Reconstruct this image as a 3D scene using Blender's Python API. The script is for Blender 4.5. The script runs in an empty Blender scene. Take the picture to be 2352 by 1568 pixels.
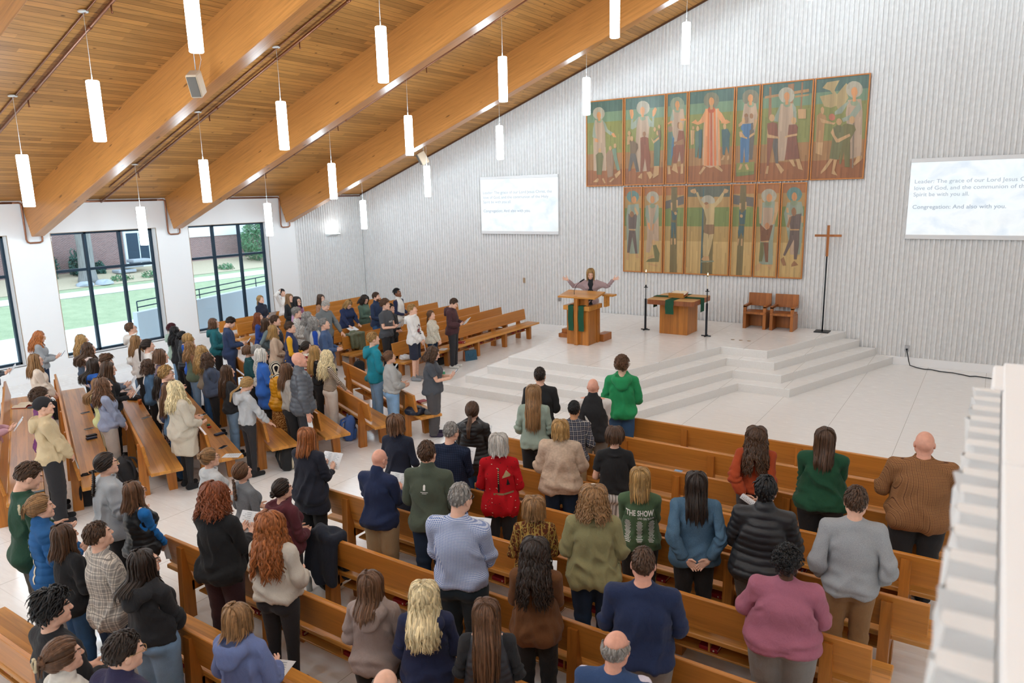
import bpy, bmesh, math, random, zlib
import numpy as np
from mathutils import Matrix, Vector, noise as mnoise
sc = bpy.context.scene
COL = sc.collection
rng = np.random.default_rng(7)
random.seed(7)

# ------------------------------------------------------------------ camera, world, exposure
cam_d = bpy.data.cameras.new('camera'); cam = bpy.data.objects.new('camera', cam_d); COL.objects.link(cam)
PITCH, ROLL, YAW = -0.20104, -0.02439, 0.59283
cz, sz, cx_, sx_ = math.cos(YAW), math.sin(YAW), math.cos(PITCH), math.sin(PITCH)
F = Vector((-sz*cx_, cz*cx_, sx_)); Rr = Vector((cz, sz, 0)); U = Rr.cross(F)
cr, sr = math.cos(ROLL), math.sin(ROLL)
R2 = Rr*cr + U*sr; U2 = U*cr - Rr*sr
cam.matrix_world = Matrix(((R2.x, U2.x, -F.x, 19.818), (R2.y, U2.y, -F.y, -19.612), (R2.z, U2.z, -F.z, 4.32), (0, 0, 0, 1)))
cam_d.sensor_width = 36; cam_d.lens = 1660.56*36/2352; cam_d.clip_start = .05; cam_d.clip_end = 200
cam_d.dof.use_dof = True; cam_d.dof.focus_distance = 8.5; cam_d.dof.aperture_fstop = 2.5
sc.camera = cam
sc.view_settings.view_transform = 'Standard'; sc.view_settings.look = 'None'
sc.view_settings.gamma = 1; sc.view_settings.use_curve_mapping = False
sc.view_settings.exposure = .76
sc.cycles.use_denoising = True
sc.cycles.max_bounces = 7; sc.cycles.diffuse_bounces = 5; sc.cycles.glossy_bounces = 3; sc.cycles.transparent_max_bounces = 8
sc.cycles.caustics_reflective = False; sc.cycles.caustics_refractive = False
sc.cycles.sample_clamp_indirect = 6.0
PENDANT_E = 26.0
w = bpy.data.worlds.new('overcast'); sc.world = w; w.use_nodes = True
bg = w.node_tree.nodes['Background']; bg.inputs[0].default_value = (.70, .86, 1.0, 1); bg.inputs[1].default_value = 2.1

# ------------------------------------------------------------------ small helpers
def tag(o, label=None, cat=None, group=None, kind=None):
    if label: o['label'] = label
    if cat: o['category'] = cat
    if group: o['group'] = group
    if kind: o['kind'] = kind
    return o
def empty(name, loc=(0, 0, 0), rz=0, label=None, cat=None, group=None):
    o = bpy.data.objects.new(name, None); COL.objects.link(o); o.location = loc; o.rotation_euler = (0, 0, rz)
    o.empty_display_size = .1
    return tag(o, label, cat, group)
def link(name, me, parent=None, loc=None, rz=0):
    o = bpy.data.objects.new(name, me); COL.objects.link(o)
    if parent is not None: o.parent = parent
    if loc is not None: o.location = loc
    if rz: o.rotation_euler = (0, 0, rz)
    return o
def copy_tree(o, parent=None):
    c = o.copy(); COL.objects.link(c); c.parent = parent
    for ch in list(o.children): copy_tree(ch, c)
    return c
def np_mesh(name, V, Fq, mats, smooth=True, mi=None, attrs=None):
    """quad (or tri) array -> mesh"""
    me = bpy.data.meshes.new(name); V = np.asarray(V, np.float32); Fq = np.asarray(Fq, np.int32)
    n, k = Fq.shape
    me.vertices.add(len(V)); me.vertices.foreach_set('co', V.ravel())
    me.loops.add(n*k); me.loops.foreach_set('vertex_index', Fq.ravel())
    me.polygons.add(n); me.polygons.foreach_set('loop_start', np.arange(0, n*k, k, dtype=np.int32))
    me.polygons.foreach_set('use_smooth', np.full(n, smooth, bool))
    for m in mats: me.materials.append(m)
    if mi is not None: me.polygons.foreach_set('material_index', np.asarray(mi, np.int32))
    if attrs:
        for an, av in attrs.items():
            a = me.attributes.new(an, 'FLOAT_VECTOR', 'POINT'); a.data.foreach_set('vector', np.asarray(av, np.float32).ravel())
    me.update(calc_edges=True); me.validate()
    return me
class MB:
    """collects simple shapes into one mesh"""
    def __init__(s): s.v = []; s.f = []; s.m = []; s.sm = []
    def add(s, vs, fs, m=0, sm=False, M=None):
        b = len(s.v)
        for p in vs:
            if M is not None: p = M @ Vector(p)
            s.v.append(tuple(p))
        for f in fs: s.f.append([b+i for i in f]); s.m.append(m); s.sm.append(sm)
        return s
    def box(s, x0, x1, y0, y1, z0, z1, b=.006, m=0, M=None):
        b = min(b, (x1-x0)*.45, (y1-y0)*.45, (z1-z0)*.45)
        if b <= 0.0005:
            vs = [(x, y, z) for x in (x0, x1) for y in (y0, y1) for z in (z0, z1)]
            return s.add(vs, [(0, 1, 3, 2), (4, 6, 7, 5), (0, 4, 5, 1), (2, 3, 7, 6), (0, 2, 6, 4), (1, 5, 7, 3)], m, False, M)
        vs = []; ix = {}
        X = (x0, x1); Y = (y0, y1); Z = (z0, z1); sg = (1, -1)
        for i in (0, 1):
            for j in (0, 1):
                for k in (0, 1):
                    for a in range(3):
                        q = [X[i]+sg[i]*b, Y[j]+sg[j]*b, Z[k]+sg[k]*b]; q[a] = (X[i], Y[j], Z[k])[a]
                        ix[i, j, k, a] = len(vs); vs.append(q)
        fs = []
        for i in (0, 1): fs.append([ix[i, j, k, 0] for j, k in ((0, 0), (1, 0), (1, 1), (0, 1))][::1 if i else -1])
        for j in (0, 1): fs.append([ix[i, j, k, 1] for i, k in ((0, 0), (0, 1), (1, 1), (1, 0))][::1 if j else -1])
        for k in (0, 1): fs.append([ix[i, j, k, 2] for i, j in ((0, 0), (1, 0), (1, 1), (0, 1))][::1 if k else -1])
        for i in (0, 1):
            for j in (0, 1): fs.append([ix[i, j, 0, 0], ix[i, j, 0, 1], ix[i, j, 1, 1], ix[i, j, 1, 0]][::1 if i == j else -1])
        for i in (0, 1):
            for k in (0, 1): fs.append([ix[i, 0, k, 0], ix[i, 1, k, 0], ix[i, 1, k, 2], ix[i, 0, k, 2]][::1 if i == k else -1])
        for j in (0, 1):
            for k in (0, 1): fs.append([ix[0, j, k, 1], ix[0, j, k, 2], ix[1, j, k, 2], ix[1, j, k, 1]][::1 if j == k else -1])
        for i in (0, 1):
            for j in (0, 1):
                for k in (0, 1): fs.append([ix[i, j, k, 0], ix[i, j, k, 1], ix[i, j, k, 2]][::1 if (i+j+k) % 2 else -1])
        return s.add(vs, fs, m, False, M)
    def prism(s, poly, a0, a1, axis='x', m=0, M=None):
        """polygon (2d) extruded along an axis"""
        n = len(poly)
        P = {'x': lambda u, v, a: (a, u, v), 'y': lambda u, v, a: (u, a, v), 'z': lambda u, v, a: (u, v, a)}[axis]
        vs = [P(u, v, a0) for u, v in poly]+[P(u, v, a1) for u, v in poly]
        fs = [list(range(n))[::-1], list(range(n, 2*n))]+[[i, (i+1) % n, n+(i+1) % n, n+i] for i in range(n)]
        ar = sum(poly[i][0]*poly[(i+1) % n][1]-poly[(i+1) % n][0]*poly[i][1] for i in range(n))
        if (ar < 0) != (axis == 'y'): fs = [f[::-1] for f in fs]
        return s.add(vs, fs, m, False, M)
    def tube(s, pts, r, n=8, m=0, cap=True, M=None):
        pts = [Vector(p) for p in pts]; rs = r if isinstance(r, (list, tuple)) else [r]*len(pts)
        vs = []; up = None
        for i, p in enumerate(pts):
            d = (pts[min(i+1, len(pts)-1)]-pts[max(i-1, 0)])
            d = d.normalized() if d.length > 1e-9 else Vector((0, 0, 1))
            if up is None: up = Vector((0, 0, 1)) if abs(d.z) < .9 else Vector((1, 0, 0))
            a = d.cross(up); a.normalize(); b = a.cross(d); up = b
            for k in range(n):
                t = 2*math.pi*k/n; vs.append(p+(a*math.cos(t)+b*math.sin(t))*rs[i])
        fs = [[i*n+k, i*n+(k+1) % n, (i+1)*n+(k+1) % n, (i+1)*n+k] for i in range(len(pts)-1) for k in range(n)]
        if cap: fs += [list(range(n))[::-1], [(len(pts)-1)*n+k for k in range(n)]]
        return s.add(vs, fs, m, True, M)
    def lathe(s, prof, n=24, m=0, c=(0, 0, 0), M=None):
        vs = [(c[0]+r*math.cos(2*math.pi*k/n), c[1]+r*math.sin(2*math.pi*k/n), c[2]+z) for r, z in prof for k in range(n)]
        fs = [[i*n+k, i*n+(k+1) % n, (i+1)*n+(k+1) % n, (i+1)*n+k] for i in range(len(prof)-1) for k in range(n)]
        if prof[0][0] > 1e-4: fs.append(list(range(n))[::-1])
        if prof[-1][0] > 1e-4: fs.append([(len(prof)-1)*n+k for k in range(n)])
        return s.add(vs, fs, m, True, M)
    def mesh(s, name, mats):
        me = bpy.data.meshes.new(name); me.from_pydata(s.v, [], s.f)
        for q in (mats if isinstance(mats, (list, tuple)) else [mats]): me.materials.append(q)
        me.polygons.foreach_set('material_index', s.m); me.polygons.foreach_set('use_smooth', s.sm)
        me.update(); return me
    def build(s, name, mats, parent=None, loc=None, rz=0): return link(name, s.mesh(name, mats), parent, loc, rz)

# ------------------------------------------------------------------ materials
def lin(h):
    h = h.lstrip('#'); c = [int(h[i:i+2], 16)/255 for i in (0, 2, 4)]
    return tuple(x/12.92 if x <= .04045 else ((x+.055)/1.055)**2.4 for x in c)+(1,)
class NT:
    def __init__(s, name, rough=.6, col=None, spec=.4):
        s.mat = bpy.data.materials.new(name); s.mat.use_nodes = True; s.t = s.mat.node_tree
        s.b = s.t.nodes['Principled BSDF']; s.b.inputs['Roughness'].default_value = rough
        s.b.inputs['Specular IOR Level'].default_value = spec
        if col: s.b.inputs['Base Color'].default_value = col
    def n(s, ty, **kw):
        q = s.t.nodes.new(ty)
        for k, v in kw.items():
            if k in q.inputs: q.inputs[k].default_value = v
            else: setattr(q, k, v)
        return q
    def l(s, a, b): s.t.links.new(a, b)
    def coord(s, scale=(1, 1, 1), src='Object', rot=(0, 0, 0), attr=None):
        if attr: a = s.n('ShaderNodeAttribute', attribute_name=attr).outputs['Vector']
        else: a = s.n('ShaderNodeTexCoord').outputs[src]
        mp = s.n('ShaderNodeMapping'); mp.inputs['Scale'].default_value = scale; mp.inputs['Rotation'].default_value = rot
        s.l(a, mp.inputs[0]); return mp.outputs[0]
    def noise(s, vec, scale=5, detail=3, rough=.5, out='Fac', dist=0):
        q = s.n('ShaderNodeTexNoise'); s.l(vec, q.inputs['Vector']); q.inputs['Scale'].default_value = scale
        q.inputs['Detail'].default_value = detail; q.inputs['Roughness'].default_value = rough; q.inputs['Distortion'].default_value = dist
        return q.outputs[out]
    def ramp(s, fac, stops, interp='LINEAR'):
        q = s.n('ShaderNodeValToRGB'); q.color_ramp.interpolation = interp; e = q.color_ramp.elements
        while len(e) < len(stops): e.new(.5)
        for i, (p, c) in enumerate(stops): e[i].position = p; e[i].color = c if len(c) == 4 else tuple(c)+(1,)
        s.l(fac, q.inputs[0]); return q.outputs[0]
    def mix(s, f, a, b, mode='MIX'):
        q = s.n('ShaderNodeMix', data_type='RGBA', blend_type=mode)
        for i, x in ((0, f), (6, a), (7, b)):
            if isinstance(x, (int, float, tuple)): q.inputs[i].default_value = x
            else: s.l(x, q.inputs[i])
        return q.outputs[2]
    def math(s, op, a, b=0.0, c=None):
        q = s.n('ShaderNodeMath', operation=op)
        for i, x in ((0, a), (1, b), (2, c)):
            if x is None: continue
            if isinstance(x, (int, float)): q.inputs[i].default_value = x
            else: s.l(x, q.inputs[i])
        return q.outputs[0]
    def xyz(s, v):
        q = s.n('ShaderNodeSeparateXYZ'); s.l(v, q.inputs[0]); return q.outputs
    def col(s, c): s.l(c, s.b.inputs['Base Color']); return s
    def bump(s, h, strength=.3, dist=.01):
        q = s.n('ShaderNodeBump'); q.inputs['Strength'].default_value = strength; q.inputs['Distance'].default_value = dist
        s.l(h, q.inputs['Height']); s.l(q.outputs[0], s.b.inputs['Normal']); return s
def dk(c, f): return (c[0]*f, c[1]*f, c[2]*f, 1)
def solid(name, hexc, rough=.6, metal=0, spec=.4):
    m = NT(name, rough, lin(hexc), spec); m.b.inputs['Metallic'].default_value = metal; return m.mat
def wood(name, hexc, axis=0, rough=.33, contrast=.35, board=0.0, bax=2):
    """grain along an axis of the object; boards of a width across axis bax take their own tone"""
    m = NT(name, rough); c = lin(hexc)
    sc_ = [26, 26, 26]; sc_[axis] = 1.3
    v = m.coord(tuple(sc_)); f = m.noise(v, 1.0, 5, .6, dist=.6)
    colr = m.ramp(f, [(.25, dk(c, 1-contrast)), (.5, c), (.78, dk(c, 1+contrast*.5))])
    if board:
        o = m.xyz(m.coord()); k = m.math('FLOOR', m.math('DIVIDE', o[bax], board))
        wn = m.n('ShaderNodeTexWhiteNoise', noise_dimensions='1D'); m.l(k, wn.inputs['W'])
        colr = m.mix(1.0, colr, m.ramp(wn.outputs[0], [(0, (.78, .76, .74)), (1, (1.12, 1.12, 1.12))]), 'MULTIPLY')
    m.col(colr); m.bump(f, .06, .004); return m.mat
M_ = {}
M_['white'] = solid('white_paint', '#e9e8e8', .75)
M_['oak'] = wood('oak_long', '#c98c42', 0, .3, .3, .075, 1)
M_['oakback'] = wood('oak_back', '#bd7c34', 0, .3, .3, .08, 2)
M_['oakv'] = wood('oak_upright', '#b87531', 2, .34, .34, .07, 0)
M_['oakred'] = wood('oak_reddish', '#a5642f', 2, .36, .34, .075, 0)
M_['oaktop'] = wood('oak_top', '#d3a468', 0, .35, .28, .12, 1)
M_['oakend'] = wood('oak_end_grain', '#8d5330', 2, .4, .35, .09, 0)
M_['frame'] = wood('frame_wood', '#b9763a', 2, .4, .25)
M_['black'] = solid('black_metal', '#23262b', .45, .6)
M_['alu'] = solid('window_aluminium', '#2b3d4c', .4, .5)
M_['copper'] = solid('copper_pipe', '#8f6048', .35, .75)
M_['paper'] = solid('paper', '#e6eaee', .7)
M_['red'] = solid('hymnal_cloth', '#8a1420', .55)
M_['pages'] = solid('book_pages', '#e6dcc6', .8)
M_['green'] = None
M_['canopy'] = solid('canopy_enamel', '#dfe6e8', .4)
M_['concrete'] = solid('concrete', '#c7cbd0', .85)
M_['speaker'] = solid('speaker_shell', '#b8a38c', .6)
M_['darkgrille'] = solid('grille', '#5d564f', .7)
M_['steel'] = solid('steel', '#b9bcc0', .3, .9)
M_['trimbrown'] = solid('trim_bronze', '#a48a6e', .5)
def emis(name, col, e):
    m = NT(name, .5, col); m.b.inputs['Emission Color'].default_value = col; m.b.inputs['Emission Strength'].default_value = e; return m.mat
M_['lamp'] = emis('pendant_glass', (.745, .90, 1, 1), PENDANT_E)
M_['lamp2'] = emis('pendant_glass_rear', (.745, .90, 1, 1), PENDANT_E*1.7)  # boosted above the visible rows to brighten the foreground
M_['lamp0'] = emis('pendant_glass_altar', (.745, .90, 1, 1), PENDANT_E*.8)  # lowered so the altar wall turns out less bright
M_['flame'] = emis('flame', (1, .75, .45, 1), 20)
M_['sconce'] = emis('sconce_lens', (1, .98, .95, 1), 14)
# split-face block
m = NT('split_block', .8, spec=.25)
v = m.coord((1, 1, 1)); n1 = m.noise(v, 55, 5, .65); n2 = m.noise(v, 9, 2)
m.col(m.ramp(n2, [(.3, lin('#d6d5d4')), (.7, lin('#e0dfde'))])); m.bump(n1, .35, .008); M_['block'] = m.mat
# floor: large pale porcelain tiles, thin joints
m = NT('floor_tile', .16, spec=.5); o = m.coord()
X = m.xyz(o); ln = lambda q, p, o_, w_: m.math('LESS_THAN', m.math('FRACT', m.math('ADD', m.math('DIVIDE', q, p), o_)), w_)
jx = ln(X[0], 1.17, 10.03, .0055); jy = m.math('MULTIPLY', ln(X[1], .585, 40.4, .008), .35); jt = m.math('MAXIMUM', jx, jy)
st = m.noise(m.coord((1.5, 10, 1)), 3, 4)
m.col(m.mix(jt, m.ramp(st, [(.3, lin('#f0efee')), (.7, lin('#f6f6f5'))]), lin('#b0aca6')))
m.l(m.ramp(st, [(.2, (.12,)*3), (.8, (.3,)*3)]), m.b.inputs['Roughness']); M_['floor'] = m.mat
m = NT('step_stone', .35, spec=.4); st = m.noise(m.coord((1, 1, 1)), 40, 3)
m.col(m.ramp(st, [(.35, lin('#dad7d3')), (.65, lin('#dedcd9'))])); M_['step'] = m.mat
# ceiling boards: knotty pine along Y
m = NT('pine_boards', .5, spec=.3); o = m.coord(); X = m.xyz(o)
k = m.math('FLOOR', m.math('DIVIDE', X[0], .125)); wn = m.n('ShaderNodeTexWhiteNoise', noise_dimensions='1D'); m.l(k, wn.inputs['W'])
cb = m.n('ShaderNodeCombineXYZ'); m.l(m.math('MULTIPLY', X[0], 1.0), cb.inputs[0]); m.l(m.math('ADD', X[1], m.math('MULTIPLY', wn.outputs[0], 37.0)), cb.inputs[1])
mp = m.n('ShaderNodeMapping'); mp.inputs['Scale'].default_value = (28, 1.6, 1); m.l(cb.outputs[0], mp.inputs[0])
gr = m.noise(mp.outputs[0], 1, 4, .6, dist=.5)
c = lin('#b07e45'); colr = m.ramp(gr, [(.25, dk(c, .72)), (.5, c), (.8, dk(c, 1.2))])
k2 = m.math('FLOOR', m.math('DIVIDE', m.math('ADD', X[1], m.math('MULTIPLY', wn.outputs[0], 9.0)), 2.4))
wn2 = m.n('ShaderNodeTexWhiteNoise', noise_dimensions='2D'); cb2 = m.n('ShaderNodeCombineXYZ'); m.l(k, cb2.inputs[0]); m.l(k2, cb2.inputs[1]); m.l(cb2.outputs[0], wn2.inputs['Vector'])
colr = m.mix(1.0, colr, m.ramp(wn2.outputs[0], [(0, (.74, .72, .70)), (.5, (1, 1, 1)), (1, (1.16, 1.13, 1.08))]), 'MULTIPLY')
vo = m.n('ShaderNodeTexVoronoi', feature='F1'); mp2 = m.n('ShaderNodeMapping'); mp2.inputs['Scale'].default_value = (4.6, 2.0, .001); m.l(cb.outputs[0], mp2.inputs[0]); m.l(mp2.outputs[0], vo.inputs['Vector']); vo.inputs['Scale'].default_value = 1
colr = m.mix(m.ramp(vo.outputs['Distance'], [(.05, (.85,)*3), (.09, (0, 0, 0))]), colr, lin('#4a2c15'))
fr = m.math('FRACT', m.math('DIVIDE', X[0], .125)); ed = m.math('LESS_THAN', m.math('ABSOLUTE', m.math('SUBTRACT', fr, .5)), .462)
colr = m.mix(ed, dk(c, .32), colr); m.col(colr); m.bump(ed, .4, .006); M_['boards'] = m.mat
# glulam beam
m = NT('glulam', .32, spec=.45); v = m.coord((.55, 14, 14)); f = m.noise(v, 1.6, 5, .62, dist=1.0); c = lin('#b67a3f')
colr = m.ramp(f, [(.28, dk(c, .74)), (.5, c), (.75, dk(c, 1.18))])
o = m.coord(); X = m.xyz(o)
vo = m.n('ShaderNodeTexVoronoi', feature='F1'); mp2 = m.n('ShaderNodeMapping'); mp2.inputs['Scale'].default_value = (1.1, 3, 4.5); m.l(o, mp2.inputs[0]); m.l(mp2.outputs[0], vo.inputs['Vector']); vo.inputs['Scale'].default_value = 1
colr = m.mix(m.ramp(vo.outputs['Distance'], [(.06, (.75,)*3), (.11, (0, 0, 0))]), colr, lin('#553219'))
m.col(colr); m.bump(f, .05, .004); M_['beam'] = m.mat
# clear window glass (fresnel mix of clear and mirror)
m = NT('window_glass'); t = m.t; out = t.nodes['Material Output']
tr = m.n('ShaderNodeBsdfTransparent'); tr.inputs[0].default_value = (.93, .97, 1, 1); gl = m.n('ShaderNodeBsdfGlossy'); gl.inputs['Roughness'].default_value = .02
fz = m.n('ShaderNodeFresnel'); fz.inputs[0].default_value = 1.3; mx = m.n('ShaderNodeMixShader')
m.l(fz.outputs[0], mx.inputs[0]); m.l(tr.outputs[0], mx.inputs[1]); m.l(gl.outputs[0], mx.inputs[2]); m.l(mx.outputs[0], out.inputs[0]); M_['glass'] = m.mat
def fabric(name, hexc, rough=.9, spec=.15, mottled=.12, scale=260, bumpy=.35):
    """plain cloth; the texture follows the cloth through its rest position"""
    m = NT(name, rough, spec=spec); c = lin(hexc); c = tuple(q*.95+.012 for q in c[:3])+(1,)
    v = m.coord(attr='rest'); a = m.noise(v, 7, 3); b = m.noise(v, scale, 2); wr = m.noise(m.coord((20, 20, 11), attr='rest'), 1, 4, .55, dist=1.2)
    colr = m.mix(.5, m.ramp(a, [(.3, dk(c, 1-mottled)), (.7, dk(c, 1+mottled))]), m.ramp(b, [(.3, dk(c, 1-mottled*1.3)), (.7, dk(c, 1+mottled*1.3))]))
    m.col(colr); m.bump(m.math('ADD', m.math('MULTIPLY', wr, 1.0), m.math('MULTIPLY', b, .07)), .34, .022)
    m.b.inputs['Sheen Weight'].default_value = .08
    return m.mat
# ------------------------------------------------------------------ room shell
H0, SL = 4.444, .3618
def ceil_z(x): return H0+SL*x
RX, BY = 25.0, -24.0       # right wall, rear wall
RIDGE = 19.5
def struct(o): o['kind'] = 'structure'; return o
struct(MB().add([(-.4, BY-.2, 0), (RX, BY-.2, 0), (RX, .3, 0), (-.4, .3, 0)], [(0, 1, 2, 3)]).build('floor', M_['floor']))
mb = MB()   # ceiling: one pitched slab on each side of the ridge
zr = ceil_z(RIDGE); zR = zr-SL*(RX-RIDGE)
for (xa, za, xb, zb) in ((-.4, ceil_z(-.4), RIDGE, zr), (RIDGE, zr, RX+.2, zR-SL*.2)):
    mb.add([(xa, BY-.2, za), (xb, BY-.2, zb), (xb, .3, zb), (xa, .3, za), (xa, BY-.2, za+.2), (xb, BY-.2, zb+.2), (xb, .3, zb+.2), (xa, .3, za+.2)],
           [(3, 2, 1, 0), (4, 5, 6, 7), (0, 1, 5, 4), (1, 2, 6, 5), (2, 3, 7, 6), (3, 0, 4, 7)])
struct(mb.build('ceiling', M_['boards']))
def ribs(u0, u1, per, zlo, ztop, put, depth=.036, seg=.07, jit=.0028, wfrac=.5):
    """split-face ribs along u; put(u, out, z) -> point. Every rib's face is roughened vertex by vertex"""
    V = []; Fq = []
    n = int(round((u1-u0)/per))
    for i in range(n):
        ua = u0+i*per; zt = ztop(ua+per/2); ns = max(2, int((zt-zlo)/seg)+1); zs = np.linspace(zlo, zt, ns)
        g = per*(1-wfrac)/2
        prof = [(0, 0), (g, 0), (g+.006, depth), (g+per*wfrac*.5, depth*1.08), (per-g-.006, depth), (per-g, 0), (per, 0)]
        b = len(V); m_ = len(prof)
        J = rng.normal(0, jit, (ns, 3)); K = rng.normal(0, jit*.3, (ns, 2))
        for k, z in enumerate(zs):
            for q, (du, dd) in enumerate(prof):
                if 2 <= q <= 4: dd = dd+J[k, q-2]
                if q == 2: du += K[k, 0]
                if q == 4: du += K[k, 1]
                V.append(put(ua+du, dd, z))
        for k in range(ns-1):
            for q in range(m_-1):
                a = b+k*m_+q; Fq.append((a, a+1, a+1+m_, a+m_))
        # bottom lip of the rib
    return V, Fq
def gable(x): return min(ceil_z(x), zr-SL*max(0, x-RIDGE))+.02
V, Fq = ribs(0, 24.96, .104, .2, gable, lambda u, d, z: (u, -d, z))
struct(link('wall_altar', np_mesh('wall_altar', V, Fq, [M_['block']], smooth=False)))
mb = MB(); mb.box(0, RX, -.055, .1, 0, .2, .004); struct(mb.build('baseboard_altar', M_['white']))
mb = MB()
for xa in np.arange(0, RX, .5): mb.add([(xa, .004, 0), (xa+.5, .004, 0), (xa+.5, .004, gable(xa+.5)), (xa, .004, gable(xa))], [(0, 1, 2, 3)])
struct(mb.build('wall_altar_backing', M_['block']))
V, Fq = ribs(-3.16, -.04, .104, .2, lambda u: H0, lambda u, d, z: (d+.004, u, z))
struct(link('wall_left_ribbed', np_mesh('wall_left_ribbed', V, [f[::-1] for f in Fq], [M_['block']], smooth=False)))
# left wall with the window openings (real thickness)
WIN = [(-18.30, -15.55), (-14.557, -11.80), (-10.81, -8.055), (-7.045, -4.26)]
WZ0, WZ1, WT = .44, 3.62, .36
mb = MB(); ys = [BY-.2]
for a, b in WIN: ys += [a, b]
ys.append(.2)
for i in range(0, len(ys), 2): mb.box(-WT, 0, ys[i], ys[i+1], 0, H0+.15, 0)
for a, b in WIN: mb.box(-WT, 0, a, b, 0, WZ0, 0); mb.box(-WT, 0, a, b, WZ1, H0+.15, 0)
struct(mb.build('wall_left', M_['white']))
mb = MB(); mb.box(0, .012, BY, -3.2, .0, .19, .002); struct(mb.build('baseboard_left', M_['white']))
mb = MB(); mb.box(0, .03, BY, 0, H0-.075, H0-.02, .003); struct(mb.build('trim_1', M_['white']))
for i, (a, b) in enumerate(WIN):
    wn_ = empty('window_%d' % (i+1)); wn_['kind'] = 'structure'
    fx0, fx1 = -.30, -.20; f = MB()
    f.box(fx0, fx1, a, a+.055, WZ0, WZ1, .004); f.box(fx0, fx1, b-.055, b, WZ0, WZ1, .004)
    f.box(fx0, fx1, a, b, WZ0, WZ0+.06, .004); f.box(fx0, fx1, a, b, WZ1-.055, WZ1, .004)
    t3 = (b-a)/3
    for k in (1, 2): f.box(fx0, fx1, a+k*t3-.035, a+k*t3+.035, WZ0, WZ1, .004)
    f.box(fx0+.01, fx1-.01, a, b, 2.605, 2.675, .004)
    f.build('window_frame', M_['alu'], wn_)
    g = MB(); g.box(-.256, -.25, a+.03, b-.03, WZ0+.03, WZ1-.03, 0); g.build('window_pane', M_['glass'], wn_)
    s = MB(); s.box(-.2, .0, a, b, WZ0-.02, WZ0+.004, .002)
    for (ya, yb, za, zb) in ((a-.012, a, WZ0, WZ1), (b, b+.012, WZ0, WZ1), (a-.012, b+.012, WZ1, WZ1+.012)): s.box(-.01, .008, ya, yb, za, zb, .001, 1)
    s.build('window_trim', [M_['white'], M_['trimbrown']], wn_)
struct(MB().box(RX, RX+.2, BY, .3, 0, zR+.2, 0).build('wall_right', M_['white']))
mb = MB(); mb.prism([(-.4, 0), (RX, 0), (RX, zR+.1), (RIDGE, zr+.1), (-.4, ceil_z(-.4)+.1)], BY-.2, BY, 'y'); struct(mb.build('wall_rear', M_['white']))
mb = MB(); mb.prism([(0, H0-.05), (RIDGE, zr-.05), (RIDGE, zr+.01), (0, H0+.01)], -.075, -.045, 'y'); struct(mb.build('trim_2', wood('trim_dark', '#5a3a22', 0, .6)))
# roof beams, one object each
ang = math.atan(SL); Lb = (RIDGE+.1)/math.cos(ang)
for i, yb in enumerate((-3.57, -7.53, -11.21, -14.95, -18.7, -22.45)):
    mb = MB(); bw = .145; dz = .96*math.cos(ang)
    mb.box(-.05, Lb, -bw, bw, -dz, .02, .012)
    o = mb.build('roof_beam', M_['beam']); o.matrix_world = Matrix.Translation((0, yb, H0)) @ Matrix.Rotation(-ang, 4, 'Y')
    tag(o, ['laminated timber roof beam nearest the altar wall, landing left of the ribbed block', 'laminated timber roof beam landing between the two full windows',
            'laminated timber roof beam landing left of the window with the tree outside', 'laminated timber roof beam over the left foreground, foot out of view',
            'laminated timber roof beam behind the balcony camera side', 'laminated timber roof beam at the rear wall'][i], 'beam', 'roof beams')
    # copper pipe that wraps the beam's foot
    if i < 4:
        p = MB(); y0, y1 = yb-bw-.035, yb+bw+.04; zt = H0-.03; zb = H0-.99
        p.tube([(.05, y0-.25, zt-.02), (.05, y0-.05, zt-.02), (.06, y0-.01, zt-.04), (.06, y0, zt-.1), (.05, y0, zb+.06), (.05, y0+.02, zb), (.05, y0+.07, zb-.03),
                (.05, y1-.07, zb-.03), (.05, y1-.01, zb), (.05, y1, zb+.07), (.04, y1, zb+.12), (.03, y1, zb+.14)], .022, 10)
        tag(p.build('copper_pipe', M_['copper']), ['copper pipe looped under the beam foot beside the ribbed block wall', 'copper pipe looped under the beam foot between the two full windows',
            'copper pipe looped under the beam foot at the upper left window corner', 'copper pipe looped under a beam foot out of view'][i], 'pipe', 'pipes round the beam feet')
lab_run = ['copper sprinkler pipe on the boards in the bay next to the altar wall', 'copper sprinkler pipe on the boards in the second bay from the altar wall', 'copper sprinkler pipe on the boards in the third bay from the altar wall', 'copper sprinkler pipe on the boards in the bay at top left', 'copper sprinkler pipe in the rear bay']
def cl(x, y, d): # point d below the boards
    return (x, y, ceil_z(x)-d)
for i, yp in enumerate((-5.82, -9.6, -13.23, -17.0)):
    root = empty('sprinkler_pipe', cl(.1, yp, 0), 0, lab_run[i+1], 'pipe', 'sprinkler pipes'); ox, oy, oz = root.location
    def rel(q): return (q[0]-ox, q[1]-oy, q[2]-oz)
    p = MB(); p.tube([rel(cl(.06, yp+.12, .09)), rel(cl(18.5, yp+.12, .09))], .028, 10)
    for x in np.arange(1.2, 17, 2.1): p.tube([rel(cl(x-.03, yp+.12, .09)), rel(cl(x+.03, yp+.12, .09))], .035, 10)
    p.build('main_pipe', M_['copper'], root)
    p = MB(); p.tube([rel(cl(.9, yp-.06, .03)), rel(cl(18.5, yp-.06, .03))], .014, 8); p.build('conduit', M_['copper'], root)
    for x in np.arange(2.0, 17, 3.1):
        p = MB(); p.tube([rel(cl(x, yp+.12, .09)), rel(cl(x, yp+.12, .2)), rel(cl(x+.01, yp+.12, .24))], [.012, .012, .018], 8); p.build('sprinkler_head', M_['copper'], root)
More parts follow.
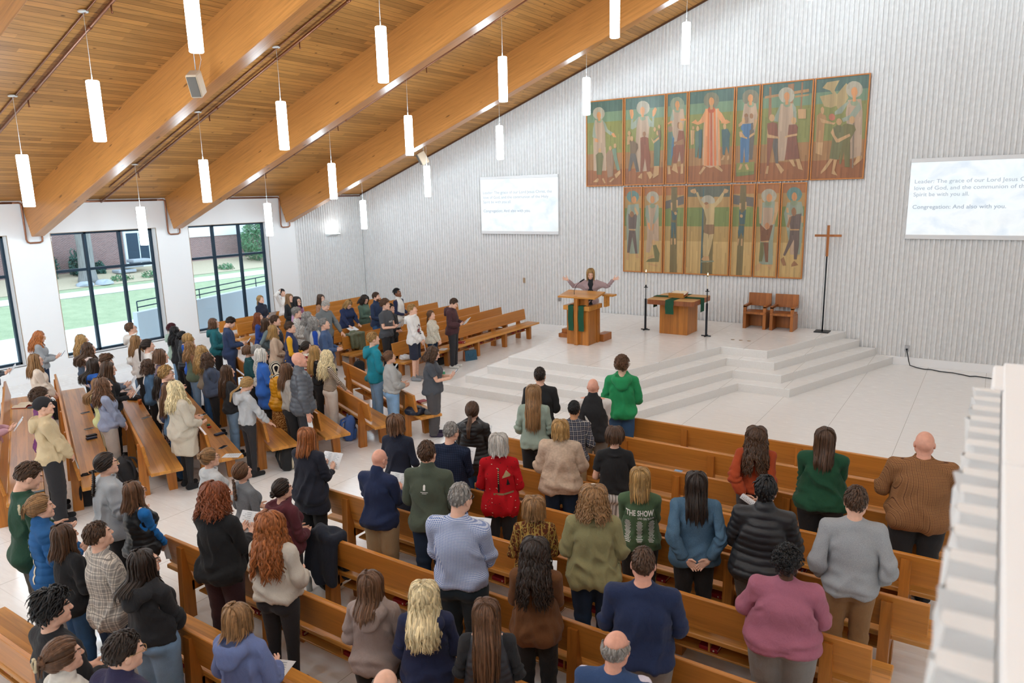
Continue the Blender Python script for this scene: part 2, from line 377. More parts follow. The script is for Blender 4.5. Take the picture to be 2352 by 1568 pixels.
p = MB(); p.tube([(.07, -11.0, H0-.05), (.07, -7.95, H0-.05)], .024, 8); p.tube([(.07, -7.3, H0-.05), (.07, -3.95, H0-.05)], .024, 8); p.tube([(.07, -15, H0-.05), (.07, -11.6, H0-.05)], .024, 8); p.tube([(.07, -3.2, H0-.05), (.07, -.1, H0-.05)], .024, 8)
tag(p.build('eaves_pipe', M_['copper']), 'copper pipe along the top of the white window wall', 'pipe')
# pendants
PX = [2.24, 5.0, 7.75, 10.53, 13.2, 15.98, 18.75, 21.5]; PY = [-2.07, -5.93, -9.68, -13.31, -17.0, -20.7]
WHERE_X = ['over the window aisle', 'second from the window wall', 'third from the window wall', 'fourth from the window wall', 'fifth from the window wall', 'sixth from the window wall', 'seventh from the window wall', 'eighth from the window wall']
WHERE_Y = ['row along the altar wall', 'second row from the altar wall', 'third row from the altar wall', 'fourth row from the altar wall', 'fifth row from the altar wall', 'rear row']
PROT = None
def pendant():
    r = empty('pendant_lamp'); L, d = .927, 1.025
    b = MB(); b.lathe([(0, -.0), (.075, -.0), (.078, -.02), (.07, -.028), (0, -.03)][::-1], 20); b.build('canopy', M_['canopy'], r)
    b = MB(); b.tube([(0, 0, -.02), (.004, 0, -d*.5), (0, 0, -d+.08)], .004, 6); b.tube([(0, 0, -d+.1), (0, 0, -d)], .008, 8); b.build('cable', M_['canopy'], r)
    b = MB(); b.lathe([(0, -d-L), (.085, -d-L), (.094, -d-L+.01), (.096, -d-.02), (.088, -d-.004), (0, -d)], 28); b.build('glass_cylinder', M_['lamp'], r)
    return r
for i, x in enumerate(PX):
    for j, y in enumerate(PY):
        if PROT is None: PROT = o = pendant()
        else: o = copy_tree(PROT)
        yy = y+(-.06 if x < 4 and j == 0 else 0)
        if j == 0 or j >= 4:     # made-up strengths: unseen rear rows boosted to light the foreground, altar row lowered
            gl_ = [c for c in o.children if c.name.startswith('glass')][0]; gl_.material_slots[0].link = 'OBJECT'; gl_.material_slots[0].material = M_['lamp0' if j == 0 else 'lamp2']
        z = ceil_z(x) if x < RIDGE else zr-SL*(x-RIDGE)
        o.location = (x, yy, z)
        tag(o, 'white cylinder pendant lamp, %s, %s' % (WHERE_Y[j], WHERE_X[i]), 'pendant lamp', 'cylinder pendant lamps')
# ------------------------------------------------------------------ chancel platform: four treads, each a stepped outline
LV = []
for k, (z, a, b, c, d, e) in enumerate(((.7236, (10.83, -6.43), (13.69, -6.43), (14.64, -3.24), (15.71, -3.24), 16.80), (.5427, (10.47, -6.76), (13.90, -6.76), (14.89, -3.56), (15.95, -3.56), 17.15),
        (.3618, (10.10, -7.10), (14.07, -7.10), (15.14, -3.90), (16.19, -3.90), 17.53), (.1809, (9.73, -7.44), (14.28, -7.44), (15.39, -4.28), (16.46, -4.28), 17.92))):
    LV.append((z, [a, b, c, d, (e, -.057), (9.6-.36*k, -.057), (10.75-.36*k, -3.7)]))
root = struct(empty('floor_chancel'))
for k, (z, poly) in enumerate(LV):
    mb = MB(); mb.prism(poly, 0.001, z-.01, 'z', 0); mb.prism(poly, z-.01, z, 'z', 1)
    mb.build('floor_step', [M_['step'], M_['floor']], root)

# ------------------------------------------------------------------ outdoors, seen through the windows
def gz(x): return .02-.115*(x+.6) if x < -.6 else .02
m = NT('lawn', .95, spec=.1); f = m.noise(m.coord((1, 1, 1)), 2.2, 6, .7); f2 = m.noise(m.coord((1, 1, 1)), 60, 2)
m.col(m.mix(.4, m.ramp(f, [(.3, lin('#7f9068')), (.7, lin('#a5ad86'))]), m.ramp(f2, [(.3, lin('#82947a')), (.7, lin('#bfc0a6'))]))); M_['lawn'] = m.mat
m = NT('leaf_litter', .95, spec=.1); f = m.noise(m.coord((1, 1, 1)), 30, 5, .8); m.col(m.ramp(f, [(.3, lin('#8d7c66')), (.5, lin('#c2b49c')), (.7, lin('#9a8a62'))])); M_['mulch'] = m.mat
m = NT('brickwork', .85, spec=.2); br = m.n('ShaderNodeTexBrick'); X = m.xyz(m.coord()); cb = m.n('ShaderNodeCombineXYZ'); m.l(X[1], cb.inputs[0]); m.l(X[2], cb.inputs[1]); m.l(cb.outputs[0], br.inputs[0])
for k, x in (('Scale', 1.0), ('Mortar Size', .007), ('Brick Width', .125), ('Row Height', .045)): br.inputs[k].default_value = x
br.inputs['Color1'].default_value = lin('#7d5550'); br.inputs['Color2'].default_value = lin('#94686058'[:7]); br.inputs['Mortar'].default_value = lin('#a39c9a'); m.col(br.outputs[0]); M_['brick'] = m.mat
M_['pave'] = solid('pavement', '#d3d2cd', .9)
M_['bark'] = wood('bark', '#8a8985', 2, .95, .4)
M_['leaf'] = solid('leaves', '#5f8a63', .8); M_['leafd'] = solid('leaves_dark', '#42655a', .8); M_['stone'] = solid('field_stone', '#a5aab0', .9)
def strip(name, xa, xb, mat, dz, lab, kind='structure', yy=(-30, 14)):
    mb = MB(); n = 24
    for i in range(n):
        x0 = xa+(xb-xa)*i/n; x1 = xa+(xb-xa)*(i+1)/n
        mb.add([(x0, yy[0], gz(x0)+dz), (x0, yy[1], gz(x0)+dz), (x1, yy[1], gz(x1)+dz), (x1, yy[0], gz(x1)+dz)], [(0, 3, 2, 1)])
    o = mb.build(name, mat); o['kind'] = kind; return o
strip('ground_lawn', -30, -.4, M_['lawn'], 0, '')
strip('ground_pavement', -4.35, -.42, M_['pave'], .012, '')
strip('ground_path', -9.45, -8.55, M_['pave'], .012, '')
strip('ground_bed', -13.2, -10.0, M_['mulch'], .012, '')
br_ = empty('brick_building', (-13, -6, gz(-13)), 0, 'red brick building across the lawn with a pale roof band', 'building')
zb = gz(-13)
def bparent(mb, name, mats): o = mb.build(name, mats, br_); o.location = (13, 6, -zb); return o
mb = MB(); mb.box(-13.6, -13, -30, 14, zb-.3, 2.9, 0); bparent(mb, 'brick_wall', M_['brick'])
mb = MB(); mb.box(-13.7, -12.95, .5, 14, 2.62, 5.2, .01); bparent(mb, 'fascia', M_['white'])
mb = MB(); mb.box(-13.6, -13, -30, .5, 2.9, 7, 0); bparent(mb, 'upper_wall', M_['brick'])
mb = MB(); mb.box(-13.05, -12.9, -2.05, -.85, zb, 4.6, .01); d_ = bparent(mb, 'entrance_door', M_['canopy'])
for (a, b, c, d) in ((-1.95, -1.42, zb+.1, 3.0), (-1.36, -.95, zb+.1, 3.0), (-1.95, -.95, 3.1, 4.4)):
    mb = MB(); mb.box(-12.9, -12.88, a, b, c, d, .002); mb.build('door_pane', M_['alu'], d_)
def blob(c, r, n=2600, leaf=.05, seed=1, mat='leaf', name='foliage', parent=None):
    """leafy mass from many small leaf quads"""
    g = np.random.default_rng(seed); d = g.normal(size=(n, 3)); d /= np.linalg.norm(d, axis=1)[:, None]
    rad = .55+.45*g.random(n)**.5; lump = 1+.18*np.sin(5*d[:, 0]+3*d[:, 2])+.15*np.sin(7*d[:, 1]+seed)
    P = np.array(c)+d*(rad*lump)[:, None]*np.array(r)
    a = g.normal(size=(n, 3)); a /= np.linalg.norm(a, axis=1)[:, None]; b = np.cross(a, g.normal(size=(n, 3))); b /= np.linalg.norm(b, axis=1)[:, None]
    V = np.stack([P-a*leaf, P-b*leaf*.5, P+a*leaf, P+b*leaf*.5], 1).reshape(-1, 3); Fq = np.arange(4*n).reshape(-1, 4)
    return link(name, np_mesh(name, V, Fq, [M_[mat]]), parent)
def plant(name, c, r, lab, cat, seed, mat='leaf', n=1500, leaf=.06):
    o = empty(name, (c[0], c[1], gz(c[0])), 0, lab, cat)
    f = blob((0, 0, c[2]-gz(c[0])), r, n, leaf, seed, mat, 'foliage', o)
    p = MB(); [p.tube([(0, 0, 0), (dx, dy, c[2]-gz(c[0])+r[2]*.4)], [.03, .008], 6) for dx, dy in ((.1, .1), (-.15, .05), (.02, -.14))]; p.build('stem', M_['bark'], o); return o
plant('shrub', (-11.6, 4.1, gz(-11.6)+1.1), (.85, .85, 1.05), 'tall light green bushy shrub against the brick wall, seen in the right window', 'shrub', 3, n=5200, leaf=.055)
plant('shrub', (-12.35, -4.35, gz(-12)+.5), (.42, .42, .6), 'dark evergreen shrub right of the tree trunk, seen in the middle window', 'shrub', 4, 'leafd')
plant('shrub', (-12.35, -5.75, gz(-12)+.55), (.42, .55, .65), 'dark evergreen shrub left of the tree trunk, seen in the middle window', 'shrub', 5, 'leafd')
plant('shrub', (-12.45, -3.5, gz(-12)+.25), (.28, .22, .28), 'low dark shrub by the stone steps outside the middle window', 'shrub', 6, 'leafd', 700)
for i, (x, y, lab) in enumerate(((-10.6, -3.6, 'low green bedding plant left of centre under the brick wall'), (-10.6, -2.3, 'low yellow-green bedding plant in front of the glass entrance'), (-10.7, -1.2, 'low green bedding plant nearest the right edge of the middle window'), (-10.5, 1.3, 'small yellow clump in the leaf litter outside the right window'))):
    plant('bedding_plant', (x, y, gz(x)+.1), (.3, .4, .16), lab, 'plant', 20+i, 'leaf', 260, .05)
t = empty('tree', (-11.0, -4.75, gz(-11.0)), 0, 'thick grey tree trunk outside the middle window', 'tree')
p = MB(); p.tube([(0, 0, -.1), (0, 0, .12), (.02, 0, .5), (0, .03, 1.4), (.05, -.03, 2.6), (.1, 0, 4.5)], [.42, .36, .30, .28, .29, .27], 14); p.build('trunk', M_['bark'], t)
p = MB(); p.tube([(.05, 0, 2.4), (.2, 1.2, 3.6), (.3, 2.4, 4.9)], [.2, .14, .08], 10); p.tube([(.05, 0, 2.8), (-.1, -1.3, 4.2), (-.2, -2.2, 5.6)], [.2, .13, .08], 10); p.build('branch', M_['bark'], t)
for i, (x, y, s, lab) in enumerate(((-10.35, -5.2, .2, 'pale boulder at the left of the tree foot'), (-10.3, -4.5, .22, 'pale boulder at the right of the tree foot'), (-10.2, -1.75, .22, 'grey boulder in the planting bed before the entrance'))):
    g = np.random.default_rng(i); u = np.linspace(0, 2*math.pi, 12, endpoint=False); V = []; 
    for k, zz in enumerate((0, .5, .9, 1.0)):
        for q in u: V.append((x+s*1.5*math.cos(q)*(1, .95, .6, .1)[k]*(1+.12*g.normal()), y+s*math.sin(q)*1.6*(1, .95, .6, .1)[k]*(1+.12*g.normal()), gz(x)+s*zz*.9))
    Fq = [(k*12+q, k*12+(q+1) % 12, (k+1)*12+(q+1) % 12, (k+1)*12+q) for k in range(3) for q in range(12)]
    tag(link('boulder', np_mesh('boulder', V, Fq, [M_['stone']])), lab, 'rock', 'boulders in the planting bed')
st = empty('garden_steps', (-12, -2.8, gz(-12)), 0, 'three rough stone garden steps below the brick wall', 'steps')
for k in range(3):
    b = MB(); b.box(-.3, .3, -.30+k*.35, .5+k*.35, .02+k*.2, .16+k*.2, .03); b.build('step_slab', M_['stone'], st)
# concrete ramp wall and its rail
rm = empty('ramp_wall', (-1.75, -8.0, 0), 0, 'pale concrete ramp wall outside the windows with a dark handrail', 'wall')
b = MB(); b.prism([(0, 0), (9, 0), (9, 1.62), (0, 1.08)], -.12, .12, 'x'); b.build('concrete_wall', M_['concrete'], rm)
r_ = MB()
for dz in (.12, .3): r_.tube([(0, .1, 1.1+dz), (0, 9, 1.62+dz)], .018, 8)
r_.tube([(0, .1, 1.1), (0, .1, 1.4)], .018, 8)
for q in (2.2, 4.4, 6.6): r_.tube([(0, q, 1.08+q*.06), (0, q, 1.38+q*.06)], .016, 8)
r_.build('handrail', M_['alu'], rm)
# ------------------------------------------------------------------ mural panels
MURAL = """halo:10.07,6.52 10.05,6.45 10.00,6.39 9.92,6.36 9.83,6.37 9.76,6.41 9.70,6.48 9.69,6.55 9.70,6.63 9.76,6.69 9.83,6.71 9.92,6.71 9.99,6.67 10.05,6.60
robe:9.75,6.36 9.98,6.37 10.08,6.23 10.09,5.80 10.12,4.92 9.71,4.93 9.70,5.82 9.74,6.13
sleeve:9.75,6.36 9.69,6.13 9.67,5.89 9.80,5.84 9.76,6.04
sleeve:9.99,6.36 10.09,6.25 10.16,6.08 10.34,5.96 10.26,5.90 10.09,6.02
ring:9.98,6.34 9.97,6.31 9.95,6.28 9.91,6.27 9.88,6.28 9.84,6.29 9.82,6.32 9.81,6.35 9.82,6.38 9.84,6.40 9.88,6.41 9.91,6.41 9.95,6.39 9.97,6.37
face:9.95,6.48 9.94,6.44 9.92,6.40 9.90,6.39 9.87,6.39 9.84,6.41 9.82,6.45 9.81,6.49 9.82,6.53 9.84,6.57 9.87,6.58 9.90,6.58 9.92,6.56 9.94,6.52
face:9.85,6.42 9.93,6.42 9.93,6.33 9.86,6.33
face:10.28,5.95 10.36,5.97 10.44,5.84 10.34,5.85
face:9.75,5.86 9.85,5.82 9.87,5.73 9.76,5.75
olive:9.78,5.38 9.88,5.45 9.99,5.43 10.03,5.32 10.00,5.06 9.97,4.81 9.81,4.82 9.80,5.15
tan:9.96,5.50 9.95,5.47 9.94,5.45 9.92,5.44 9.90,5.44 9.88,5.45 9.87,5.47 9.86,5.50 9.87,5.53 9.88,5.55 9.90,5.57 9.92,5.57 9.94,5.55 9.95,5.53
tan:9.69,4.61 9.84,4.72 9.88,4.69 9.85,4.60
tan:9.98,4.70 10.04,4.71 10.10,4.57 10.06,4.56
mauve:10.12,5.40 10.22,5.51 10.31,5.48 10.37,5.22 10.34,4.76 10.17,4.72 10.12,5.14
teal2:10.30,5.52 10.44,5.54 10.46,5.30 10.56,4.92 10.47,4.91 10.37,5.22
tan:10.30,5.55 10.29,5.52 10.28,5.50 10.26,5.48 10.24,5.49 10.23,5.50 10.21,5.52 10.21,5.55 10.21,5.58 10.22,5.60 10.24,5.61 10.26,5.61 10.28,5.60 10.29,5.58
tan:10.44,5.60 10.44,5.58 10.43,5.55 10.41,5.54 10.39,5.54 10.37,5.56 10.36,5.58 10.36,5.61 10.36,5.64 10.37,5.66 10.39,5.67 10.41,5.67 10.43,5.66 10.44,5.63
tan:10.21,4.60 10.34,4.71 10.39,4.69 10.27,4.59
tan:10.39,4.80 10.56,4.92 10.59,4.84 10.44,4.69
halo:11.45,6.56 11.43,6.48 11.37,6.42 11.30,6.39 11.21,6.39 11.12,6.44 11.07,6.51 11.05,6.59 11.07,6.68 11.12,6.74 11.20,6.77 11.29,6.76 11.37,6.72 11.43,6.65
robe:11.12,6.35 11.41,6.35 11.50,6.17 11.44,6.01 11.42,5.72 11.41,4.87 11.05,4.84 11.04,5.74 11.06,6.08
sleeve:11.12,6.36 10.94,6.19 10.94,6.02 11.06,6.08
sleeve:11.38,6.35 11.54,6.17 11.57,6.04 11.43,6.07
sleeve:10.89,6.30 10.96,6.30 10.94,6.02 10.88,6.05
sleeve:11.52,6.34 11.58,6.33 11.58,6.03 11.53,6.06
face:10.84,6.54 10.88,6.57 10.95,6.55 10.97,6.43 10.94,6.31 10.89,6.31 10.86,6.43
face:11.53,6.48 11.61,6.57 11.66,6.51 11.62,6.39 11.57,6.32 11.53,6.34
ring:11.33,6.30 11.33,6.27 11.30,6.25 11.27,6.24 11.23,6.24 11.19,6.26 11.17,6.28 11.16,6.31 11.16,6.34 11.19,6.37 11.22,6.38 11.26,6.38 11.30,6.36 11.32,6.33
face:11.30,6.50 11.30,6.46 11.28,6.42 11.25,6.40 11.22,6.41 11.19,6.43 11.17,6.47 11.17,6.51 11.17,6.56 11.19,6.59 11.22,6.61 11.25,6.61 11.28,6.58 11.30,6.55
face:11.20,6.43 11.28,6.42 11.27,6.33 11.21,6.34
maroon:11.18,5.78 11.30,5.81 11.42,5.76 11.44,5.51 11.49,5.19 11.48,4.85 11.39,4.85 11.33,5.22 11.25,4.81 11.19,4.81 11.20,5.31
brown2:11.35,5.87 11.34,5.84 11.33,5.82 11.31,5.80 11.29,5.80 11.27,5.82 11.25,5.85 11.25,5.88 11.25,5.91 11.26,5.93 11.29,5.94 11.31,5.94 11.33,5.93 11.34,5.90
tan:11.12,4.70 11.21,4.80 11.25,4.81 11.24,4.65
tan:11.38,4.83 11.50,4.85 11.58,4.75 11.48,4.63
dbrown:10.85,5.71 10.97,5.72 11.10,5.61 11.11,5.50 11.04,5.36 10.88,5.37
slate:10.88,5.37 11.04,5.36 11.16,4.86 11.07,4.85 10.97,5.17 10.89,4.89 10.82,4.87
tan:10.96,5.77 10.96,5.74 10.95,5.71 10.93,5.70 10.91,5.70 10.89,5.72 10.87,5.74 10.87,5.77 10.87,5.80 10.89,5.83 10.90,5.84 10.93,5.84 10.95,5.82 10.96,5.80
tealg:11.59,5.71 11.74,5.80 11.78,5.59 11.76,4.98 11.60,4.99
tan:11.75,5.88 11.74,5.85 11.73,5.83 11.71,5.82 11.69,5.82 11.67,5.83 11.66,5.85 11.66,5.88 11.66,5.91 11.67,5.93 11.69,5.94 11.71,5.94 11.73,5.93 11.74,5.90
tan:11.49,5.78 11.58,5.67 11.74,5.78 11.75,5.72 11.58,5.60
tan:11.61,4.99 11.75,4.99 11.75,4.75 11.57,4.65
tan:10.89,5.92 10.88,5.89 10.87,5.87 10.85,5.86 10.83,5.86 10.81,5.88 10.80,5.90 10.79,5.93 10.80,5.95 10.81,5.98 10.83,5.99 10.85,5.99 10.87,5.97 10.88,5.95
tan:11.65,5.98 11.64,5.95 11.63,5.93 11.62,5.92 11.60,5.92 11.59,5.93 11.58,5.95 11.57,5.98 11.58,6.01 11.59,6.03 11.60,6.04 11.62,6.04 11.63,6.03 11.64,6.00
tan:11.78,6.04 11.77,6.02 11.76,6.00 11.75,5.99 11.73,5.99 11.72,6.00 11.71,6.02 11.70,6.05 11.71,6.07 11.72,6.09 11.73,6.10 11.75,6.09 11.76,6.08 11.77,6.06
dbrown:11.69,5.95 11.78,5.95 11.80,5.70 11.76,5.66
tan:10.79,5.84 10.88,5.86 10.85,5.62 10.78,5.61
gray:12.44,6.57 12.43,6.49 12.37,6.42 12.29,6.39 12.20,6.40 12.12,6.44 12.06,6.52 12.04,6.60 12.06,6.69 12.11,6.75 12.19,6.78 12.28,6.78 12.36,6.73 12.42,6.66
robe:12.11,6.46 12.42,6.46 12.46,6.19 12.41,5.66 12.36,5.09 12.27,5.09 12.15,5.68 12.07,6.22
sleeve:12.11,6.46 12.05,6.22 12.06,6.11 12.16,6.21
ring:12.33,6.44 12.33,6.41 12.30,6.38 12.27,6.37 12.23,6.38 12.19,6.39 12.17,6.42 12.16,6.45 12.17,6.48 12.19,6.51 12.22,6.52 12.26,6.52 12.30,6.50 12.32,6.47
face:12.31,6.58 12.31,6.53 12.29,6.50 12.26,6.48 12.23,6.49 12.21,6.51 12.19,6.54 12.18,6.59 12.19,6.63 12.21,6.67 12.23,6.68 12.26,6.68 12.28,6.66 12.30,6.62
face:12.22,6.51 12.28,6.50 12.29,6.43 12.22,6.44
face:11.98,6.12 12.09,6.18 12.12,6.13 11.99,6.08
face:12.34,6.20 12.49,6.20 12.49,6.15 12.35,6.15
tealg:12.00,5.87 12.12,5.88 12.17,5.67 12.11,4.99 11.99,5.00
blue2:12.12,5.78 12.18,5.71 12.16,5.30 12.09,5.12
mauve:12.12,5.96 12.12,5.92 12.10,5.90 12.07,5.88 12.04,5.88 12.02,5.90 12.00,5.93 11.99,5.96 11.99,6.00 12.01,6.02 12.04,6.04 12.07,6.03 12.10,6.02 12.12,5.99
maroon:12.30,5.91 12.45,5.88 12.49,5.59 12.45,5.04 12.39,5.02 12.34,5.36 12.28,5.05 12.15,5.05 12.15,5.47 12.25,5.55
brown2:12.17,5.61 12.30,5.63 12.44,5.68 12.46,5.53 12.31,5.52 12.17,5.55
brown2:12.35,6.03 12.35,5.99 12.34,5.96 12.32,5.94 12.30,5.95 12.28,5.96 12.26,6.00 12.26,6.04 12.26,6.08 12.27,6.11 12.29,6.13 12.31,6.12 12.33,6.10 12.35,6.07
tan:12.42,6.02 12.41,5.97 12.40,5.94 12.37,5.92 12.35,5.93 12.32,5.95 12.30,5.98 12.30,6.03 12.30,6.07 12.32,6.10 12.34,6.12 12.37,6.12 12.39,6.09 12.41,6.06
tan:12.00,4.97 12.07,4.97 12.10,4.76 12.01,4.75
tan:12.18,5.03 12.26,5.03 12.31,4.77 12.12,4.87
tan:12.39,5.01 12.45,5.02 12.46,4.76 12.38,4.75
grayd:13.39,6.59 13.37,6.50 13.32,6.43 13.24,6.40 13.14,6.41 13.06,6.46 12.99,6.53 12.97,6.63 12.99,6.72 13.05,6.79 13.13,6.82 13.22,6.81 13.31,6.77 13.37,6.69
robe4:13.02,6.40 13.38,6.39 13.42,5.80 13.43,4.94 13.19,4.88 12.99,4.97 12.98,5.83
peach:13.02,6.41 13.09,6.41 13.11,4.94 13.02,4.94
orange:13.09,6.41 13.14,6.41 13.18,4.94 13.11,4.94
redor:13.16,6.40 13.21,6.40 13.27,4.93 13.20,4.94
orange:13.25,6.39 13.30,6.39 13.37,4.93 13.31,4.93
peach:13.35,6.39 13.39,6.39 13.49,4.92 13.43,4.93
peach:13.04,6.40 12.90,6.15 12.80,6.06 12.86,6.02 13.01,6.07 13.07,6.22
peach:13.34,6.40 13.48,6.25 13.59,6.06 13.49,6.01 13.41,6.12 13.36,6.24
face:12.65,6.08 12.77,6.16 12.81,6.10 12.92,6.06 12.84,6.01 12.71,6.06
face:13.43,6.02 13.55,6.05 13.60,6.10 13.71,6.02 13.60,5.98
redor:13.29,6.36 13.28,6.33 13.25,6.30 13.21,6.29 13.17,6.29 13.13,6.31 13.10,6.34 13.09,6.38 13.10,6.41 13.13,6.44 13.17,6.45 13.21,6.45 13.25,6.43 13.28,6.40
face:13.26,6.57 13.25,6.52 13.23,6.49 13.21,6.47 13.18,6.47 13.15,6.49 13.13,6.53 13.12,6.58 13.12,6.63 13.14,6.67 13.17,6.69 13.20,6.68 13.23,6.66 13.25,6.62
tan:13.15,6.49 13.23,6.49 13.23,6.38 13.16,6.38
tan:13.02,4.93 13.09,4.90 12.94,4.71 12.90,4.75
tan:13.32,4.90 13.41,4.95 13.55,4.81 13.53,4.76
tealn:13.48,5.85 13.64,5.86 13.72,5.72 13.70,5.62 13.70,5.19 13.62,5.43 13.58,5.19 13.53,5.21
tan:13.60,5.92 13.60,5.88 13.59,5.86 13.57,5.85 13.56,5.85 13.54,5.86 13.53,5.89 13.52,5.92 13.52,5.95 13.53,5.98 13.55,5.99 13.57,5.99 13.59,5.97 13.60,5.95
tan:13.49,5.07 13.56,5.19 13.60,5.18 13.56,5.07
tan:13.66,5.17 13.70,5.18 13.71,5.07 13.66,5.06
tealn:12.87,5.88 12.96,5.89 12.97,5.63 12.95,5.14 12.88,5.14
tealg:12.77,5.84 12.87,5.86 12.88,5.51 12.84,5.17 12.78,5.17
tan:12.88,5.92 12.88,5.89 12.86,5.87 12.85,5.85 12.83,5.86 12.81,5.87 12.80,5.89 12.79,5.92 12.80,5.95 12.81,5.98 12.82,5.99 12.84,5.99 12.86,5.97 12.87,5.95
tan:12.64,5.89 12.75,5.88 12.74,5.52 12.66,5.50
tan:12.74,5.94 12.74,5.92 12.73,5.91 12.72,5.90 12.70,5.90 12.69,5.91 12.68,5.93 12.68,5.95 12.68,5.97 12.69,5.99 12.70,5.99 12.71,5.99 12.73,5.98 12.74,5.97
grayd:14.41,6.57 14.40,6.48 14.34,6.41 14.26,6.38 14.16,6.39 14.07,6.44 14.01,6.51 13.99,6.61 14.00,6.69 14.06,6.76 14.15,6.79 14.24,6.78 14.33,6.74 14.39,6.66
robe:14.05,6.45 14.34,6.44 14.40,6.15 14.34,5.65 14.32,5.11 14.10,5.12 14.00,6.06
ring:14.30,6.42 14.30,6.39 14.27,6.36 14.24,6.35 14.19,6.35 14.16,6.37 14.13,6.40 14.12,6.43 14.13,6.46 14.15,6.49 14.19,6.50 14.23,6.49 14.27,6.48 14.29,6.45
face:14.26,6.57 14.26,6.52 14.24,6.49 14.22,6.47 14.19,6.48 14.16,6.50 14.14,6.53 14.13,6.58 14.14,6.62 14.15,6.65 14.18,6.67 14.21,6.67 14.24,6.65 14.26,6.61
face:14.17,6.49 14.24,6.49 14.24,6.40 14.17,6.41
slate:14.19,5.94 14.29,5.97 14.34,5.65 14.31,5.04 14.23,5.05
blue:14.00,5.95 14.24,5.95 14.25,5.81 14.21,5.78 14.22,5.54 14.22,4.94 14.13,4.94 14.09,5.38 14.07,4.94 14.00,4.96 13.98,5.56 14.04,5.77 13.98,5.83
brown2:14.16,6.14 14.16,6.11 14.15,6.09 14.13,6.08 14.10,6.08 14.08,6.09 14.07,6.12 14.06,6.15 14.06,6.18 14.08,6.20 14.10,6.21 14.12,6.21 14.14,6.19 14.16,6.17
brown2:14.29,6.13 14.29,6.10 14.28,6.08 14.26,6.07 14.24,6.07 14.22,6.08 14.20,6.11 14.20,6.14 14.20,6.17 14.21,6.19 14.23,6.20 14.25,6.20 14.27,6.18 14.29,6.16
mauve:14.17,6.04 14.17,6.01 14.16,5.98 14.14,5.96 14.11,5.96 14.09,5.98 14.08,6.01 14.07,6.05 14.07,6.09 14.09,6.12 14.11,6.13 14.13,6.13 14.15,6.11 14.17,6.08
tan:14.09,6.03 14.09,6.00 14.08,5.97 14.06,5.96 14.04,5.96 14.03,5.97 14.01,6.00 14.01,6.04 14.01,6.07 14.02,6.09 14.04,6.11 14.06,6.11 14.07,6.09 14.08,6.06
tan:13.92,5.95 14.01,6.03 14.02,5.93 13.93,5.88
tan:14.32,6.04 14.40,6.04 14.37,5.86 14.30,5.79
tan:13.94,5.76 14.00,5.77 14.10,5.63 14.16,5.61 14.16,5.57 13.96,5.64
tan:14.22,5.66 14.34,5.73 14.34,5.67 14.20,5.58
greeng:13.90,4.73 13.90,4.97 14.37,4.99 14.37,4.75
greend:13.90,4.73 14.37,4.76 14.37,4.67 13.91,4.63
tan:13.96,4.80 14.01,4.95 14.07,4.93 14.03,4.81
tan:14.12,4.93 14.18,4.94 14.24,4.80 14.18,4.79
brown2:14.66,6.80 14.71,6.80 14.75,6.03 14.67,6.02
brown2:15.11,6.82 15.26,6.83 15.25,5.97 15.17,5.98
tanw:14.56,6.59 15.61,6.67 15.62,6.60 14.56,6.53
brown2:15.43,6.84 15.47,6.84 15.47,6.20 15.43,6.20
tanw:15.29,6.53 15.62,6.55 15.62,6.51 15.29,6.49
halo:15.28,6.55 15.27,6.47 15.22,6.41 15.14,6.37 15.05,6.38 14.97,6.43 14.92,6.50 14.89,6.59 14.91,6.67 14.96,6.73 15.04,6.76 15.12,6.75 15.20,6.71 15.26,6.64
robe:14.96,6.37 15.26,6.36 15.35,6.15 15.33,5.86 15.18,5.41 15.11,4.98 14.97,4.98 14.92,5.62 14.92,6.00
sleeve:14.96,6.38 14.84,6.10 14.81,5.97 14.91,5.94
sleeve:15.23,6.37 15.33,6.26 15.37,5.89 15.30,5.97
ring:15.20,6.34 15.19,6.31 15.17,6.29 15.13,6.28 15.09,6.28 15.06,6.30 15.03,6.32 15.02,6.36 15.03,6.39 15.05,6.41 15.09,6.42 15.13,6.42 15.16,6.40 15.19,6.37
face:15.16,6.53 15.16,6.48 15.14,6.45 15.12,6.43 15.09,6.43 15.06,6.46 15.04,6.50 15.03,6.54 15.03,6.59 15.05,6.62 15.08,6.64 15.11,6.64 15.14,6.61 15.16,6.58
face:15.07,6.45 15.14,6.45 15.14,6.34 15.07,6.34
maroon:14.65,5.92 14.79,5.95 14.90,5.90 14.93,5.56 14.82,5.51 14.73,4.88 14.69,4.88 14.66,5.60
slate:14.82,5.53 14.93,5.54 14.94,5.23 14.97,4.92 14.90,4.93 14.81,5.34
tan:14.83,6.04 14.82,6.00 14.80,5.97 14.78,5.96 14.75,5.96 14.72,5.98 14.70,6.01 14.69,6.05 14.70,6.09 14.71,6.12 14.74,6.14 14.77,6.13 14.80,6.12 14.82,6.08
tan:14.65,5.83 14.69,5.65 14.94,5.58 14.96,5.53 14.67,5.57
maroon2:15.18,5.85 15.36,5.85 15.40,5.78 15.38,5.55 15.48,5.02 15.13,5.00 15.16,5.49
tan:15.35,5.94 15.35,5.90 15.33,5.87 15.31,5.86 15.28,5.86 15.26,5.88 15.24,5.91 15.23,5.95 15.24,5.98 15.25,6.01 15.28,6.03 15.30,6.02 15.33,6.01 15.35,5.98
tan:15.15,5.60 15.39,5.63 15.40,5.58 15.08,5.54
tan:14.66,4.68 14.69,4.87 14.74,4.87 14.72,4.67
tan:14.90,4.92 14.98,4.92 15.12,4.75 15.05,4.66
tan:15.22,5.00 15.33,5.00 15.40,4.83 15.34,4.83
tan:15.39,5.01 15.48,5.01 15.58,4.73 15.46,4.77
tan:15.38,6.21 15.57,6.20 15.58,5.97 15.40,5.98
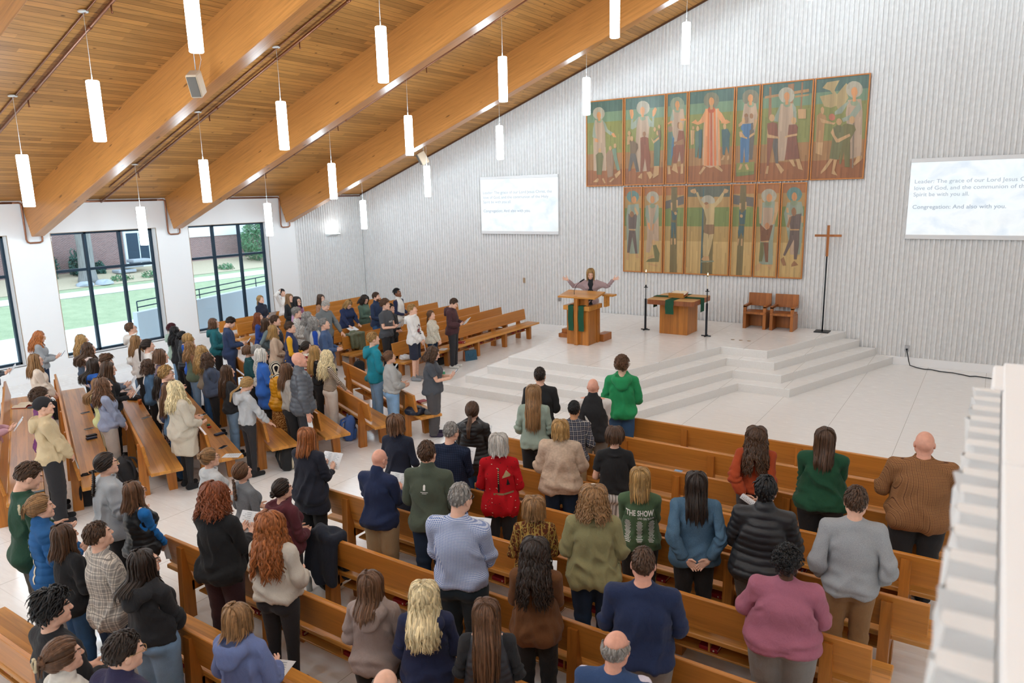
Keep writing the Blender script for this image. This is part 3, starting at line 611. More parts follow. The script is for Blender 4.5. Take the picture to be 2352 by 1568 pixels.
dove:15.92,6.66 16.02,6.78 16.30,6.80 16.22,6.64 16.20,6.57 16.26,6.48 16.36,6.61 16.45,6.72 16.49,6.67 16.45,6.57 16.52,6.38 16.36,6.09 16.30,6.13 16.26,6.22 16.14,6.18 15.98,6.23 15.87,6.47 15.95,6.48 16.16,6.50 16.10,6.58
halo:16.82,6.54 16.81,6.46 16.76,6.40 16.69,6.37 16.61,6.37 16.53,6.42 16.47,6.49 16.45,6.57 16.46,6.66 16.51,6.72 16.58,6.75 16.66,6.74 16.74,6.70 16.80,6.62
robe:16.51,6.33 16.80,6.33 16.85,6.03 16.89,5.01 16.64,4.96 16.56,5.52 16.48,6.03
sleeve:16.48,6.28 16.55,6.29 16.39,6.03 16.24,6.01 16.23,6.08
sleeve:16.82,6.11 16.76,6.27 16.57,5.98 16.40,5.91 16.44,5.83 16.68,5.90
ring:16.74,6.25 16.74,6.22 16.71,6.19 16.68,6.18 16.64,6.19 16.60,6.20 16.58,6.23 16.57,6.26 16.57,6.29 16.60,6.31 16.63,6.33 16.67,6.32 16.71,6.30 16.73,6.28
face:16.71,6.50 16.71,6.45 16.69,6.41 16.67,6.39 16.63,6.40 16.60,6.42 16.58,6.46 16.57,6.51 16.57,6.56 16.59,6.59 16.62,6.61 16.65,6.61 16.68,6.59 16.70,6.54
face:16.61,6.41 16.68,6.41 16.69,6.28 16.62,6.28
grayp:16.65,5.87 16.69,5.87 16.73,4.74 16.70,4.74
tanw:15.83,6.02 15.90,6.09 16.03,6.01 16.06,5.91 16.02,5.81 16.01,5.38 15.84,5.39
tan:15.99,6.13 15.99,6.09 15.98,6.06 15.97,6.05 15.95,6.05 15.93,6.07 15.92,6.10 15.91,6.14 15.91,6.17 15.92,6.20 15.94,6.22 15.96,6.22 15.97,6.20 15.99,6.17
tan:15.90,5.96 16.21,5.83 16.27,5.83 16.23,5.78 15.95,5.85
tan:15.85,5.39 16.01,5.38 16.00,5.07 15.85,5.13
rose:16.25,5.95 16.25,5.92 16.23,5.89 16.20,5.88 16.17,5.88 16.14,5.90 16.11,5.93 16.11,5.96 16.11,6.00 16.13,6.03 16.16,6.04 16.19,6.04 16.22,6.02 16.24,5.99
olive2:16.43,5.76 16.51,5.79 16.69,5.74 16.73,5.63 16.62,5.40 16.65,4.76 16.54,4.77 16.50,5.15 16.45,4.84 16.41,4.85
tan:16.69,5.86 16.69,5.82 16.68,5.79 16.65,5.78 16.62,5.78 16.60,5.80 16.58,5.83 16.57,5.87 16.57,5.90 16.59,5.93 16.61,5.95 16.64,5.95 16.67,5.93 16.69,5.90
olive:16.22,5.72 16.31,5.77 16.45,5.72 16.48,5.45 16.39,4.95 16.18,4.99 16.22,5.45
tan:16.41,5.83 16.40,5.80 16.39,5.77 16.36,5.76 16.34,5.76 16.31,5.78 16.29,5.81 16.28,5.84 16.29,5.88 16.30,5.91 16.33,5.92 16.35,5.92 16.38,5.90 16.40,5.87
tan:16.17,5.60 16.22,5.70 16.27,5.53 16.34,5.44 16.60,5.55 16.62,5.49 16.37,5.36 16.31,5.36
tan:16.19,4.98 16.27,4.97 16.12,4.73 16.00,4.62 16.00,4.68
tan:16.28,4.96 16.36,4.95 16.31,4.70 16.39,4.57 16.25,4.62
tan:16.80,5.01 16.91,5.02 16.90,4.92 16.75,4.79 16.73,4.83
tealh:11.16,4.16 11.14,4.09 11.09,4.03 11.01,4.00 10.92,4.00 10.85,4.03 10.79,4.09 10.77,4.17 10.79,4.24 10.84,4.30 10.92,4.33 11.01,4.33 11.08,4.29 11.14,4.24
tanw:10.90,4.41 10.93,4.41 10.95,3.78 10.92,3.78
sleeve:10.81,3.93 11.15,3.96 11.20,3.57 11.17,2.54 10.80,2.53 10.76,3.57
face:11.08,4.08 11.07,4.03 11.05,3.99 11.02,3.97 10.99,3.97 10.96,4.00 10.94,4.03 10.93,4.08 10.94,4.12 10.96,4.16 10.99,4.18 11.02,4.18 11.05,4.16 11.07,4.12
slate2:10.83,3.69 10.92,3.62 11.11,3.69 11.07,3.25 10.84,3.25
tan:10.90,3.85 10.94,3.66 10.87,3.64
tan:11.03,3.90 11.15,3.69 11.10,3.62 11.01,3.81
brown2:11.01,3.66 11.00,3.63 10.98,3.60 10.96,3.58 10.92,3.58 10.90,3.60 10.88,3.63 10.87,3.66 10.88,3.70 10.90,3.73 10.92,3.75 10.95,3.75 10.98,3.73 11.00,3.70
tan:10.86,3.25 11.06,3.24 11.05,3.20 10.86,3.21
slate2:10.86,3.21 11.06,3.20 11.13,2.54 11.06,2.54 10.96,3.02 10.88,2.56 10.80,2.56
tan:10.80,2.56 10.88,2.56 10.85,2.34 10.77,2.36
tan:11.07,2.53 11.13,2.53 11.19,2.42 11.08,2.41
halo:11.76,4.13 11.75,4.05 11.69,4.00 11.62,3.96 11.53,3.96 11.46,4.00 11.40,4.06 11.38,4.13 11.40,4.21 11.45,4.27 11.53,4.30 11.61,4.30 11.69,4.26 11.74,4.20
robe:11.43,3.92 11.73,3.94 11.76,3.61 11.78,2.91 11.62,2.91 11.50,2.57 11.39,2.59 11.42,3.14 11.37,3.66
sleeve:11.43,3.92 11.37,3.90 11.36,3.61 11.48,3.40 11.50,3.47
sleeve:11.71,3.93 11.76,3.89 11.76,3.61 11.62,3.38 11.59,3.45
ring:11.66,3.89 11.65,3.87 11.62,3.84 11.59,3.83 11.55,3.83 11.52,3.84 11.49,3.87 11.48,3.90 11.49,3.92 11.52,3.95 11.55,3.96 11.59,3.96 11.62,3.94 11.65,3.92
face:11.63,4.07 11.63,4.02 11.61,3.99 11.58,3.97 11.55,3.97 11.53,3.99 11.51,4.02 11.50,4.07 11.51,4.11 11.52,4.15 11.55,4.17 11.58,4.17 11.61,4.15 11.63,4.11
face:11.42,3.40 11.48,3.43 11.54,3.19 11.47,3.26
face:11.58,3.38 11.63,3.40 11.61,3.26 11.56,3.18
olive:11.60,2.79 11.70,2.81 11.81,2.56 11.79,2.32 11.39,2.31 11.48,2.40 11.66,2.43
tan:11.68,2.87 11.67,2.84 11.66,2.81 11.63,2.80 11.61,2.80 11.59,2.81 11.57,2.84 11.56,2.87 11.57,2.90 11.58,2.93 11.61,2.95 11.63,2.95 11.65,2.93 11.67,2.91
tan:11.43,2.43 11.63,2.53 11.63,2.46 11.48,2.38
tan:11.43,2.28 11.76,2.23 11.74,2.18 11.48,2.24
post:12.12,4.40 12.29,4.40 12.33,2.03 12.12,2.02
slate:11.95,4.02 12.50,4.17 12.50,3.94 11.96,3.80
post:12.12,4.40 12.29,4.40 12.30,3.84 12.13,3.84
tealn:12.14,3.77 12.23,3.68 12.33,3.79 12.27,3.50 12.17,3.50
tealn:12.14,3.44 12.27,3.43 12.28,3.01 12.25,3.01 12.21,3.34 12.20,3.01 12.15,3.01
tan:12.30,3.68 12.30,3.66 12.28,3.65 12.27,3.64 12.25,3.64 12.24,3.65 12.23,3.66 12.22,3.69 12.22,3.71 12.23,3.72 12.25,3.73 12.27,3.73 12.28,3.72 12.29,3.71
tan:12.11,3.98 12.16,3.98 12.16,3.77 12.13,3.77
tan:12.27,4.05 12.32,4.05 12.32,3.84 12.28,3.84
tan:12.14,2.99 12.18,2.99 12.18,2.82 12.14,2.82
tan:12.23,2.99 12.28,2.99 12.29,2.83 12.24,2.82
post:13.02,4.38 13.33,4.37 13.35,2.02 13.06,2.02
slated:12.60,4.40 13.77,4.39 13.78,4.11 12.60,4.13
tealn:13.02,4.37 13.06,4.37 13.06,2.02 13.01,2.02
halo:13.37,3.97 13.35,3.89 13.30,3.83 13.22,3.79 13.13,3.79 13.04,3.83 12.99,3.90 12.96,3.98 12.98,4.06 13.04,4.13 13.12,4.16 13.21,4.16 13.29,4.12 13.35,4.06
skin:12.83,4.23 12.88,4.26 12.98,4.03 13.08,3.94 13.31,3.94 13.38,3.98 13.51,4.16 13.56,4.23 13.61,4.20 13.54,4.00 13.36,3.83 13.36,3.56 13.35,3.32 13.12,3.32 13.14,3.52 13.07,3.77 12.94,3.97
tan:12.67,4.31 12.80,4.35 12.85,4.25 12.79,4.21 12.68,4.25
tan:13.57,4.23 13.61,4.33 13.72,4.29 13.70,4.22 13.62,4.20
tan:13.21,3.89 13.21,3.85 13.19,3.82 13.16,3.80 13.13,3.81 13.11,3.82 13.09,3.85 13.08,3.89 13.09,3.93 13.10,3.95 13.13,3.97 13.16,3.97 13.18,3.95 13.20,3.92
brown2:13.19,3.94 13.18,3.93 13.16,3.92 13.14,3.91 13.11,3.91 13.09,3.92 13.07,3.93 13.07,3.94 13.07,3.96 13.09,3.97 13.11,3.98 13.14,3.98 13.16,3.97 13.18,3.96
cloth:13.10,3.38 13.36,3.38 13.37,3.13 13.24,3.10 13.08,3.16
skin:13.08,3.16 13.21,3.12 13.20,2.82 13.18,2.52 13.08,2.52 13.06,2.79
skin:13.23,3.11 13.36,3.13 13.30,2.80 13.23,2.52 13.16,2.50 13.17,2.77
tan:13.03,2.43 13.10,2.52 13.24,2.52 13.27,2.36 13.20,2.34
gray:13.03,2.39 13.38,2.41 13.38,2.37 13.03,2.34
post:14.03,4.40 14.18,4.40 14.17,2.02 14.00,2.01
slate:13.85,4.16 14.39,4.08 14.40,3.84 13.86,3.92
post:14.03,4.40 14.18,4.40 14.20,3.82 14.03,3.82
tealn:14.02,3.78 14.09,3.67 14.20,3.78 14.18,3.39 14.05,3.39 14.02,3.61
tealn:14.03,3.36 14.17,3.35 14.16,3.03 14.10,3.17 14.04,3.03 14.01,3.17
tan:14.12,3.60 14.12,3.58 14.11,3.57 14.10,3.56 14.08,3.56 14.07,3.57 14.05,3.58 14.05,3.61 14.05,3.63 14.06,3.64 14.08,3.65 14.09,3.65 14.11,3.64 14.12,3.63
tan:14.02,3.94 14.07,3.94 14.07,3.78 14.03,3.78
tan:14.17,3.97 14.21,3.97 14.21,3.78 14.18,3.78
tan:14.01,3.01 14.06,3.01 14.03,2.83 14.00,2.83
tan:14.10,3.01 14.14,3.01 14.14,2.82 14.10,2.82
halo:14.97,4.11 14.95,4.03 14.90,3.97 14.83,3.93 14.74,3.94 14.66,3.97 14.60,4.04 14.58,4.12 14.59,4.20 14.65,4.26 14.72,4.29 14.81,4.29 14.89,4.25 14.94,4.19
sleeve:14.61,3.95 14.93,3.98 14.98,3.71 14.93,2.96 14.95,2.35 14.60,2.34 14.60,3.17
ring:14.85,3.93 14.85,3.90 14.82,3.87 14.79,3.86 14.75,3.86 14.71,3.87 14.69,3.90 14.68,3.93 14.68,3.97 14.71,3.99 14.74,4.01 14.78,4.01 14.82,3.99 14.84,3.97
face:14.86,4.07 14.85,4.02 14.83,3.98 14.81,3.96 14.77,3.96 14.74,3.98 14.72,4.02 14.71,4.07 14.72,4.12 14.74,4.15 14.76,4.17 14.80,4.17 14.82,4.15 14.85,4.11
robe:14.64,3.82 14.89,3.81 14.89,3.39 14.84,3.17 14.65,3.17
maroonw:14.58,3.41 14.64,3.34 14.75,3.24 14.85,3.37 14.91,3.37 14.83,2.96 14.61,2.95
tan:14.52,4.03 14.61,4.05 14.62,3.73 14.61,3.41 14.56,3.41 14.54,3.73
tan:14.93,3.96 15.01,3.96 15.03,3.77 14.95,3.39 14.89,3.39 14.93,3.71
peachd:14.83,3.34 14.83,3.31 14.81,3.28 14.78,3.26 14.76,3.26 14.73,3.28 14.71,3.31 14.70,3.34 14.71,3.38 14.72,3.41 14.75,3.43 14.78,3.43 14.80,3.41 14.82,3.38
olive:14.61,2.92 14.69,2.92 14.71,2.63 14.67,2.42 14.59,2.42
maroonw:14.69,2.92 14.82,2.92 14.83,2.41 14.76,2.41
tan:14.49,2.29 14.60,2.38 14.68,2.35 14.60,2.18 14.53,2.17
tan:14.78,2.34 14.94,2.35 14.92,2.28 14.90,2.20 14.84,2.26
tan:14.62,2.95 14.82,2.97 14.82,2.93 14.63,2.93
tealh:15.59,4.14 15.57,4.06 15.53,4.00 15.45,3.96 15.37,3.97 15.29,4.00 15.24,4.07 15.21,4.15 15.23,4.23 15.28,4.29 15.35,4.32 15.43,4.32 15.51,4.28 15.56,4.22
sleeve:15.24,3.94 15.58,3.96 15.64,3.74 15.64,2.97 15.61,2.63 15.39,2.62 15.17,3.66
ring:15.50,3.93 15.49,3.90 15.47,3.88 15.43,3.86 15.39,3.86 15.35,3.88 15.32,3.90 15.31,3.94 15.32,3.97 15.34,3.99 15.38,4.01 15.42,4.01 15.46,3.99 15.49,3.97
face:15.47,4.08 15.47,4.04 15.45,4.00 15.43,3.98 15.39,3.98 15.37,4.00 15.34,4.04 15.34,4.09 15.34,4.13 15.36,4.17 15.38,4.19 15.41,4.19 15.44,4.17 15.46,4.13
robe:15.25,3.64 15.33,3.28 15.37,2.62 15.53,2.63 15.48,3.60
slate2:15.30,3.56 15.44,3.64 15.60,3.66 15.58,3.26 15.35,3.27
brown2:15.36,3.60 15.31,3.30 15.25,3.33 15.30,3.54
brown2:15.47,3.70 15.47,3.66 15.45,3.62 15.43,3.60 15.40,3.60 15.38,3.62 15.36,3.66 15.35,3.71 15.35,3.75 15.37,3.79 15.39,3.81 15.42,3.81 15.44,3.79 15.46,3.75
slate2:15.34,3.25 15.57,3.25 15.58,2.86 15.54,2.50 15.47,2.50 15.45,3.01 15.25,2.58 15.20,2.60 15.33,3.01
tan:15.22,3.81 15.27,3.81 15.29,3.68 15.23,3.69
tan:15.59,3.60 15.65,3.60 15.65,3.43 15.61,3.43
brown2:15.14,2.49 15.22,2.56 15.29,2.34 15.21,2.33
brown2:15.42,2.37 15.48,2.47 15.59,2.36 15.42,2.31
tan:15.33,3.27 15.56,3.27 15.56,3.24 15.34,3.24"""
MC = dict(halo='#b3aa96', robe='#bd9f86', sleeve='#94a08e', ring='#7f8d72', face='#c98652', olive='#5d5f3a', tan='#b98f62', mauve='#8c6d58', teal2='#64806c', maroon='#7a3c2c', brown2='#8d5f40', dbrown='#66503e', slate='#4f4c4c', tealg='#47685c',
          gray='#75806c', grayd='#6a6a58', blue2='#2f6684', robe4='#cfa583', peach='#cf8a5a', orange='#c8662e', redor='#b04a2a', tealn='#24525a', blue='#2a648e', greeng='#74793a', greend='#5b6a34', tanw='#a2764a', maroon2='#73382c', dove='#b99f6e', grayp='#7c6a5c', rose='#b5604a', olive2='#5d5a2e',
          tealh='#4c7a78', slate2='#57484a', post='#665a38', slated='#47534c', skin='#b39a6c', cloth='#7d5d42', maroonw='#6b3c28', peachd='#b8794e',
          sky='#2c5a57', lteal='#5f7f64', field='#75793c', earth='#94663a', floorw='#8a4a22', lowtop='#9c5a2c', low2='#a37d48', low3='#66783c', low4='#a6864e', low5='#bd9c64')
def mural_mat(k):
    m = NT('inlay_'+k, .38); c = lin(MC[k]); t_ = lin('#b39a74'); q_ = .78 if k in ('halo', 'robe', 'sleeve', 'robe4', 'dove') else .95; c = tuple((c[i]*.85+t_[i]*.15)*q_ for i in range(3))+(1,); X = m.xyz(m.coord())
    kk = m.math('FLOOR', m.math('DIVIDE', X[0], .042)); k2 = m.math('FLOOR', m.math('ADD', m.math('MULTIPLY', X[2], .9), m.math('MULTIPLY', kk, .37)))
    cb = m.n('ShaderNodeCombineXYZ'); m.l(kk, cb.inputs[0]); m.l(k2, cb.inputs[1]); wn = m.n('ShaderNodeTexWhiteNoise', noise_dimensions='2D'); m.l(cb.outputs[0], wn.inputs['Vector'])
    f = m.noise(m.coord((60, 1, 3)), 1, 3)
    a = m.mix(1.0, m.ramp(wn.outputs[0], [(0, dk(c, .84)), (1, dk(c, 1.14))]), m.ramp(f, [(.3, (.9,)*3), (.7, (1.06,)*3)]), 'MULTIPLY'); m.col(a); return m.mat
MM = list(MC); MMAT = [mural_mat(k) for k in MM]
SH = []
for ln in MURAL.strip().split('\n'):
    k, pts = ln.split(':'); SH.append((k, [tuple(float(q) for q in p.split(',')) for p in pts.split(' ')]))
xu = [9.455, 10.675, 11.925, 12.55, 13.818, 14.465, 15.735, 16.985]; xl = [10.665, 11.275, 11.912, 12.542, 13.808, 14.438, 15.075, 15.708]
LU = ['upper mural panel at the far left, haloed figure bending to small children', 'upper mural panel, haloed figure raising both hands above a crowd', 'narrow upper mural panel, haloed figure behind an embracing couple', 'wide upper mural panel, figure in an orange striped robe with open arms',
      'narrow upper mural panel, haloed figure behind a person in blue', 'upper mural panel, haloed figure before three wooden crosses with two people', 'upper mural panel at the far right with a white dove and a haloed figure']
LL = ['lower mural panel at the far left, teal halo over a person in dark trousers', 'lower mural panel, robed figure over a kneeling person', 'lower mural panel, bound man on a dark post left of the crucifix panel', 'wide lower mural panel, crucified figure with raised arms', 'lower mural panel, bound man on a dark post right of the crucifix panel', 'lower mural panel, haloed figure holding both hands up', 'lower mural panel at the far right, teal halo over a striding person']
def panel(x0, x1, z0, z1, bands, lab, up):
    g = .012; x0 += g; x1 -= g; z0 += g; z1 -= g; fw = .032
    o = empty('mural_panel', ((x0+x1)/2, -.05, z0), 0, lab, 'picture', 'inlaid wooden mural panels'); ox, oz = o.location.x, o.location.z
    b = MB()
    for (xa, xb, za, zb_) in ((x0, x0+fw, z0, z1), (x1-fw, x1, z0, z1), (x0+fw, x1-fw, z0, z0+fw), (x0+fw, x1-fw, z1-fw, z1)): b.box(xa-ox, xb-ox, -.055, .0, za-oz, zb_-oz, .005)
    b.build('frame', M_['frame'], o)
    p = MB(); xa, xb = x0+fw-ox, x1-fw-ox; y = -.035
    zz = [z1-fw]+[q[1] for q in bands]+[z0+fw]
    ks = [q[0] for q in bands]+[bands[-1][2] if len(bands[-1]) > 2 else None]
    keys = bands_keys[up]
    for k, key in enumerate(keys): p.add([(xa, y, zz[k]-oz), (xa, y, zz[k+1]-oz), (xb, y, zz[k+1]-oz), (xb, y, zz[k]-oz)], [(0, 1, 2, 3)], MM.index(key))
    n = 0
    for k, pts in SH:
        cx = sum(q[0] for q in pts)/len(pts); cz = sum(q[1] for q in pts)/len(pts)
        if not (x0 <= cx <= x1 and z0 <= cz <= z1): continue
        n += 1; yy = y-.0006*n
        pts = [(min(max(a, x0+fw), x1-fw)-ox, min(max(c, z0+fw), z1-fw)-oz) for a, c in pts]
        ar = sum(pts[i][0]*pts[(i+1) % len(pts)][1]-pts[(i+1) % len(pts)][0]*pts[i][1] for i in range(len(pts)))
        if ar < 0: pts = pts[::-1]
        p.add([(a, yy, c) for a, c in pts], [list(range(len(pts)))], MM.index(k))
    p.build('picture', MMAT, o)
bands_keys = {1: ['sky', 'lteal', 'field', 'earth', 'floorw'], 0: ['lowtop', 'low2', 'low3', 'low4', 'low5']}
for i in range(7): panel(xu[i], xu[i+1], 4.465, 6.91, [('', 6.56), ('', 6.29), ('', 5.41), ('', 4.95)], LU[i], 1)
for i in range(7): panel(xl[i], xl[i+1], 1.99, 4.45, [('', 4.18), ('', 3.84), ('', 3.33), ('', 2.92)], LL[i], 0)
# ------------------------------------------------------------------ projection screens
m = NT('projected_sky', .6); X = m.xyz(m.coord()); f = m.noise(m.coord((.8, 1, 1.1)), 1.6, 6, .55, dist=.4)
c1 = m.ramp(f, [(.32, lin('#cfe0f0')), (.5, lin('#f3fafd')), (.66, lin('#e2f1f6'))])
c2 = m.ramp(m.noise(m.coord((.5, 1, .7)), 1.1, 3), [(.4, lin('#ffffff')), (.62, lin('#f3e3d8')), (.75, lin('#eef3d8'))])
cc = m.mix(m.ramp(m.math('SUBTRACT', .75, X[2]), [(.0, (0, 0, 0)), (.9, (.9,)*3)]), c1, c2, 'MULTIPLY')
m.b.inputs['Base Color'].default_value = (.25, .25, .25, 1); m.l(cc, m.b.inputs['Emission Color']); m.b.inputs['Emission Strength'].default_value = .50; M_['proj'] = m.mat
M_['screenborder'] = solid('screen_case', '#dcdcdd', .7)
M_['ptext'] = emis('projected_text', lin('#8fa6bf'), .42); M_['ptext'].node_tree.nodes['Principled BSDF'].inputs['Base Color'].default_value = (.2, .2, .2, 1)
def text_mesh(s, size, width=None, align='LEFT', spacing=1.0, bold=0.0, ext=0.0):
    cu = bpy.data.curves.new('t', 'FONT'); cu.body = s; cu.size = size; cu.align_x = align; cu.space_line = spacing; cu.offset = bold; cu.extrude = ext; cu.resolution_u = 3
    ob = bpy.data.objects.new('t', cu); COL.objects.link(ob); bpy.context.view_layer.update()
    me = bpy.data.meshes.new_from_object(ob.evaluated_get(bpy.context.evaluated_depsgraph_get()))
    bpy.data.objects.remove(ob); bpy.data.curves.remove(cu)
    if width:
        xs = [v.co.x for v in me.vertices]; k = width/(max(xs)-min(xs))
        for v in me.vertices: v.co.x *= k
    return me
def screen(x0, x1, z0, z1, lab):
    o = empty('projection_screen', ((x0+x1)/2, -.062, z0), 0, lab, 'screen'); W = (x1-x0)/2; Hh = z1-z0
    b = MB(); b.box(-W, W, -.035, .0, 0, .10, .006); b.box(-W, W, -.035, 0, Hh-.09, Hh, .006); b.box(-W, W, -.012, 0, .1, Hh-.09, .001); b.build('screen_case', M_['screenborder'], o)
    p = MB(); p.box(-W+.012, W-.012, -.016, -.0125, .1, Hh-.09, 0); p.build('projected_image', M_['proj'], o)
    for s, z, wd, bd in (('Leader: The grace of our Lord Jesus Christ, the', 1.28, 2.6, 0), ('love of God, and the communion of the Holy', 1.13, 2.48, 0), ('Spirit be with you all.', .985, 1.1, 0), ('Congregation: And also with you.', .70, 1.82, .0012)):
        me = text_mesh(s, .125, wd, bold=bd); me.materials.append(M_['ptext'])
        t = link('text_line', me, o); t.matrix_local = Matrix.Translation((-W+.10, -.018, z)) @ Matrix.Rotation(math.pi/2, 4, 'X')
screen(5.555, 8.492, 3.057, 4.888, 'white projection screen left of the mural showing prayer text on a pale sky')
screen(17.958, 20.895, 3.057, 4.900, 'white projection screen right of the mural cut by the picture edge')
# wall sconce, outlets, cable
s = empty('wall_sconce', (0, -1.6, 3.06), 0, 'white shallow wall sconce lighting the ribbed block', 'lamp')
b = MB(); b.prism([(.0, -.06), (.03, -.06), (.30, .02), (.30, .04), (0, .04)], -.22, .22, 'y'); b.build('shade', M_['canopy'], s)
b = MB(); b.box(.05, .28, -.2, .2, .041, .044, 0); b.build('lens', M_['sconce'], s)
o = empty('wall_outlet', (18.2, -.045, .42), 0, 'grey wall socket low on the ribbed wall with a black plug', 'socket')
b = MB(); b.box(-.05, .05, -.02, 0, -.075, .075, .004); b.build('cover_plate', M_['steel'], o); b = MB(); b.box(-.02, .02, -.05, -.02, -.04, .0, .004); b.build('plug', M_['black'], o)
c = MB(); pts = [(18.2, -.1, .39), (18.23, -.14, .3), (18.27, -.13, .12), (18.3, -.15, .03), (18.45, -.24, .012), (18.62, -.34, .012), (18.75, -.30, .012), (18.95, -.42, .012), (19.2, -.43, .012), (19.4, -.52, .012), (19.55, -.62, .012), (19.65, -.55, .012), (19.9, -.6, .012), (20.1, -.68, .012), (20.5, -.66, .012)]
c.tube(pts, .011, 8); tag(c.build('power_cable', M_['black']), 'black power cable trailing along the floor from the wall socket', 'cable')
o = tag(MB().box(8.44, 8.52, -.065, -.03, .98, 1.11, .006).build('switch_plate', M_['steel']), 'small grey switch plate on the ribbed wall left of the pulpit', 'switch')
o = tag(MB().box(7.13, 7.21, -.065, -.03, 1.5, 1.66, .006).build('thermostat', M_['trimbrown']), 'small beige thermostat on the ribbed wall under the left screen', 'thermostat')
# loudspeakers hung from beams
for (x, y, dz, rz, lab) in ((8.05, -11.7, 1.05, .6, 'beige loudspeaker hung on the beam side at upper left'), (4.45, -1.6, .55, -.5, 'beige loudspeaker hung under the boards near the altar wall')):
    z = ceil_z(x); s = empty('loudspeaker', (x, y, z-dz), rz, lab, 'loudspeaker')
    b = MB(); b.box(-.1, .1, -.13, .13, -.2, .2, .02, M=Matrix.Rotation(.5, 4, 'X')); b.build('cabinet', M_['speaker'], s)
    b = MB(); b.box(-.08, .08, -.145, -.128, -.17, .17, .004, M=Matrix.Rotation(.5, 4, 'X')); b.build('grille', M_['darkgrille'], s)
    b = MB(); b.tube([(0, .05, .12), (0, .03, .4), (0, .0, dz)], .008, 6); b.tube([(.05, 0, .15), (.12, .02, .4), (.02, 0, dz*.9)], .005, 6); b.build('hanger', M_['steel'], s)
# ------------------------------------------------------------------ pulpit, altar table, candles, chairs, cross
PZ = .7236
m = NT('green_linen', .9, spec=.1); f = m.noise(m.coord((1, 1, 1)), 150, 2); m.col(m.ramp(f, [(.3, lin('#254a38')), (.7, lin('#2f5a45'))])); M_['green'] = m.mat
pl = empty('pulpit', (11.6, -4.3, PZ), 0, 'oak pulpit with a slanted reading desk and green paraments', 'pulpit')
b = MB(); b.box(-.30, .285, -.27, -.21, 0, .84, .004); b.box(-.30, -.24, -.209, .3, 0, .84, .004); b.box(.235, .285, -.209, .159, 0, .84, .004); b.box(.235, .305, .16, .3, 0, .84, .004); b.build('body', M_['oakv'], pl)
b = MB(); b.box(-.37, .335, -.33, -.22, .84, .95, .008); b.box(-.37, -.27, -.22, .36, .84, .95, .008); b.box(.235, .335, -.22, .36, .84, .95, .008); b.box(-.3, .26, -.24, .3, .80, .835, .004); b.build('rail', M_['oak'], pl)
b = MB(); b.box(-.06, .035, -.36, -.26, 0, 1.19, .008); b.build('post', M_['oakv'], pl)
b = MB(); b.box(-.02, .24, -.2, -.16, .84, 1.16, .004); b.build('desk_support', M_['oakv'], pl)
b = MB(); T = Matrix.Translation((.02, -.12, 1.2)) @ Matrix.Rotation(math.radians(9), 4, 'X'); b.box(-.5, .5, -.28, .28, -.02, .02, .006, M=T); b.build('reading_desk', M_['oak'], pl)
b = MB(); b.box(.46, .74, .1, .32, 1.155, 1.2, .006); b.box(.5, .56, .1, .3, .9, 1.16, .004); b.build('side_shelf', M_['oak'], pl)
for q in ((-.9, -.42, .35, .95, 0, .1), (-.86, -.36, .45, 1.1, .1, .2), (.2, .4, .3, .75, 0, .18)): MB().box(*q, .006).build('step_block', M_['oakred'], pl)
def hang(x0, x1, y, z1, z0):
    g = MB(); n = 7
    V = [(x0+(x1-x0)*i/4+.006*math.sin(k*1.3), y-.006-.006*math.sin(i*1.8+k*.7), z1-(z1-z0)*k/n) for k in range(n+1) for i in range(5)]
    return g.add(V, [(k*5+i, (k+1)*5+i, (k+1)*5+i+1, k*5+i+1) for k in range(n) for i in range(4)], 0, True)
for k, (a, b2) in enumerate(((-.22, -.08), (.055, .20))):
    g = hang(a, b2, -.345, .955, .35); g.box(a, b2, -.345, -.2, .951, .958, .001); ob = g.build('parament', M_['green'], pl)
mi_ = MB(); mi_.tube([(-.13, -.2, 1.19), (-.12, -.22, 1.3), (-.08, -.2, 1.42), (-.02, -.12, 1.5)], .006, 8); mi_.tube([(-.02, -.12, 1.5), (.05, -.03, 1.56)], .017, 10)
tag(mi_.build('microphone', M_['black'], None, pl.location), 'black gooseneck microphone on the pulpit desk', 'microphone')
bk = MB()
V = []
for i in range(13):
    x = -.2+.4*i/12; V += [(x, -.13, .012+.03*abs(math.sin(i/12*2*math.pi))**.7), (x, .13, .012+.03*abs(math.sin(i/12*2*math.pi))**.7)]
bookmesh = MB().add(V, [(2*i, 2*i+2, 2*i+3, 2*i+1) for i in range(12)], 0, True).box(-.21, .21, -.135, .135, 0, .012, .002, 1)
o = bookmesh.build('open_book', [M_['pages'], M_['red']], None, (11.43, -4.36, PZ+.845), .1); tag(o, 'open white book lying inside the pulpit rail', 'book')
tb = empty('altar_table', (13.13, -1.98, PZ), 0, 'square oak altar table with a thick top and green linen runners', 'table')
b = MB(); b.box(-.37, .37, -.36, .36, 0, .78, .006)
for q in (-.3, -.28): pass
b.box(.30, .375, .22, .365, 0, .78, .003); b.build('pedestal', M_['oakv'], tb)
b = MB(); b.prism([(-.62+.05, -.64), (.62-.05, -.64), (.62, -.59), (.62, .59), (.57, .64), (-.57, .64), (-.62, .59), (-.62, -.59)], .78, .90, 'z', 1); b.prism([(-.57, -.64), (.57, -.64), (.62, -.59), (.62, .59), (.57, .64), (-.57, .64), (-.62, .59), (-.62, -.59)], .90, .906, 'z', 0); b.build('tabletop', [M_['oaktop'], M_['oakend']], tb)
g = hang(-.11, .11, -.645, .912, .56); g.box(-.11, .11, -.65, .65, .906, .912, .001); tag(g.build('linen_runner', M_['green'], None, tb.location), 'green linen runner hanging over the front of the altar table', 'cloth')
g = MB(); g.box(-.63, .63, -.15, .10, .9125, .917, .001); g.box(-.634, -.626, -.15, .1, .62, .917, .001); g.box(.626, .634, -.15, .10, .58, .917, .001)
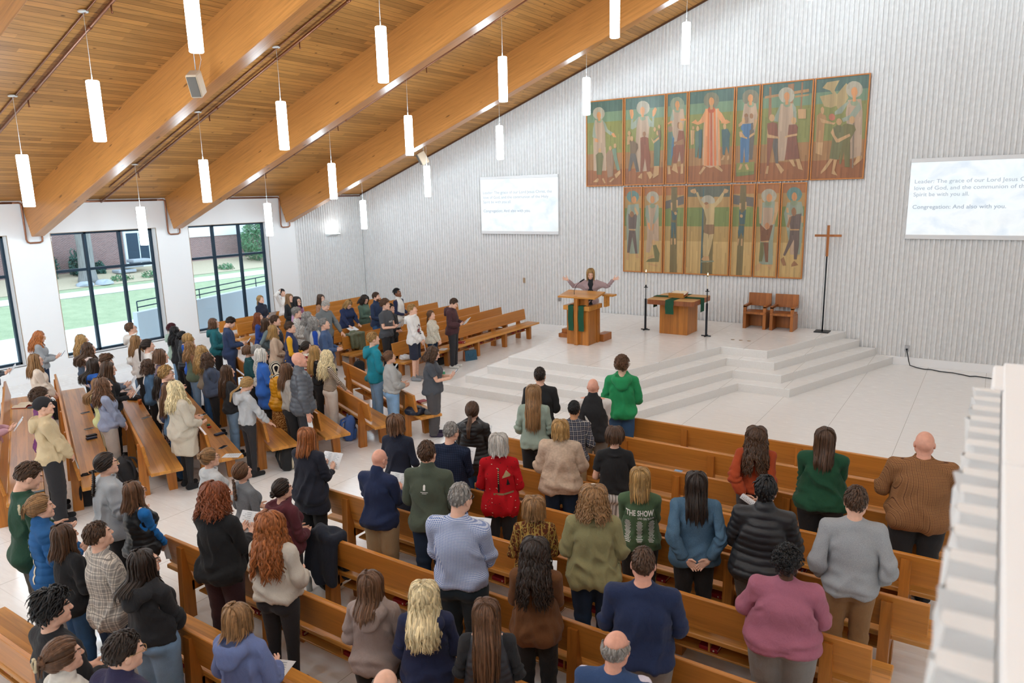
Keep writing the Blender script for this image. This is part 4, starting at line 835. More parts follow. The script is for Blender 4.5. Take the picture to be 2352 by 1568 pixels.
tag(g.build('linen_runner', M_['green'], None, tb.location), 'green linen runner hanging over both sides of the altar table', 'cloth')
bs = empty('book_stand', (13.13, -2.0, PZ+.917), 0, 'small oak book stand on the altar table', 'stand')
b = MB(); b.box(-.2, .2, -.2, -.17, 0, .12, .004); b.build('front_ledge', M_['oak'], bs)
b = MB(); b.box(-.2, .2, -.17, .15, .03, .05, .004, M=Matrix.Rotation(.2, 4, 'X')); b.box(-.2, .2, .08, .12, 0, .06, .003); b.build('back_board', M_['oak'], bs)
o = link('open_book', bookmesh.mesh('open_book', [M_['pages'], M_['red']]), None, (13.13, -2.0, PZ+1.0)); o.rotation_euler = (.2, 0, 0); tag(o, 'open book on the stand on the altar table', 'book')
for (x, y, lab) in ((12.256, -2.067, 'black floor candlestick with a lit white taper at the left of the altar table'), (13.945, -2.208, 'black floor candlestick with a lit white taper at the right of the altar table')):
    s = empty('candlestick', (x, y, PZ), 0, lab, 'candlestick', 'candlesticks by the altar table')
    b = MB(); b.box(-.12, .12, -.014, .014, 0, .025, .003); b.box(-.014, .014, -.12, .12, 0, .025, .003); b.build('foot', M_['black'], s)
    b = MB(); b.box(-.022, .022, -.022, .022, .025, .83, .003); b.tube([(0, 0, .8), (0, 0, 1.13)], .011, 10); b.build('stem', M_['black'], s)
    b = MB(); b.lathe([(.055, 1.125), (.055, 1.135), (.02, 1.14), (.02, 1.19), (.0, 1.19)], 18); b.build('drip_pan', M_['black'], s)
    b = MB(); b.lathe([(.0115, 1.18), (.0105, 1.5), (.0, 1.503)], 14); c_ = b.build('candle', solid('wax', '#ece4d4', .5), s)
    b = MB(); b.lathe([(.015, 1.495), (.015, 1.52), (.007, 1.525), (0, 1.525)], 12); b.build('follower', solid('brass_follower', '#7d6a35', .35, .9), c_)
    b = MB(); b.lathe([(0, 1.525), (.007, 1.54), (.006, 1.555), (0, 1.585)], 10); b.build('flame', M_['flame'], c_)
CH = None
for k, (x, lab) in enumerate(((14.71, 'oak chancel armchair on the left, next to the altar table'), (15.39, 'oak chancel armchair on the right, next to the standing cross'))):
    c = empty('chancel_chair', (x, -.47, PZ), 0, lab, 'chair', 'oak chancel chairs')
    for sx in (-1, 1):
        b = MB(); xa, xb = sorted((sx*.215, sx*.29)); b.box(xa, xb, -.27, .24, 0, .39, .004); b.box(xa, xb, -.27, -.19, .39, .60, .004); b.box(xa, xb, -.27, .24, .56, .62, .004); b.build('side_panel', M_['oakred'], c)
    b = MB(); b.box(-.28, .28, -.30, .2, .39, .45, .005); b.build('seat', M_['oakred'], c)
    b = MB(); b.box(-.29, .29, .17, .22, .56, .90, .005, M=Matrix.Rotation(-.06, 4, 'X')); b.build('backrest', M_['oakred'], c)
    b = MB(); b.box(-.215, .215, .12, .15, .02, .39, .002); b.build('rear_panel', M_['oakred'], c)
cr_ = empty('standing_cross', (16.31, -.36, PZ), 0, 'wooden cross on a slim black pole at the right end of the platform', 'cross')
b = MB(); b.box(-.175, .175, -.175, .175, 0, .02, .003); b.build('base_plate', M_['black'], cr_)
b = MB(); b.tube([(0, 0, .02), (0, 0, 1.96)], .018, 12); b.build('pole', M_['black'], cr_)
b = MB(); b.box(-.03, .03, -.02, .02, 1.9, 2.66, .003); b.build('upright', M_['oakred'], cr_); b = MB(); b.box(-.308, .308, -.021, .021, 2.38, 2.435, .003); b.build('crossbar', M_['oakred'], cr_)
for x in (14.65, 14.845, 15.04):
    b = MB(); b.lathe([(0, .0), (.045, 0), (.045, .004), (0, .005)][::1], 16); tag(b.build('floor_socket', solid('brass_disc', '#a9937a', .4, .7) if x < 14.7 else bpy.data.materials['brass_disc'], None, (x, -2.328, PZ)), {14.65: 'round brass floor socket nearest the altar table', 14.845: 'round brass floor socket, middle of the three', 15.04: 'round brass floor socket nearest the step edge'}[x], 'socket', 'floor sockets on the platform')
# ------------------------------------------------------------------ balcony parapet below the camera
V, Fq = ribs(-24.0, -17.16, .104, 2.6, lambda u: 3.735, lambda u, d, z: (19.862-d*1.5, u, z), .04, .05, .006)
pr = struct(empty('wall_parapet'))
o = link('ribbed_face', np_mesh('ribbed_face', V, Fq, [M_['block']], smooth=False), pr)
tv = []; tf = []
for i in range(66):     # rough top of every rib
    ua = -24.0+.104*i; b_ = len(tv); tv += [(19.862, ua+.026, 3.735), (19.80, ua+.03, 3.735), (19.798, ua+.052, 3.737), (19.80, ua+.074, 3.735), (19.862, ua+.078, 3.735)]; tf.append([b_, b_+4, b_+3, b_+2, b_+1][::-1])
q = MB(); q.add(tv, tf); q.build('rib_top', M_['block'], pr)
q = MB(); q.box(19.865, 20.3, -24, -17.16, 2.6, 3.737, .004); q.box(19.84, 22.5, -17.18, -16.88, 2.6, 3.745, .006)
for ya in np.arange(-24, -17, 1.02): q.box(19.868, 20.3, ya+.004, ya+1.016, 3.735, 3.752, .003)
q.build('coping', M_['white'], pr)
struct(MB().box(20.3, RX, -24, -17.18, 2.55, 2.75, 0).build('floor_balcony', M_['white']))
# ------------------------------------------------------------------ pews
HY = MB(); HY.box(-.085, .085, -.012, .16, 0, .006, .001); HY.box(-.085, .085, -.012, .16, .032, .038, .001); HY.box(-.085, .085, -.014, -.008, 0, .038, .002); HY.box(-.08, .08, -.008, .155, .006, .032, 0, 1); HY.tube([(.05, -.0145, .019), (.05, -.0155, .019)], .009, 10, 1)
HYM = HY.mesh('hymnal', [M_['red'], M_['pages']])
PEWS = []
def pew(o3, rz, L, lab, group, hy=(), posts=None, hlab=None):
    """local frame: row along +X, seat toward +Y, top of the back over the origin line"""
    P = empty('pew', o3, rz, lab, 'pew', group); M = P.matrix_basis
    th = -.10
    b = MB(); T = Matrix.Translation((0, .03, .53)) @ Matrix.Rotation(.14, 4, 'X'); b.box(0, L, -.02, .022, 0, .325, .006, M=T); b.build('backrest', M_['oakback'], P)
    b = MB(); b.box(-.12, L+.12, .035, .475, .405, .455, .008); b.build('seat', M_['oak'], P)
    if posts is None:
        n = max(2, int(round((L-.6)/1.45))+1); posts = [.32+(L-.64)*i/(n-1) for i in range(n)]
    for x in posts:
        b = MB(); b.prism([(-.10, 0), (.035, 0), (.045, .41), (.012, .55), (-.025, .80), (-.055, .80), (-.075, .45)], x-.045, x+.045, 'x'); b.build('post', M_['oakv'], P)
        b = MB(); b.prism([(.30, 0), (.42, 0), (.42, .405), (.02, .405), (.02, .30), (.28, .30)], x-.045, x+.045, 'x'); b.build('leg', M_['oakv'], P)
    b = MB(); b.box(posts[0]+.05, posts[-1]-.05, .08, .30, .255, .275, .003)
    for x in np.arange(posts[0]+.55, posts[-1]-.2, .55):
        if all(abs(x-q) > .1 for q in posts): b.box(x-.01, x+.01, .1, .29, .275, .40, .002)
    b.build('book_rack', M_['oak'], P)
    Rz = Matrix.Rotation(rz, 4, 'Z')
    for x, fl in hy:
        p = Vector(o3)+Rz @ Vector((x, .12, .277))
        h = link('hymnal', HYM, None, p, rz+(math.pi if fl else 0)+rng.normal(0, .03))
        if fl: h.location = Vector(o3)+Rz @ Vector((x, .27, .277))
        tag(h, hlab or 'red hymnal in the rack under the %s' % lab.split(',')[0], 'book', 'hymnals under the '+lab.split(',')[0])
    return P
ORD = ['front', 'second', 'third', 'fourth', 'fifth', 'sixth', 'seventh', 'eighth', 'ninth', 'tenth']
RX0 = [14.2, 14.0, 13.72, 13.62, 13.5, 13.28, 13.95, 12.7, 12.9, 12.1]; RX1 = [19.75, 19.72, 19.7, 19.68, 19.62, 19.3, 18.97, 18.8, 18.8, 18.8]
def spread(a, b, n): return [(a+(b-a)*(i+.5)/n+rng.normal(0, .05), 0) for i in range(n)]
for k in range(10):
    L = RX1[k]-RX0[k]; hy = spread(.45, L-.4, 9) if k >= 3 else spread(.45, 1.6, 2)
    hy = [q for q in hy if all(abs(q[0]-(.32+(L-.64)*i/max(1, int(round((L-.6)/1.45)))) ) > .15 for i in range(9))]
    pew((RX0[k], -9.57-.884*k, 0), 0, L, '%s pew back in the right-hand block' % ORD[k] if k else 'front pew of the right-hand block, nearest the platform steps', 'pews of the right-hand block', hy)
LT0 = [11.0, 9.2, 8.3, 8.25, 8.25, 8.25, 8.2, 8.25]; LN = [-5.13, -6.0, -6.875, -7.75, -8.62, -9.49, -10.36, -11.23]
ua, na = np.array((.924, -.383)), np.array((.383, .924))
for k in range(8):
    o2 = ua*LT0[k]+na*LN[k]; L = 14.48-LT0[k]
    pew((o2[0], o2[1], 0), -math.radians(22.5), L, '%s slanting pew back in the middle block' % ORD[k] if k else 'front slanting pew of the middle block, short one by the aisle', 'pews of the middle block', spread(L-2.2, L-.4, 4) if k < 6 else [])
for k in range(9):
    pew((7.86-.86*k, -1.15, 0), -math.pi/2, 5.9, '%s pew back in the back-left block, facing right' % ORD[k] if k else 'front pew of the back-left block, long empty bench facing right', 'pews of the back-left block', [(.5+.27*i, 1) for i in range(17) if i % 4 != 3] if k == 0 else [])

# ------------------------------------------------------------------ people: bodies and clothes grown as smooth implicit surfaces
A25 = math.radians(25); DIR = np.array((math.sin(A25), 0, -math.cos(A25)))
UA, FA = .295, .255                   # upper arm, forearm
def sk(sex): return dict(S=np.array((.176 if sex == 'm' else .156, -.014, 1.402)), hip=.088)
def axis(lo, hi, base, fine):
    """grid planes: base spacing, finer inside the given spans"""
    out = [lo]; 
    while out[-1] < hi:
        h = base
        for a, b, s in fine:
            if a-base < out[-1] < b: h = min(h, s)
        out.append(out[-1]+h)
    return np.array(out, np.float32)
class SDF:
    def __init__(s, X, Y, Z): s.X, s.Y, s.Z = X, Y, Z; s.D = np.full((len(X), len(Y), len(Z)), 1.0, np.float32)
    def sub(s, lo, hi):
        sl = []
        for ax, a, b in zip((s.X, s.Y, s.Z), lo, hi):
            i = max(0, np.searchsorted(ax, a)-1); j = min(len(ax), np.searchsorted(ax, b)+1); sl.append(slice(i, max(j, i+1)))
        return tuple(sl), s.X[sl[0]][:, None, None], s.Y[sl[1]][None, :, None], s.Z[sl[2]][None, None, :]
    def put(s, sl, d, k, op='u'):
        D = s.D[sl]
        if op == 'u':
            h = np.clip(.5+.5*(D-d)/k, 0, 1); s.D[sl] = D*(1-h)+d*h-k*h*(1-h)
        else:
            d = -d; h = np.clip(.5-.5*(D-d)/k, 0, 1); s.D[sl] = D*(1-h)+d*h+k*h*(1-h)
    def ell(s, c, r, k=.03, op='u', rx=0, cut=None):
        c = np.array(c, float); r = np.array(r, float); R = r.max()+k+.03
        sl, X, Y, Z = s.sub(c-R, c+R); x, y, z = X-c[0], Y-c[1], Z-c[2]
        if rx: cc, ss = math.cos(rx), math.sin(rx); y, z = y*cc+z*ss, -y*ss+z*cc
        q = np.sqrt((x/r[0])**2+(y/r[1])**2+(z/r[2])**2); g = np.sqrt((x/r[0]**2)**2+(y/r[1]**2)**2+(z/r[2]**2)**2)+1e-6
        d = q*(q-1)/g
        if cut is not None: d = np.maximum(d, cut(X, Y, Z))
        s.put(sl, d, k, op); return s
    def cone(s, a, b, r1, r2, k=.03, op='u', sy=1.0, cut=None, sx=1.0):
        a = np.array(a, float); b = np.array(b, float); R = max(r1, r2)*max(1, sx)+k+.03
        sl, X, Y, Z = s.sub(np.minimum(a, b)-R, np.maximum(a, b)+R)
        ab = (b-a)/np.array((sx, sy, 1)); L = ab@ab
        x, y, z = (X-a[0])/sx, (Y-a[1])/sy, Z-a[2]
        t = np.clip((x*ab[0]+y*ab[1]+z*ab[2])/L, 0, 1)
        d = (np.sqrt((x-t*ab[0])**2+(y-t*ab[1])**2+(z-t*ab[2])**2)-(r1+(r2-r1)*t))*min(1, sy if sy < 1 else 1)
        if cut is not None: d = np.maximum(d, cut(X, Y, Z))
        s.put(sl, d, k, op); return s
    def torus(s, c, R, r, k=.015, sy=.9, tilt=0.0):
        c = np.array(c, float); m = R+r+k+.03; sl, X, Y, Z = s.sub(c-m, c+m); x, y, z = X-c[0], (Y-c[1])/sy, Z-c[2]-(Y-c[1])*tilt
        d = np.sqrt((np.sqrt(x*x+y*y)-R)**2+z*z)-r; s.put(sl, d, k); return s
    def clip(s, fn):
        d = fn(s.X[:, None, None], s.Y[None, :, None], s.Z[None, None, :]); s.D = np.maximum(s.D, d).astype(np.float32); return s
    def mesh(s, relax=1):
        D = s.D; sg = D < 0
        A = [sg[i:sg.shape[0]-1+i, j:sg.shape[1]-1+j, k:sg.shape[2]-1+k] for i in (0, 1) for j in (0, 1) for k in (0, 1)]
        n = sum(a.astype(np.int8) for a in A); I = np.argwhere((n > 0) & (n < 8)); ix = np.full(n.shape, -1, np.int32); ix[tuple(I.T)] = np.arange(len(I))
        P = np.zeros((len(I), 3)); cnt = np.zeros(len(I)); axs = (s.X, s.Y, s.Z)
        for ax in range(3):
            o1, o2 = [q for q in range(3) if q != ax]
            for u in (0, 1):
                for v in (0, 1):
                    a = I.copy(); a[:, o1] += u; a[:, o2] += v; b = a.copy(); b[:, ax] += 1
                    da = D[tuple(a.T)]; db = D[tuple(b.T)]; m = (da < 0) != (db < 0); t = da[m]/(da[m]-db[m])
                    p = np.stack([axs[q][a[m, q]] for q in range(3)], 1).astype(float); p[:, ax] += t*(axs[ax][b[m, ax]]-axs[ax][a[m, ax]]); P[m] += p; cnt[m] += 1
        P /= cnt[:, None]; Fq = []
        for ax in range(3):
            o1, o2 = (ax+1) % 3, (ax+2) % 3
            sa = [slice(None)]*3; sb = [slice(None)]*3; sa[ax] = slice(0, -1); sb[ax] = slice(1, None)
            for q in (o1, o2): sa[q] = slice(1, -1); sb[q] = slice(1, -1)
            a_, b_ = sg[tuple(sa)], sg[tuple(sb)]
            for flip in (0, 1):
                E = np.argwhere(a_ & ~b_ if not flip else ~a_ & b_)
                if not len(E): continue
                E[:, o1] += 1; E[:, o2] += 1
                q = []
                for u, v in ((-1, -1), (0, -1), (0, 0), (-1, 0)):
                    e = E.copy(); e[:, o1] += u; e[:, o2] += v; q.append(ix[tuple(e.T)])
                q = np.stack(q, 1); Fq.append(q[:, ::-1] if flip else q)
        Fq = np.concatenate(Fq); Fq = Fq[(Fq >= 0).all(1)]
        for _ in range(relax): P = smooth(P, Fq, .5)
        return P, Fq
def smooth(P, Fq, f):
    S = np.zeros_like(P); c = np.zeros(len(P))
    for a in range(4):
        for b in (Fq[:, (a+1) % 4], Fq[:, (a+3) % 4]):
            for q in range(3): S[:, q] += np.bincount(Fq[:, a], P[b, q], len(P))
            c += np.bincount(Fq[:, a], minlength=len(P))
    return P+(S/np.maximum(c, 1)[:, None]-P)*f
def normals(P, Fq):
    fn = np.cross(P[Fq[:, 2]]-P[Fq[:, 0]], P[Fq[:, 3]]-P[Fq[:, 1]]); N = np.zeros_like(P)
    for a in range(4):
        for q in range(3): N[:, q] += np.bincount(Fq[:, a], fn[:, q], len(P))
    return N/(np.linalg.norm(N, axis=1)[:, None]+1e-12)
def armpts(sex, sgn):
    S = sk(sex)['S']*np.array((sgn, 1, 1)); d = DIR*np.array((sgn, 1, 1)); return S, S+d*UA, S+d*(UA+FA), d
def hand(g, W, d, sgn, fine=True, spread=0.0):
    y = np.array((0, 1., 0)); n0 = np.array((-sgn*math.cos(A25), 0, -math.sin(A25)))
    at = lambda a, b, c: W+d*a+y*b+n0*c
    g.cone(at(-.02, 0, 0), at(.03, .004, 0), .024, .026, .02, sx=1)
    for b, l in ((.024, .088), (.008, .092), (-.008, .088), (-.022, .080)): g.cone(at(.02, b*.7, 0), at(l, b, .0), .0135, .0115, .012)
    cu = .12 if spread else .45
    for b, l, r, sp in ((.027, .070, .0088, .014), (.009, .078, .0092, .003), (-.010, .072, .0088, -.006), (-.026, .056, .0078, -.016)):
        k0 = at(.088 if abs(b) < .02 else .082, b, 0); sp *= 1+2*spread
        k1 = k0+(d*(1-cu*.35)+n0*cu*.5+y*sp*6)*l*.52; k2 = k1+(d*(1-cu*.75)+n0*cu*1.2+y*sp*5)*l*.5
        g.cone(k0, k1, r*1.08, r, .006); g.cone(k1, k2, r, r*.82, .004)
    t0 = at(.018, .022, .006); t1 = at(.052, .050+.01*spread, .016); t2 = at(.088, .058+.03*spread, .026)
    g.cone(t0, t1, .0145, .0115, .010); g.cone(t1, t2, .0112, .0085, .004)
def build_body(sex, lod, spread=0.0):
    f = sex == 'f'; st = .022*lod; h = .0058*lod; hh = .0046*lod if lod < 1.4 else .0062*lod
    S, E, W, d = armpts(sex, 1); tip = W+DIR*.19
    xf = [(-.092, .092, h*1.1), (W[0]-.03, tip[0]+.06, hh*1.15), (-tip[0]-.06, -W[0]+.03, hh*1.15)]
    yf = [(-.11, .125, h), (-.05, .08, hh)]; zf = [(1.50, 1.77, h), (tip[2]-.01, W[2]+.04, hh)]
    g = SDF(axis(-.62, .62, st, xf), axis(-.2, .24, st, yf), axis(-.03, 1.80, st, zf))
    w = .93 if f else 1.0
    g.ell((0, -.005, 1.27), (.145*w, .10, .20), .04); g.ell((0, 0, 1.08), (.125*w, .09, .17), .05); g.ell((0, 0, .93), (.155 if f else .15, .105, .12), .05)
    [g.cone((s*.03, -.028, 1.462), (s*(S[0]-.012), -.016, 1.408), .042, .044, .04) for s in (-1, 1)]
    for s in (-1, 1):
        a, e, w_, dd = armpts(sex, s); k = .88 if f else 1.0
        g.cone(a, e, .050*k, .040*k, .03); g.cone(e, w_, .040*k, .026*k, .012); hand(g, w_, dd, s, spread=spread)
        g.cone((s*.085, 0, .90), (s*.09, .005, .50), .082, .055, .025); g.cone((s*.09, .005, .5), (s*.095, -.015, .09), .052, .036, .015); g.cone((s*.095, -.03, .04), (s*.10, .13, .03), .038, .03, .02)
    # neck and head
    g.cone((0, -.035, 1.44), (0, -.022, 1.575), .052*(.86 if f else 1), .052*(.86 if f else 1), .03)
    g.ell((0, -.016, 1.655), (.073, .093, .095), .02); j = .92 if f else 1.0
    g.ell((0, .024, 1.607), (.060*j, .064, .083), .03)
    for s in (-1, 1):
        g.cone((s*.043*j, .004, 1.566), (s*.012, .070, 1.545), .026, .021, .03); g.ell((s*.036, .060, 1.602), (.024, .02, .024), .02)
        g.ell((s*.031, .100, 1.640), (.017, .018, .011), .014, 's'); g.ell((s*.031, .0775, 1.638), (.0125, .0125, .0105), .003)
        g.ell((s*.0765, -.012, 1.618), (.009, .021, .031), .007); g.ell((s*.009, .098, 1.603), (.0075, .011, .0075), .005)
    g.cone((-.036, .080, 1.660), (.036, .080, 1.660), .010, .010, .016)
    g.cone((0, .088, 1.645), (0, .109, 1.607), .008, .0115, .010)
    g.ell((0, .0895, 1.577), (.021, .010, .0055), .005); g.ell((0, .0875, 1.567), (.019, .010, .006), .004); g.ell((0, .076, 1.541), (.019, .018, .017), .018)
    P, Fq = g.mesh(1)
    # sole flat on the floor
    P[:, 2] = np.maximum(P[:, 2], 0.004)
    c = P[Fq].mean(1); mi = np.zeros(len(Fq), np.int32); ax_ = np.abs(c[:, 0])
    mi[(ax_ < .0215) & (c[:, 2] > 1.5605) & (c[:, 2] < 1.5815) & (c[:, 1] > .086)] = 1
    e = ((ax_-.031)/.0135)**2+((c[:, 2]-1.638)/.0085)**2
    mi[(e < .8) & (c[:, 1] > .070)] = 2; mi[(((ax_-.031)/.0056)**2+((c[:, 2]-1.638)/.0072)**2 < 1) & (c[:, 1] > .075)] = 3
    mi[(ax_ > .014) & (ax_ < .046) & (np.abs(c[:, 2]-(1.6640-.10*np.abs(ax_-.026))) < .0034) & (c[:, 1] > .06)] = 4
    return P, Fq, mi
def build_top(sex, spec, lod):
    """spec: loose, hem, sleeve (long/short/none/half), neck, quilt, drape, cinch"""
    f = sex == 'f'; lo = spec.get('loose', .02); hem = spec.get('hem', .86); st = .0125*lod; q = spec.get('quilt', 0)
    S, E, W, d = armpts(sex, 1)
    g = SDF(axis(-.60, .60, st, []), axis(-.27, .27, st, []), axis(hem-.04, 1.62, st, []))
    w = .95 if f else 1.03
    g.ell((0, -.008, 1.29), (.150*w+lo*.6, .103+lo*.6, .20), .04)
    bt = spec.get('flare', 0)
    g.cone((0, -.004, 1.26), (0, .0, hem-.06), .150*w+lo*.5, .148+lo+bt+(.012 if f else 0), .05, sy=.70)
    if f: [g.ell((s*.068, .085, 1.285), (.07, .055+lo*.4, .075), .05) for s in (-1, 1)]
    g.ell((0, -.02, .95), (.155+lo, .115+lo*.8, .14), .05)
    if hem < .93: [g.ell((s*.075, -.057, .895), (.098+lo*.75, .092+lo*.75, .10), .04) for s in (-1, 1)]; g.ell((0, .0, .93), (.172+lo*.7, .125+lo*.7, .12), .04)
    nsl = spec.get('sleeve') == 'none'; [g.cone((s*.02, -.032, 1.462), (s*(S[0]-(.055 if nsl else .008)), -.019, 1.418 if nsl else 1.402), .046+lo*.25, (.040+lo*.15) if nsl else .046+lo*.38, .045) for s in (-1, 1)]
    sl = spec.get('sleeve', 'long')
    for s in (-1, 1):
        a, e, w_, dd = armpts(sex, s); k = .9 if f else 1.0; lo_ = lo; lo = lo*.6 if sl == 'none' else lo
        tend = {'long': UA+FA-.012, 'short': .20, 'half': UA+.06, 'none': -.005}[sl]
        cut = lambda X, Y, Z, a=a, dd=dd: (X-a[0])*dd[0]+(Y-a[1])*dd[1]+(Z-a[2])*dd[2]-tend
        r0, r1, r2 = .050*k+lo*.42, .044*k+lo*.62, .031*k+lo*.50
        if sl != 'none': g.cone(a-dd*.01, e, r0, r1 if sl != 'short' else r1+.012, .035, cut=cut)
        if sl in ('long', 'half'):
            g.cone(e, w_, r1, r2, .015, cut=cut)
            if spec.get('cuff', 1): g.cone(w_-dd*.05, w_-dd*.014, r2-.006, r2-.010, .006, cut=cut)
        lo = lo_
        if spec.get('bellow'): g.cone(e+dd*.05, w_-dd*.09, r1+.004, r2+.008, .04)
    nk = spec.get('neck', 'crew')
    if nk in ('crew', 'wide'): g.torus((0, -.026, 1.482 if nk == 'crew' else 1.462), .064 if nk == 'crew' else .09, .010, .02, 1.0, .35)
    if nk in ('collar',): g.torus((0, -.022, 1.500), .066, .012, .012, 1.0, .25); g.cone((-.06, .035, 1.47), (-.025, .07, 1.43), .014, .008, .01); g.cone((.06, .035, 1.47), (.025, .07, 1.43), .014, .008, .01)
    if nk == 'blazer': g.torus((0, -.025, 1.480), .070, .012, .015, 1.0, .45); [g.cone((s*.066, .03, 1.45), (s*.03, .105, 1.27), .016, .012, .012, sy=.7) for s in (-1, 1)]; [g.ell((s*(S[0]-.012), -.014, 1.425), (.05, .045, .022), .03) for s in (-1, 1)]
    if nk == 'stand': g.cone((0, -.03, 1.45), (0, -.024, 1.518), .076, .070, .015)
    if nk == 'turtle': g.cone((0, -.03, 1.45), (0, -.02, 1.54), .066, .064, .015)
    if nk == 'hood':
        g.torus((0, -.030, 1.485), .084, .026, .03, 1.05, .32)
        g.ell((0, -.122, 1.440), (.142, .080, .102), .014, rx=-.35); g.ell((0, -.168, 1.370), (.088, .040, .075), .022, rx=-.2)
        g.ell((0, -.112, 1.545), (.100, .070, .090), .010, 's', rx=-.45)
    if nk == 'hoodup': pass
    ti = spec.get('cinch', 0)
    if ti:   # ribbed band pulled in at the hem
        X, Y, Z = g.X[:, None, None], g.Y[None, :, None], g.Z[None, None, :]
        band = np.clip((hem+.075-Z)/.03, 0, 1); g.D = (g.D+np.where(np.abs(X) < .24+lo, ti*band, 0)).astype(np.float32)
    armc = (np.abs(g.X)[:, None, None]-.235-lo) > 0
    g.D = np.where(armc & (g.Z[None, None, :] < hem+.0) , g.D, np.maximum(g.D, np.where(armc, -1, (hem+.010*np.cos(g.X*14)[:, None, None]-g.Z[None, None, :])))).astype(np.float32)
    P, Fq = g.mesh(1)
    N = normals(P, Fq); aw, t = armw(sex, P)
    if q:
        u = np.where(aw > .5, t, (P[:, 2]-hem)); amp = q*np.sqrt(np.abs(np.sin(math.pi*u/spec.get('qs', .062)))); P = P+N*(amp-q*.5)[:, None]
    return P, Fq
def armw(sex, P):
    """arm membership 0..1 and distance along the arm"""
    S = sk(sex)['S']; x = np.abs(P[:, 0]); z = P[:, 2]; A = np.array((.175 if sex == 'm' else .162, 1.30))
    b = math.radians(12.5); nx, nz = math.cos(b), math.sin(b)
    low = (x-A[0])*nx+(z-A[1])*nz
    top = x-(S[0]-.03)+(z-1.44)*.15
    f = np.clip((z-1.29)/.08, 0, 1)
    wl = np.clip(low/.05+.5, 0, 1); wt = np.clip(top/.11+.5, 0, 1)
    w = wl*(1-f)+wt*f; w = w*w*(3-2*w); w[z < .70] = 0; w[z > 1.53] = 0
    t = (x-S[0])*DIR[0]+(z-S[2])*DIR[2]
    w = np.where((t > UA+FA-.02) & (x > .30), 1.0, w)
    return w, t
def build_pants(sex, spec, lod):
    f = sex == 'f'; st = .0145*lod; ty = spec.get('type', 'straight'); zlo = {'shorts': .50, 'skirt': .35, 'midi': .20}.get(ty, .035)
    g = SDF(axis(-.36, .36, st, []), axis(-.24, .24, st, []), axis(zlo-.03, 1.08, st, []))
    lo = {'slim': .006, 'legging': .001, 'straight': .014, 'wide': .022, 'baggy': .026}.get(ty, .016)
    hx = .165 if f else .158
    g.ell((0, -.002, .94), (hx+lo*.5, .112+lo*.5, .125), .03); [g.ell((s*.075, -.055, .895), (.088+lo*.4, .078+lo*.4, .088), .04) for s in (-1, 1)]
    if ty in ('skirt', 'midi'): g.cone((0, 0, .92), (0, 0, zlo-.02), .165, .22 if ty == 'midi' else .2, .04, sy=.8)
    else:
        rk, ra = {'slim': (.060, .043), 'legging': (.056, .040), 'straight': (.068, .058), 'wide': (.085, .098), 'baggy': (.086, .076), 'shorts': (.092, .092)}[ty]
        for s in (-1, 1):
            g.cone((s*.087, 0, .89), (s*.092, .006, .50), .089+lo, rk+lo*.4, .02); g.cone((s*.092, .006, .5), (s*.097, -.012, .07), rk+lo*.4, ra+lo*.3, .012)
    g.clip(lambda X, Y, Z: np.maximum(zlo-Z+0*X+0*Y, Z-1.04))
    return g.mesh(1)
def build_shoe(s):
    g = SDF(axis(-.02 if s > 0 else -.2, .2 if s > 0 else .02, .009, []), axis(-.13, .23, .009, []), axis(-.02, .16, .009, []))
    x = s*.098
    g.cone((x, -.055, .045), (x+s*.008, .13, .036), .043, .040, .02, sx=.95); g.cone((x, -.03, .05), (x, -.02, .10), .044, .042, .02)
    g.clip(lambda X, Y, Z: .004-Z+0*X+0*Y); return g.mesh(1)
CACHE = {}
def cached(fn, *key):
    k = (fn.__name__, str(key))
    if k not in CACHE: CACHE[k] = fn(*key)
    return CACHE[k]
def wave(P, seed, freq, n=6):
    r = np.random.default_rng(seed); o = np.zeros(len(P))
    for _ in range(n):
        k = r.normal(size=3)*np.array(freq); o += np.sin(P@k+r.random()*6.3)
    return o/math.sqrt(n)
def folds(P, Fq, sex, seed, amp, kind='top'):
    N = normals(P, Fq); 
    if kind == 'top':
        aw, t = armw(sex, P)
        w1 = wave(P, seed, (16, 16, 9)); w2 = wave(P, seed+7, (24, 20, 11))
        el = (np.exp(-((t-UA)/.11)**2)+.6*np.exp(-((t-UA-.18)/.08)**2))*aw; d = el*np.sin(58*t+3.4*w1)*(.5+.5*np.tanh(w2))*amp*.95
        rd = np.maximum(0, 1-np.abs(wave(P, seed+1, (14, 12, 5), 4))*1.6); d += (1-aw)*rd*amp*1.5*np.clip((1.40-P[:, 2])/.2, .12, 1)
        d += (1-aw)*np.exp(-((P[:, 2]-.98)/.11)**2)*np.sin(40*P[:, 2]+4*wave(P, seed+2, (9, 9, 3)))*(.5+.5*np.tanh(w2))*amp*.9
        d += np.exp(-((np.abs(P[:, 0])-.165)/.05)**2)*np.exp(-((P[:, 2]-1.28)/.09)**2)*np.sin(45*(P[:, 2]+np.abs(P[:, 0]))+2*w1)*amp*.7
        d += aw*wave(P, seed+3, (20, 20, 12))*amp*.4
    else:
        d = wave(P, seed, (16, 14, 10))*amp*.5+np.exp(-((P[:, 2]-.48)/.10)**2)*np.sin(60*P[:, 2]+2*wave(P, seed+1, (8, 8, 3)))*amp*.5+np.exp(-((P[:, 2]-.10)/.08)**2)*np.sin(75*P[:, 2]+2*wave(P, seed+4, (9, 9, 3)))*amp*.8
    return P+N*d[:, None]
def rot_to(a, b):
    a = a/np.linalg.norm(a); b = b/np.linalg.norm(b); v = np.cross(a, b); c = a@b
    if c < -.9999: return np.diag((-1., 1., -1.))
    K = np.array(((0, -v[2], v[1]), (v[2], 0, -v[0]), (-v[1], v[0], 0))); return np.eye(3)+K+K@K/(1+c)
